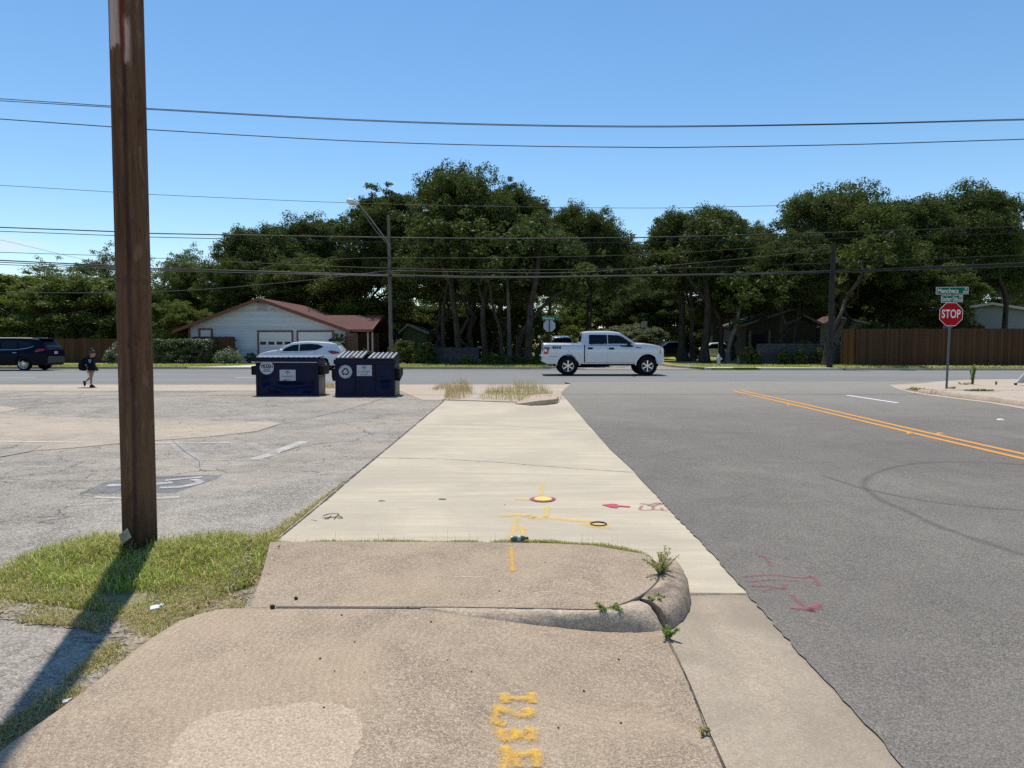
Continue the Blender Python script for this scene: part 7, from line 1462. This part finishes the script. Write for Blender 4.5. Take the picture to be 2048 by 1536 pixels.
for s, kn, an, heel, toe in ((-1, J(700, 1010), J(688, 1200), J(660, 1270), J(815, 1276)), (1, J(655, 965), J(470, 1105), J(400, 1125), J(425, 1245))):
    yy = s * 0.062; h = node(J(665, 800, yy), 0.066, pel); th_ = node((J(665, 800, yy) + kn + Vector((0, yy, 0))) / 2 + Vector((0, yy * 0.5, 0)) * 0, 0.058, h); k1 = node(kn + Vector((0, yy, 0)), 0.042, th_); cf = node(kn.lerp(an, 0.35) + Vector((0, yy, 0)), 0.043, k1); a1 = node(an + Vector((0, yy, 0)), 0.026, cf); node(an.lerp(toe, 0.5) + Vector((0, yy, 0)), 0.026, a1)
for s, elb, wrs, off in ((-1, J(600, 610), J(668, 725), 0.0), (1, J(700, 610), J(740, 720), 0.0)):
    yy = s * 0.125; sh_ = node(J(640, 450, yy), 0.045, ch_); e1 = node(elb + Vector((0, yy * 1.15, 0)), 0.030, sh_); w1 = node(wrs + Vector((0, yy, 0)), 0.020, e1); pm = node(wrs + Vector((0.028, yy, -0.035)), 0.020, w1)
    for f in range(4):
        b0 = wrs + Vector((0.038 + 0.004 * f, yy + s * (-0.014 + 0.010 * f), -0.058)); q1_ = node(b0, 0.0062, pm); q2_ = node(b0 + Vector((0.012, 0, -0.020 - 0.003 * (f in (1, 2)))), 0.0058, q1_); node(b0 + Vector((0.010, 0, -0.040 - 0.005 * (f in (1, 2)))), 0.005, q2_)
    tq = node(wrs + Vector((0.048, yy - s * 0.012, -0.030)), 0.0065, pm); node(wrs + Vector((0.062, yy - s * 0.014, -0.045)), 0.0055, tq)
me = bpy.data.meshes.new('body'); me.from_pydata(sv, se_, []); skin = plain('skin', (0.30, 0.165, 0.11), 0.55, var=0.05); bo = link('body', me, skin, person)
sm_ = bo.modifiers.new('Skin', 'SKIN'); sm_.use_smooth_shade = True
for i, r in enumerate(sr_): me.skin_vertices[0].data[i].radius = (r, r)
me.skin_vertices[0].data[0].use_root = True; ss_ = bo.modifiers.new('Subdivision', 'SUBSURF'); ss_.levels = 1; ss_.render_levels = 2
jk = plain('dark_jacket', (0.005, 0.006, 0.011), 0.9, spec=0.1, bump=0.3, bscale=18); hm_ = plain('dark_hair', (0.012, 0.009, 0.008), 0.6, bump=0.4, bscale=60); sho = plain('beige_shorts', (0.42, 0.33, 0.24), 0.8); shoe_m = plain('dark_shoe', (0.018, 0.012, 0.014), 0.7); pale_m = plain('pale_sole', (0.55, 0.55, 0.52), 0.7)
def rr(X_, Y_, ax, ay, y=0.0): return (J(X_, Y_, y), ax, ay)
MB().rings([rr(690, 385, 0.055, 0.06), rr(670, 410, 0.09, 0.13), rr(655, 470, 0.115, 0.158), rr(665, 560, 0.125, 0.162), rr(690, 650, 0.145, 0.165), rr(715, 730, 0.165, 0.168), rr(735, 780, 0.175, 0.168), rr(735, 782, 0.165, 0.158)], 22).build('jacket', jk, person, sm=60)
for s in (-1, 1):
    a, e_ = J(640, 440, s * 0.125), J(612, 585, s * 0.15) if s < 0 else J(695, 585, 0.15); MB().tube([a, a.lerp(e_, 0.5), e_], [0.072, 0.068, 0.062], 12).build('sleeve', jk, person, sm=60)
pm_ = MB(); rg = random.Random(9)
for i in range(16): pm_.box(J(700 + rg.uniform(-5, 85), 440 + rg.uniform(0, 110), -0.163 + rg.uniform(-0.004, 0.002)), (0.024, 0.006, 0.022), rz=rg.uniform(-.3, .3))
pm_.build('blue_print', plain('blue_print', (0.16, 0.30, 0.48), 0.7), person)
MB().rings([rr(662, 690, 0.11, 0.135), rr(662, 760, 0.115, 0.14), rr(665, 812, 0.108, 0.138)], 18).build('shorts', sho, person, sm=60)
MB().rings([rr(665, 806, 0.113, 0.143), rr(665, 826, 0.110, 0.140)], 18).build('hem', jk, person, sm=60)
MB().ball(J(732, 212), (0.088, 0.078, 0.085), 16).ball(J(680, 240), (0.055, 0.07, 0.085), 12).ball(J(718, 108), (0.042, 0.042, 0.036), 12).build('hair', hm_, person, sm=60)
for s in (-1, 1): MB().ball(J(806, 228, s * 0.03), 0.009, 8).build('eye', M['print'], person)
MB().ball(J(708, 265, -0.07), (0.014, 0.010, 0.022), 8).build('ear', skin, person, sm=60)
MB().box(J(818, 306), (0.008, 0.028, 0.005)).build('mouth', plain('lips', (0.22, 0.07, 0.06), 0.6), person)
bpk = MB(); bpk.rings([rr(560, 345, 0.06, 0.09), rr(530, 380, 0.10, 0.13), rr(470, 480, 0.125, 0.15), rr(430, 580, 0.14, 0.16), rr(425, 690, 0.14, 0.16), rr(440, 760, 0.12, 0.14), rr(460, 785, 0.06, 0.08)], 20)
bk = thing('backpack', 'bulging dark backpack with olive pocket worn by the walking person', 'backpack', person.location); bpk.build('bag', plain('dark_backpack', (0.006, 0.007, 0.009), 0.85, spec=0.1, bump=0.4, bscale=25), bk, sm=60)
MB().ball(J(365, 600), (0.045, 0.11, 0.11), 12).build('pocket', plain('olive_pocket', (0.05, 0.055, 0.02), 0.8), bk, sm=60)
for s in (-1, 1):
    b = MB(); b.tube([J(540, 400, s * 0.09), J(610, 395, s * 0.105), J(690, 440, s * 0.12), J(700, 560, s * 0.15), J(600, 690, s * 0.165), J(500, 740, s * 0.13)], 0.016, 8); b.build('strap', jk, bk, sm=60)
MB().tube([J(570, 830, -0.06), J(590, 880, -0.07), J(605, 920, -0.06)], 0.005, 6).build('cord', jk, bk)
for s, hl, to, zf_ in ((-1, J(655, 1270), J(810, 1280), 0), (1, J(395, 1110), J(430, 1262), 1)):
    yy = s * 0.062; dvec = (to - hl); b = MB(); n_ = Vector((-dvec.z, 0, dvec.x)).normalized(); n_ = n_ if (n_.z > 0 if not zf_ else n_.x > 0) else -n_
    b.tube([hl + Vector((0, yy, 0)) + n_ * 0.015, hl.lerp(to, 0.3) + Vector((0, yy, 0)) + n_ * 0.025, hl.lerp(to, 0.7) + Vector((0, yy, 0)) + n_ * 0.012, to + Vector((0, yy, 0))], [0.036, 0.044, 0.036, 0.018], 12)
    so_ = b.build('shoe', shoe_m, person, sm=60); MB().tube([hl + Vector((0, yy, 0)) - n_ * 0.012, to + Vector((0, yy, 0)) - n_ * 0.010], [0.03, 0.022], 8).build('sole', pale_m if zf_ else shoe_m, so_, sm=60)
# ------------------------------------------------------------------ light, sky, camera
EL, AZ = R(69), R(-17)
S = Vector((math.cos(EL) * math.sin(AZ), math.cos(EL) * math.cos(AZ), math.sin(EL)))
sl_ = bpy.data.lights.new('sun', 'SUN'); sl_.energy = 4.9; sl_.angle = R(0.53); sl_.color = (1.0, 0.945, 0.86)
so = bpy.data.objects.new('sun', sl_); COL.objects.link(so); so.rotation_euler = S.to_track_quat('Z', 'Y').to_euler(); so.location = S * 60
w = bpy.data.worlds.new('World'); scene.world = w; w.use_nodes = True; nt = w.node_tree
bg = nt.nodes['Background']
sky = nt.nodes.new('ShaderNodeTexSky'); sky.sky_type = 'NISHITA'; sky.sun_disc = False; sky.sun_elevation = EL; sky.sun_rotation = AZ % (2 * math.pi)
sky.altitude = 100; sky.air_density = 1.0; sky.dust_density = 0.1; sky.ozone_density = 1.5
hs = nt.nodes.new('ShaderNodeHueSaturation'); hs.inputs['Saturation'].default_value = 1.2; hs.inputs['Hue'].default_value = 0.496; nt.links.new(sky.outputs[0], hs.inputs['Color'])
sx = nd(nt, 'ShaderNodeSeparateXYZ', {0: nd(nt, 'ShaderNodeTexCoord').outputs['Generated']}); yy_ = math_(nt, 'MAXIMUM', sx.outputs[1], 0.05)
u_, v_ = math_(nt, 'DIVIDE', sx.outputs[0], yy_), math_(nt, 'DIVIDE', sx.outputs[2], yy_)
cn = nd(nt, 'ShaderNodeTexNoise', {'Vector': nd(nt, 'ShaderNodeCombineXYZ', {0: math_(nt, 'MULTIPLY', u_, 9.0), 1: math_(nt, 'MULTIPLY', v_, 60.0)}).outputs[0], 'Scale': 1.0, 'Detail': 6.0, 'Roughness': 0.6}).outputs[0]
ee = math_(nt, 'ADD', math_(nt, 'POWER', math_(nt, 'DIVIDE', math_(nt, 'ADD', u_, 0.72), 0.13), 2.0), math_(nt, 'POWER', math_(nt, 'DIVIDE', math_(nt, 'SUBTRACT', v_, 0.138), 0.014), 2.0))
cm = math_(nt, 'MULTIPLY', math_(nt, 'SUBTRACT', 1.0, ee, None, True), ramp_(nt, cn, [(0.4, 0), (0.65, 1)]))
nt.links.new(mix_(nt, math_(nt, 'MULTIPLY', cm, 0.75), hs.outputs[0], (5.6, 5.8, 6.0)), bg.inputs[0]); bg.inputs[1].default_value = 0.15
cd = bpy.data.cameras.new('camera'); co = bpy.data.objects.new('camera', cd); COL.objects.link(co)
cd.sensor_width = 36; cd.lens = F / 2048 * 36; cd.clip_end = 1500; cd.clip_start = 0.05
co.location = (0, 0, H); co.rotation_euler = (R(90) - PIT, 0, 0); scene.camera = co
vs_ = scene.view_settings; vs_.view_transform = 'Standard'; vs_.look = 'None'; vs_.exposure = 0.0; vs_.gamma = 1.0
scene.cycles.max_bounces = 6; scene.cycles.transparent_max_bounces = 12; scene.cycles.use_denoising = False
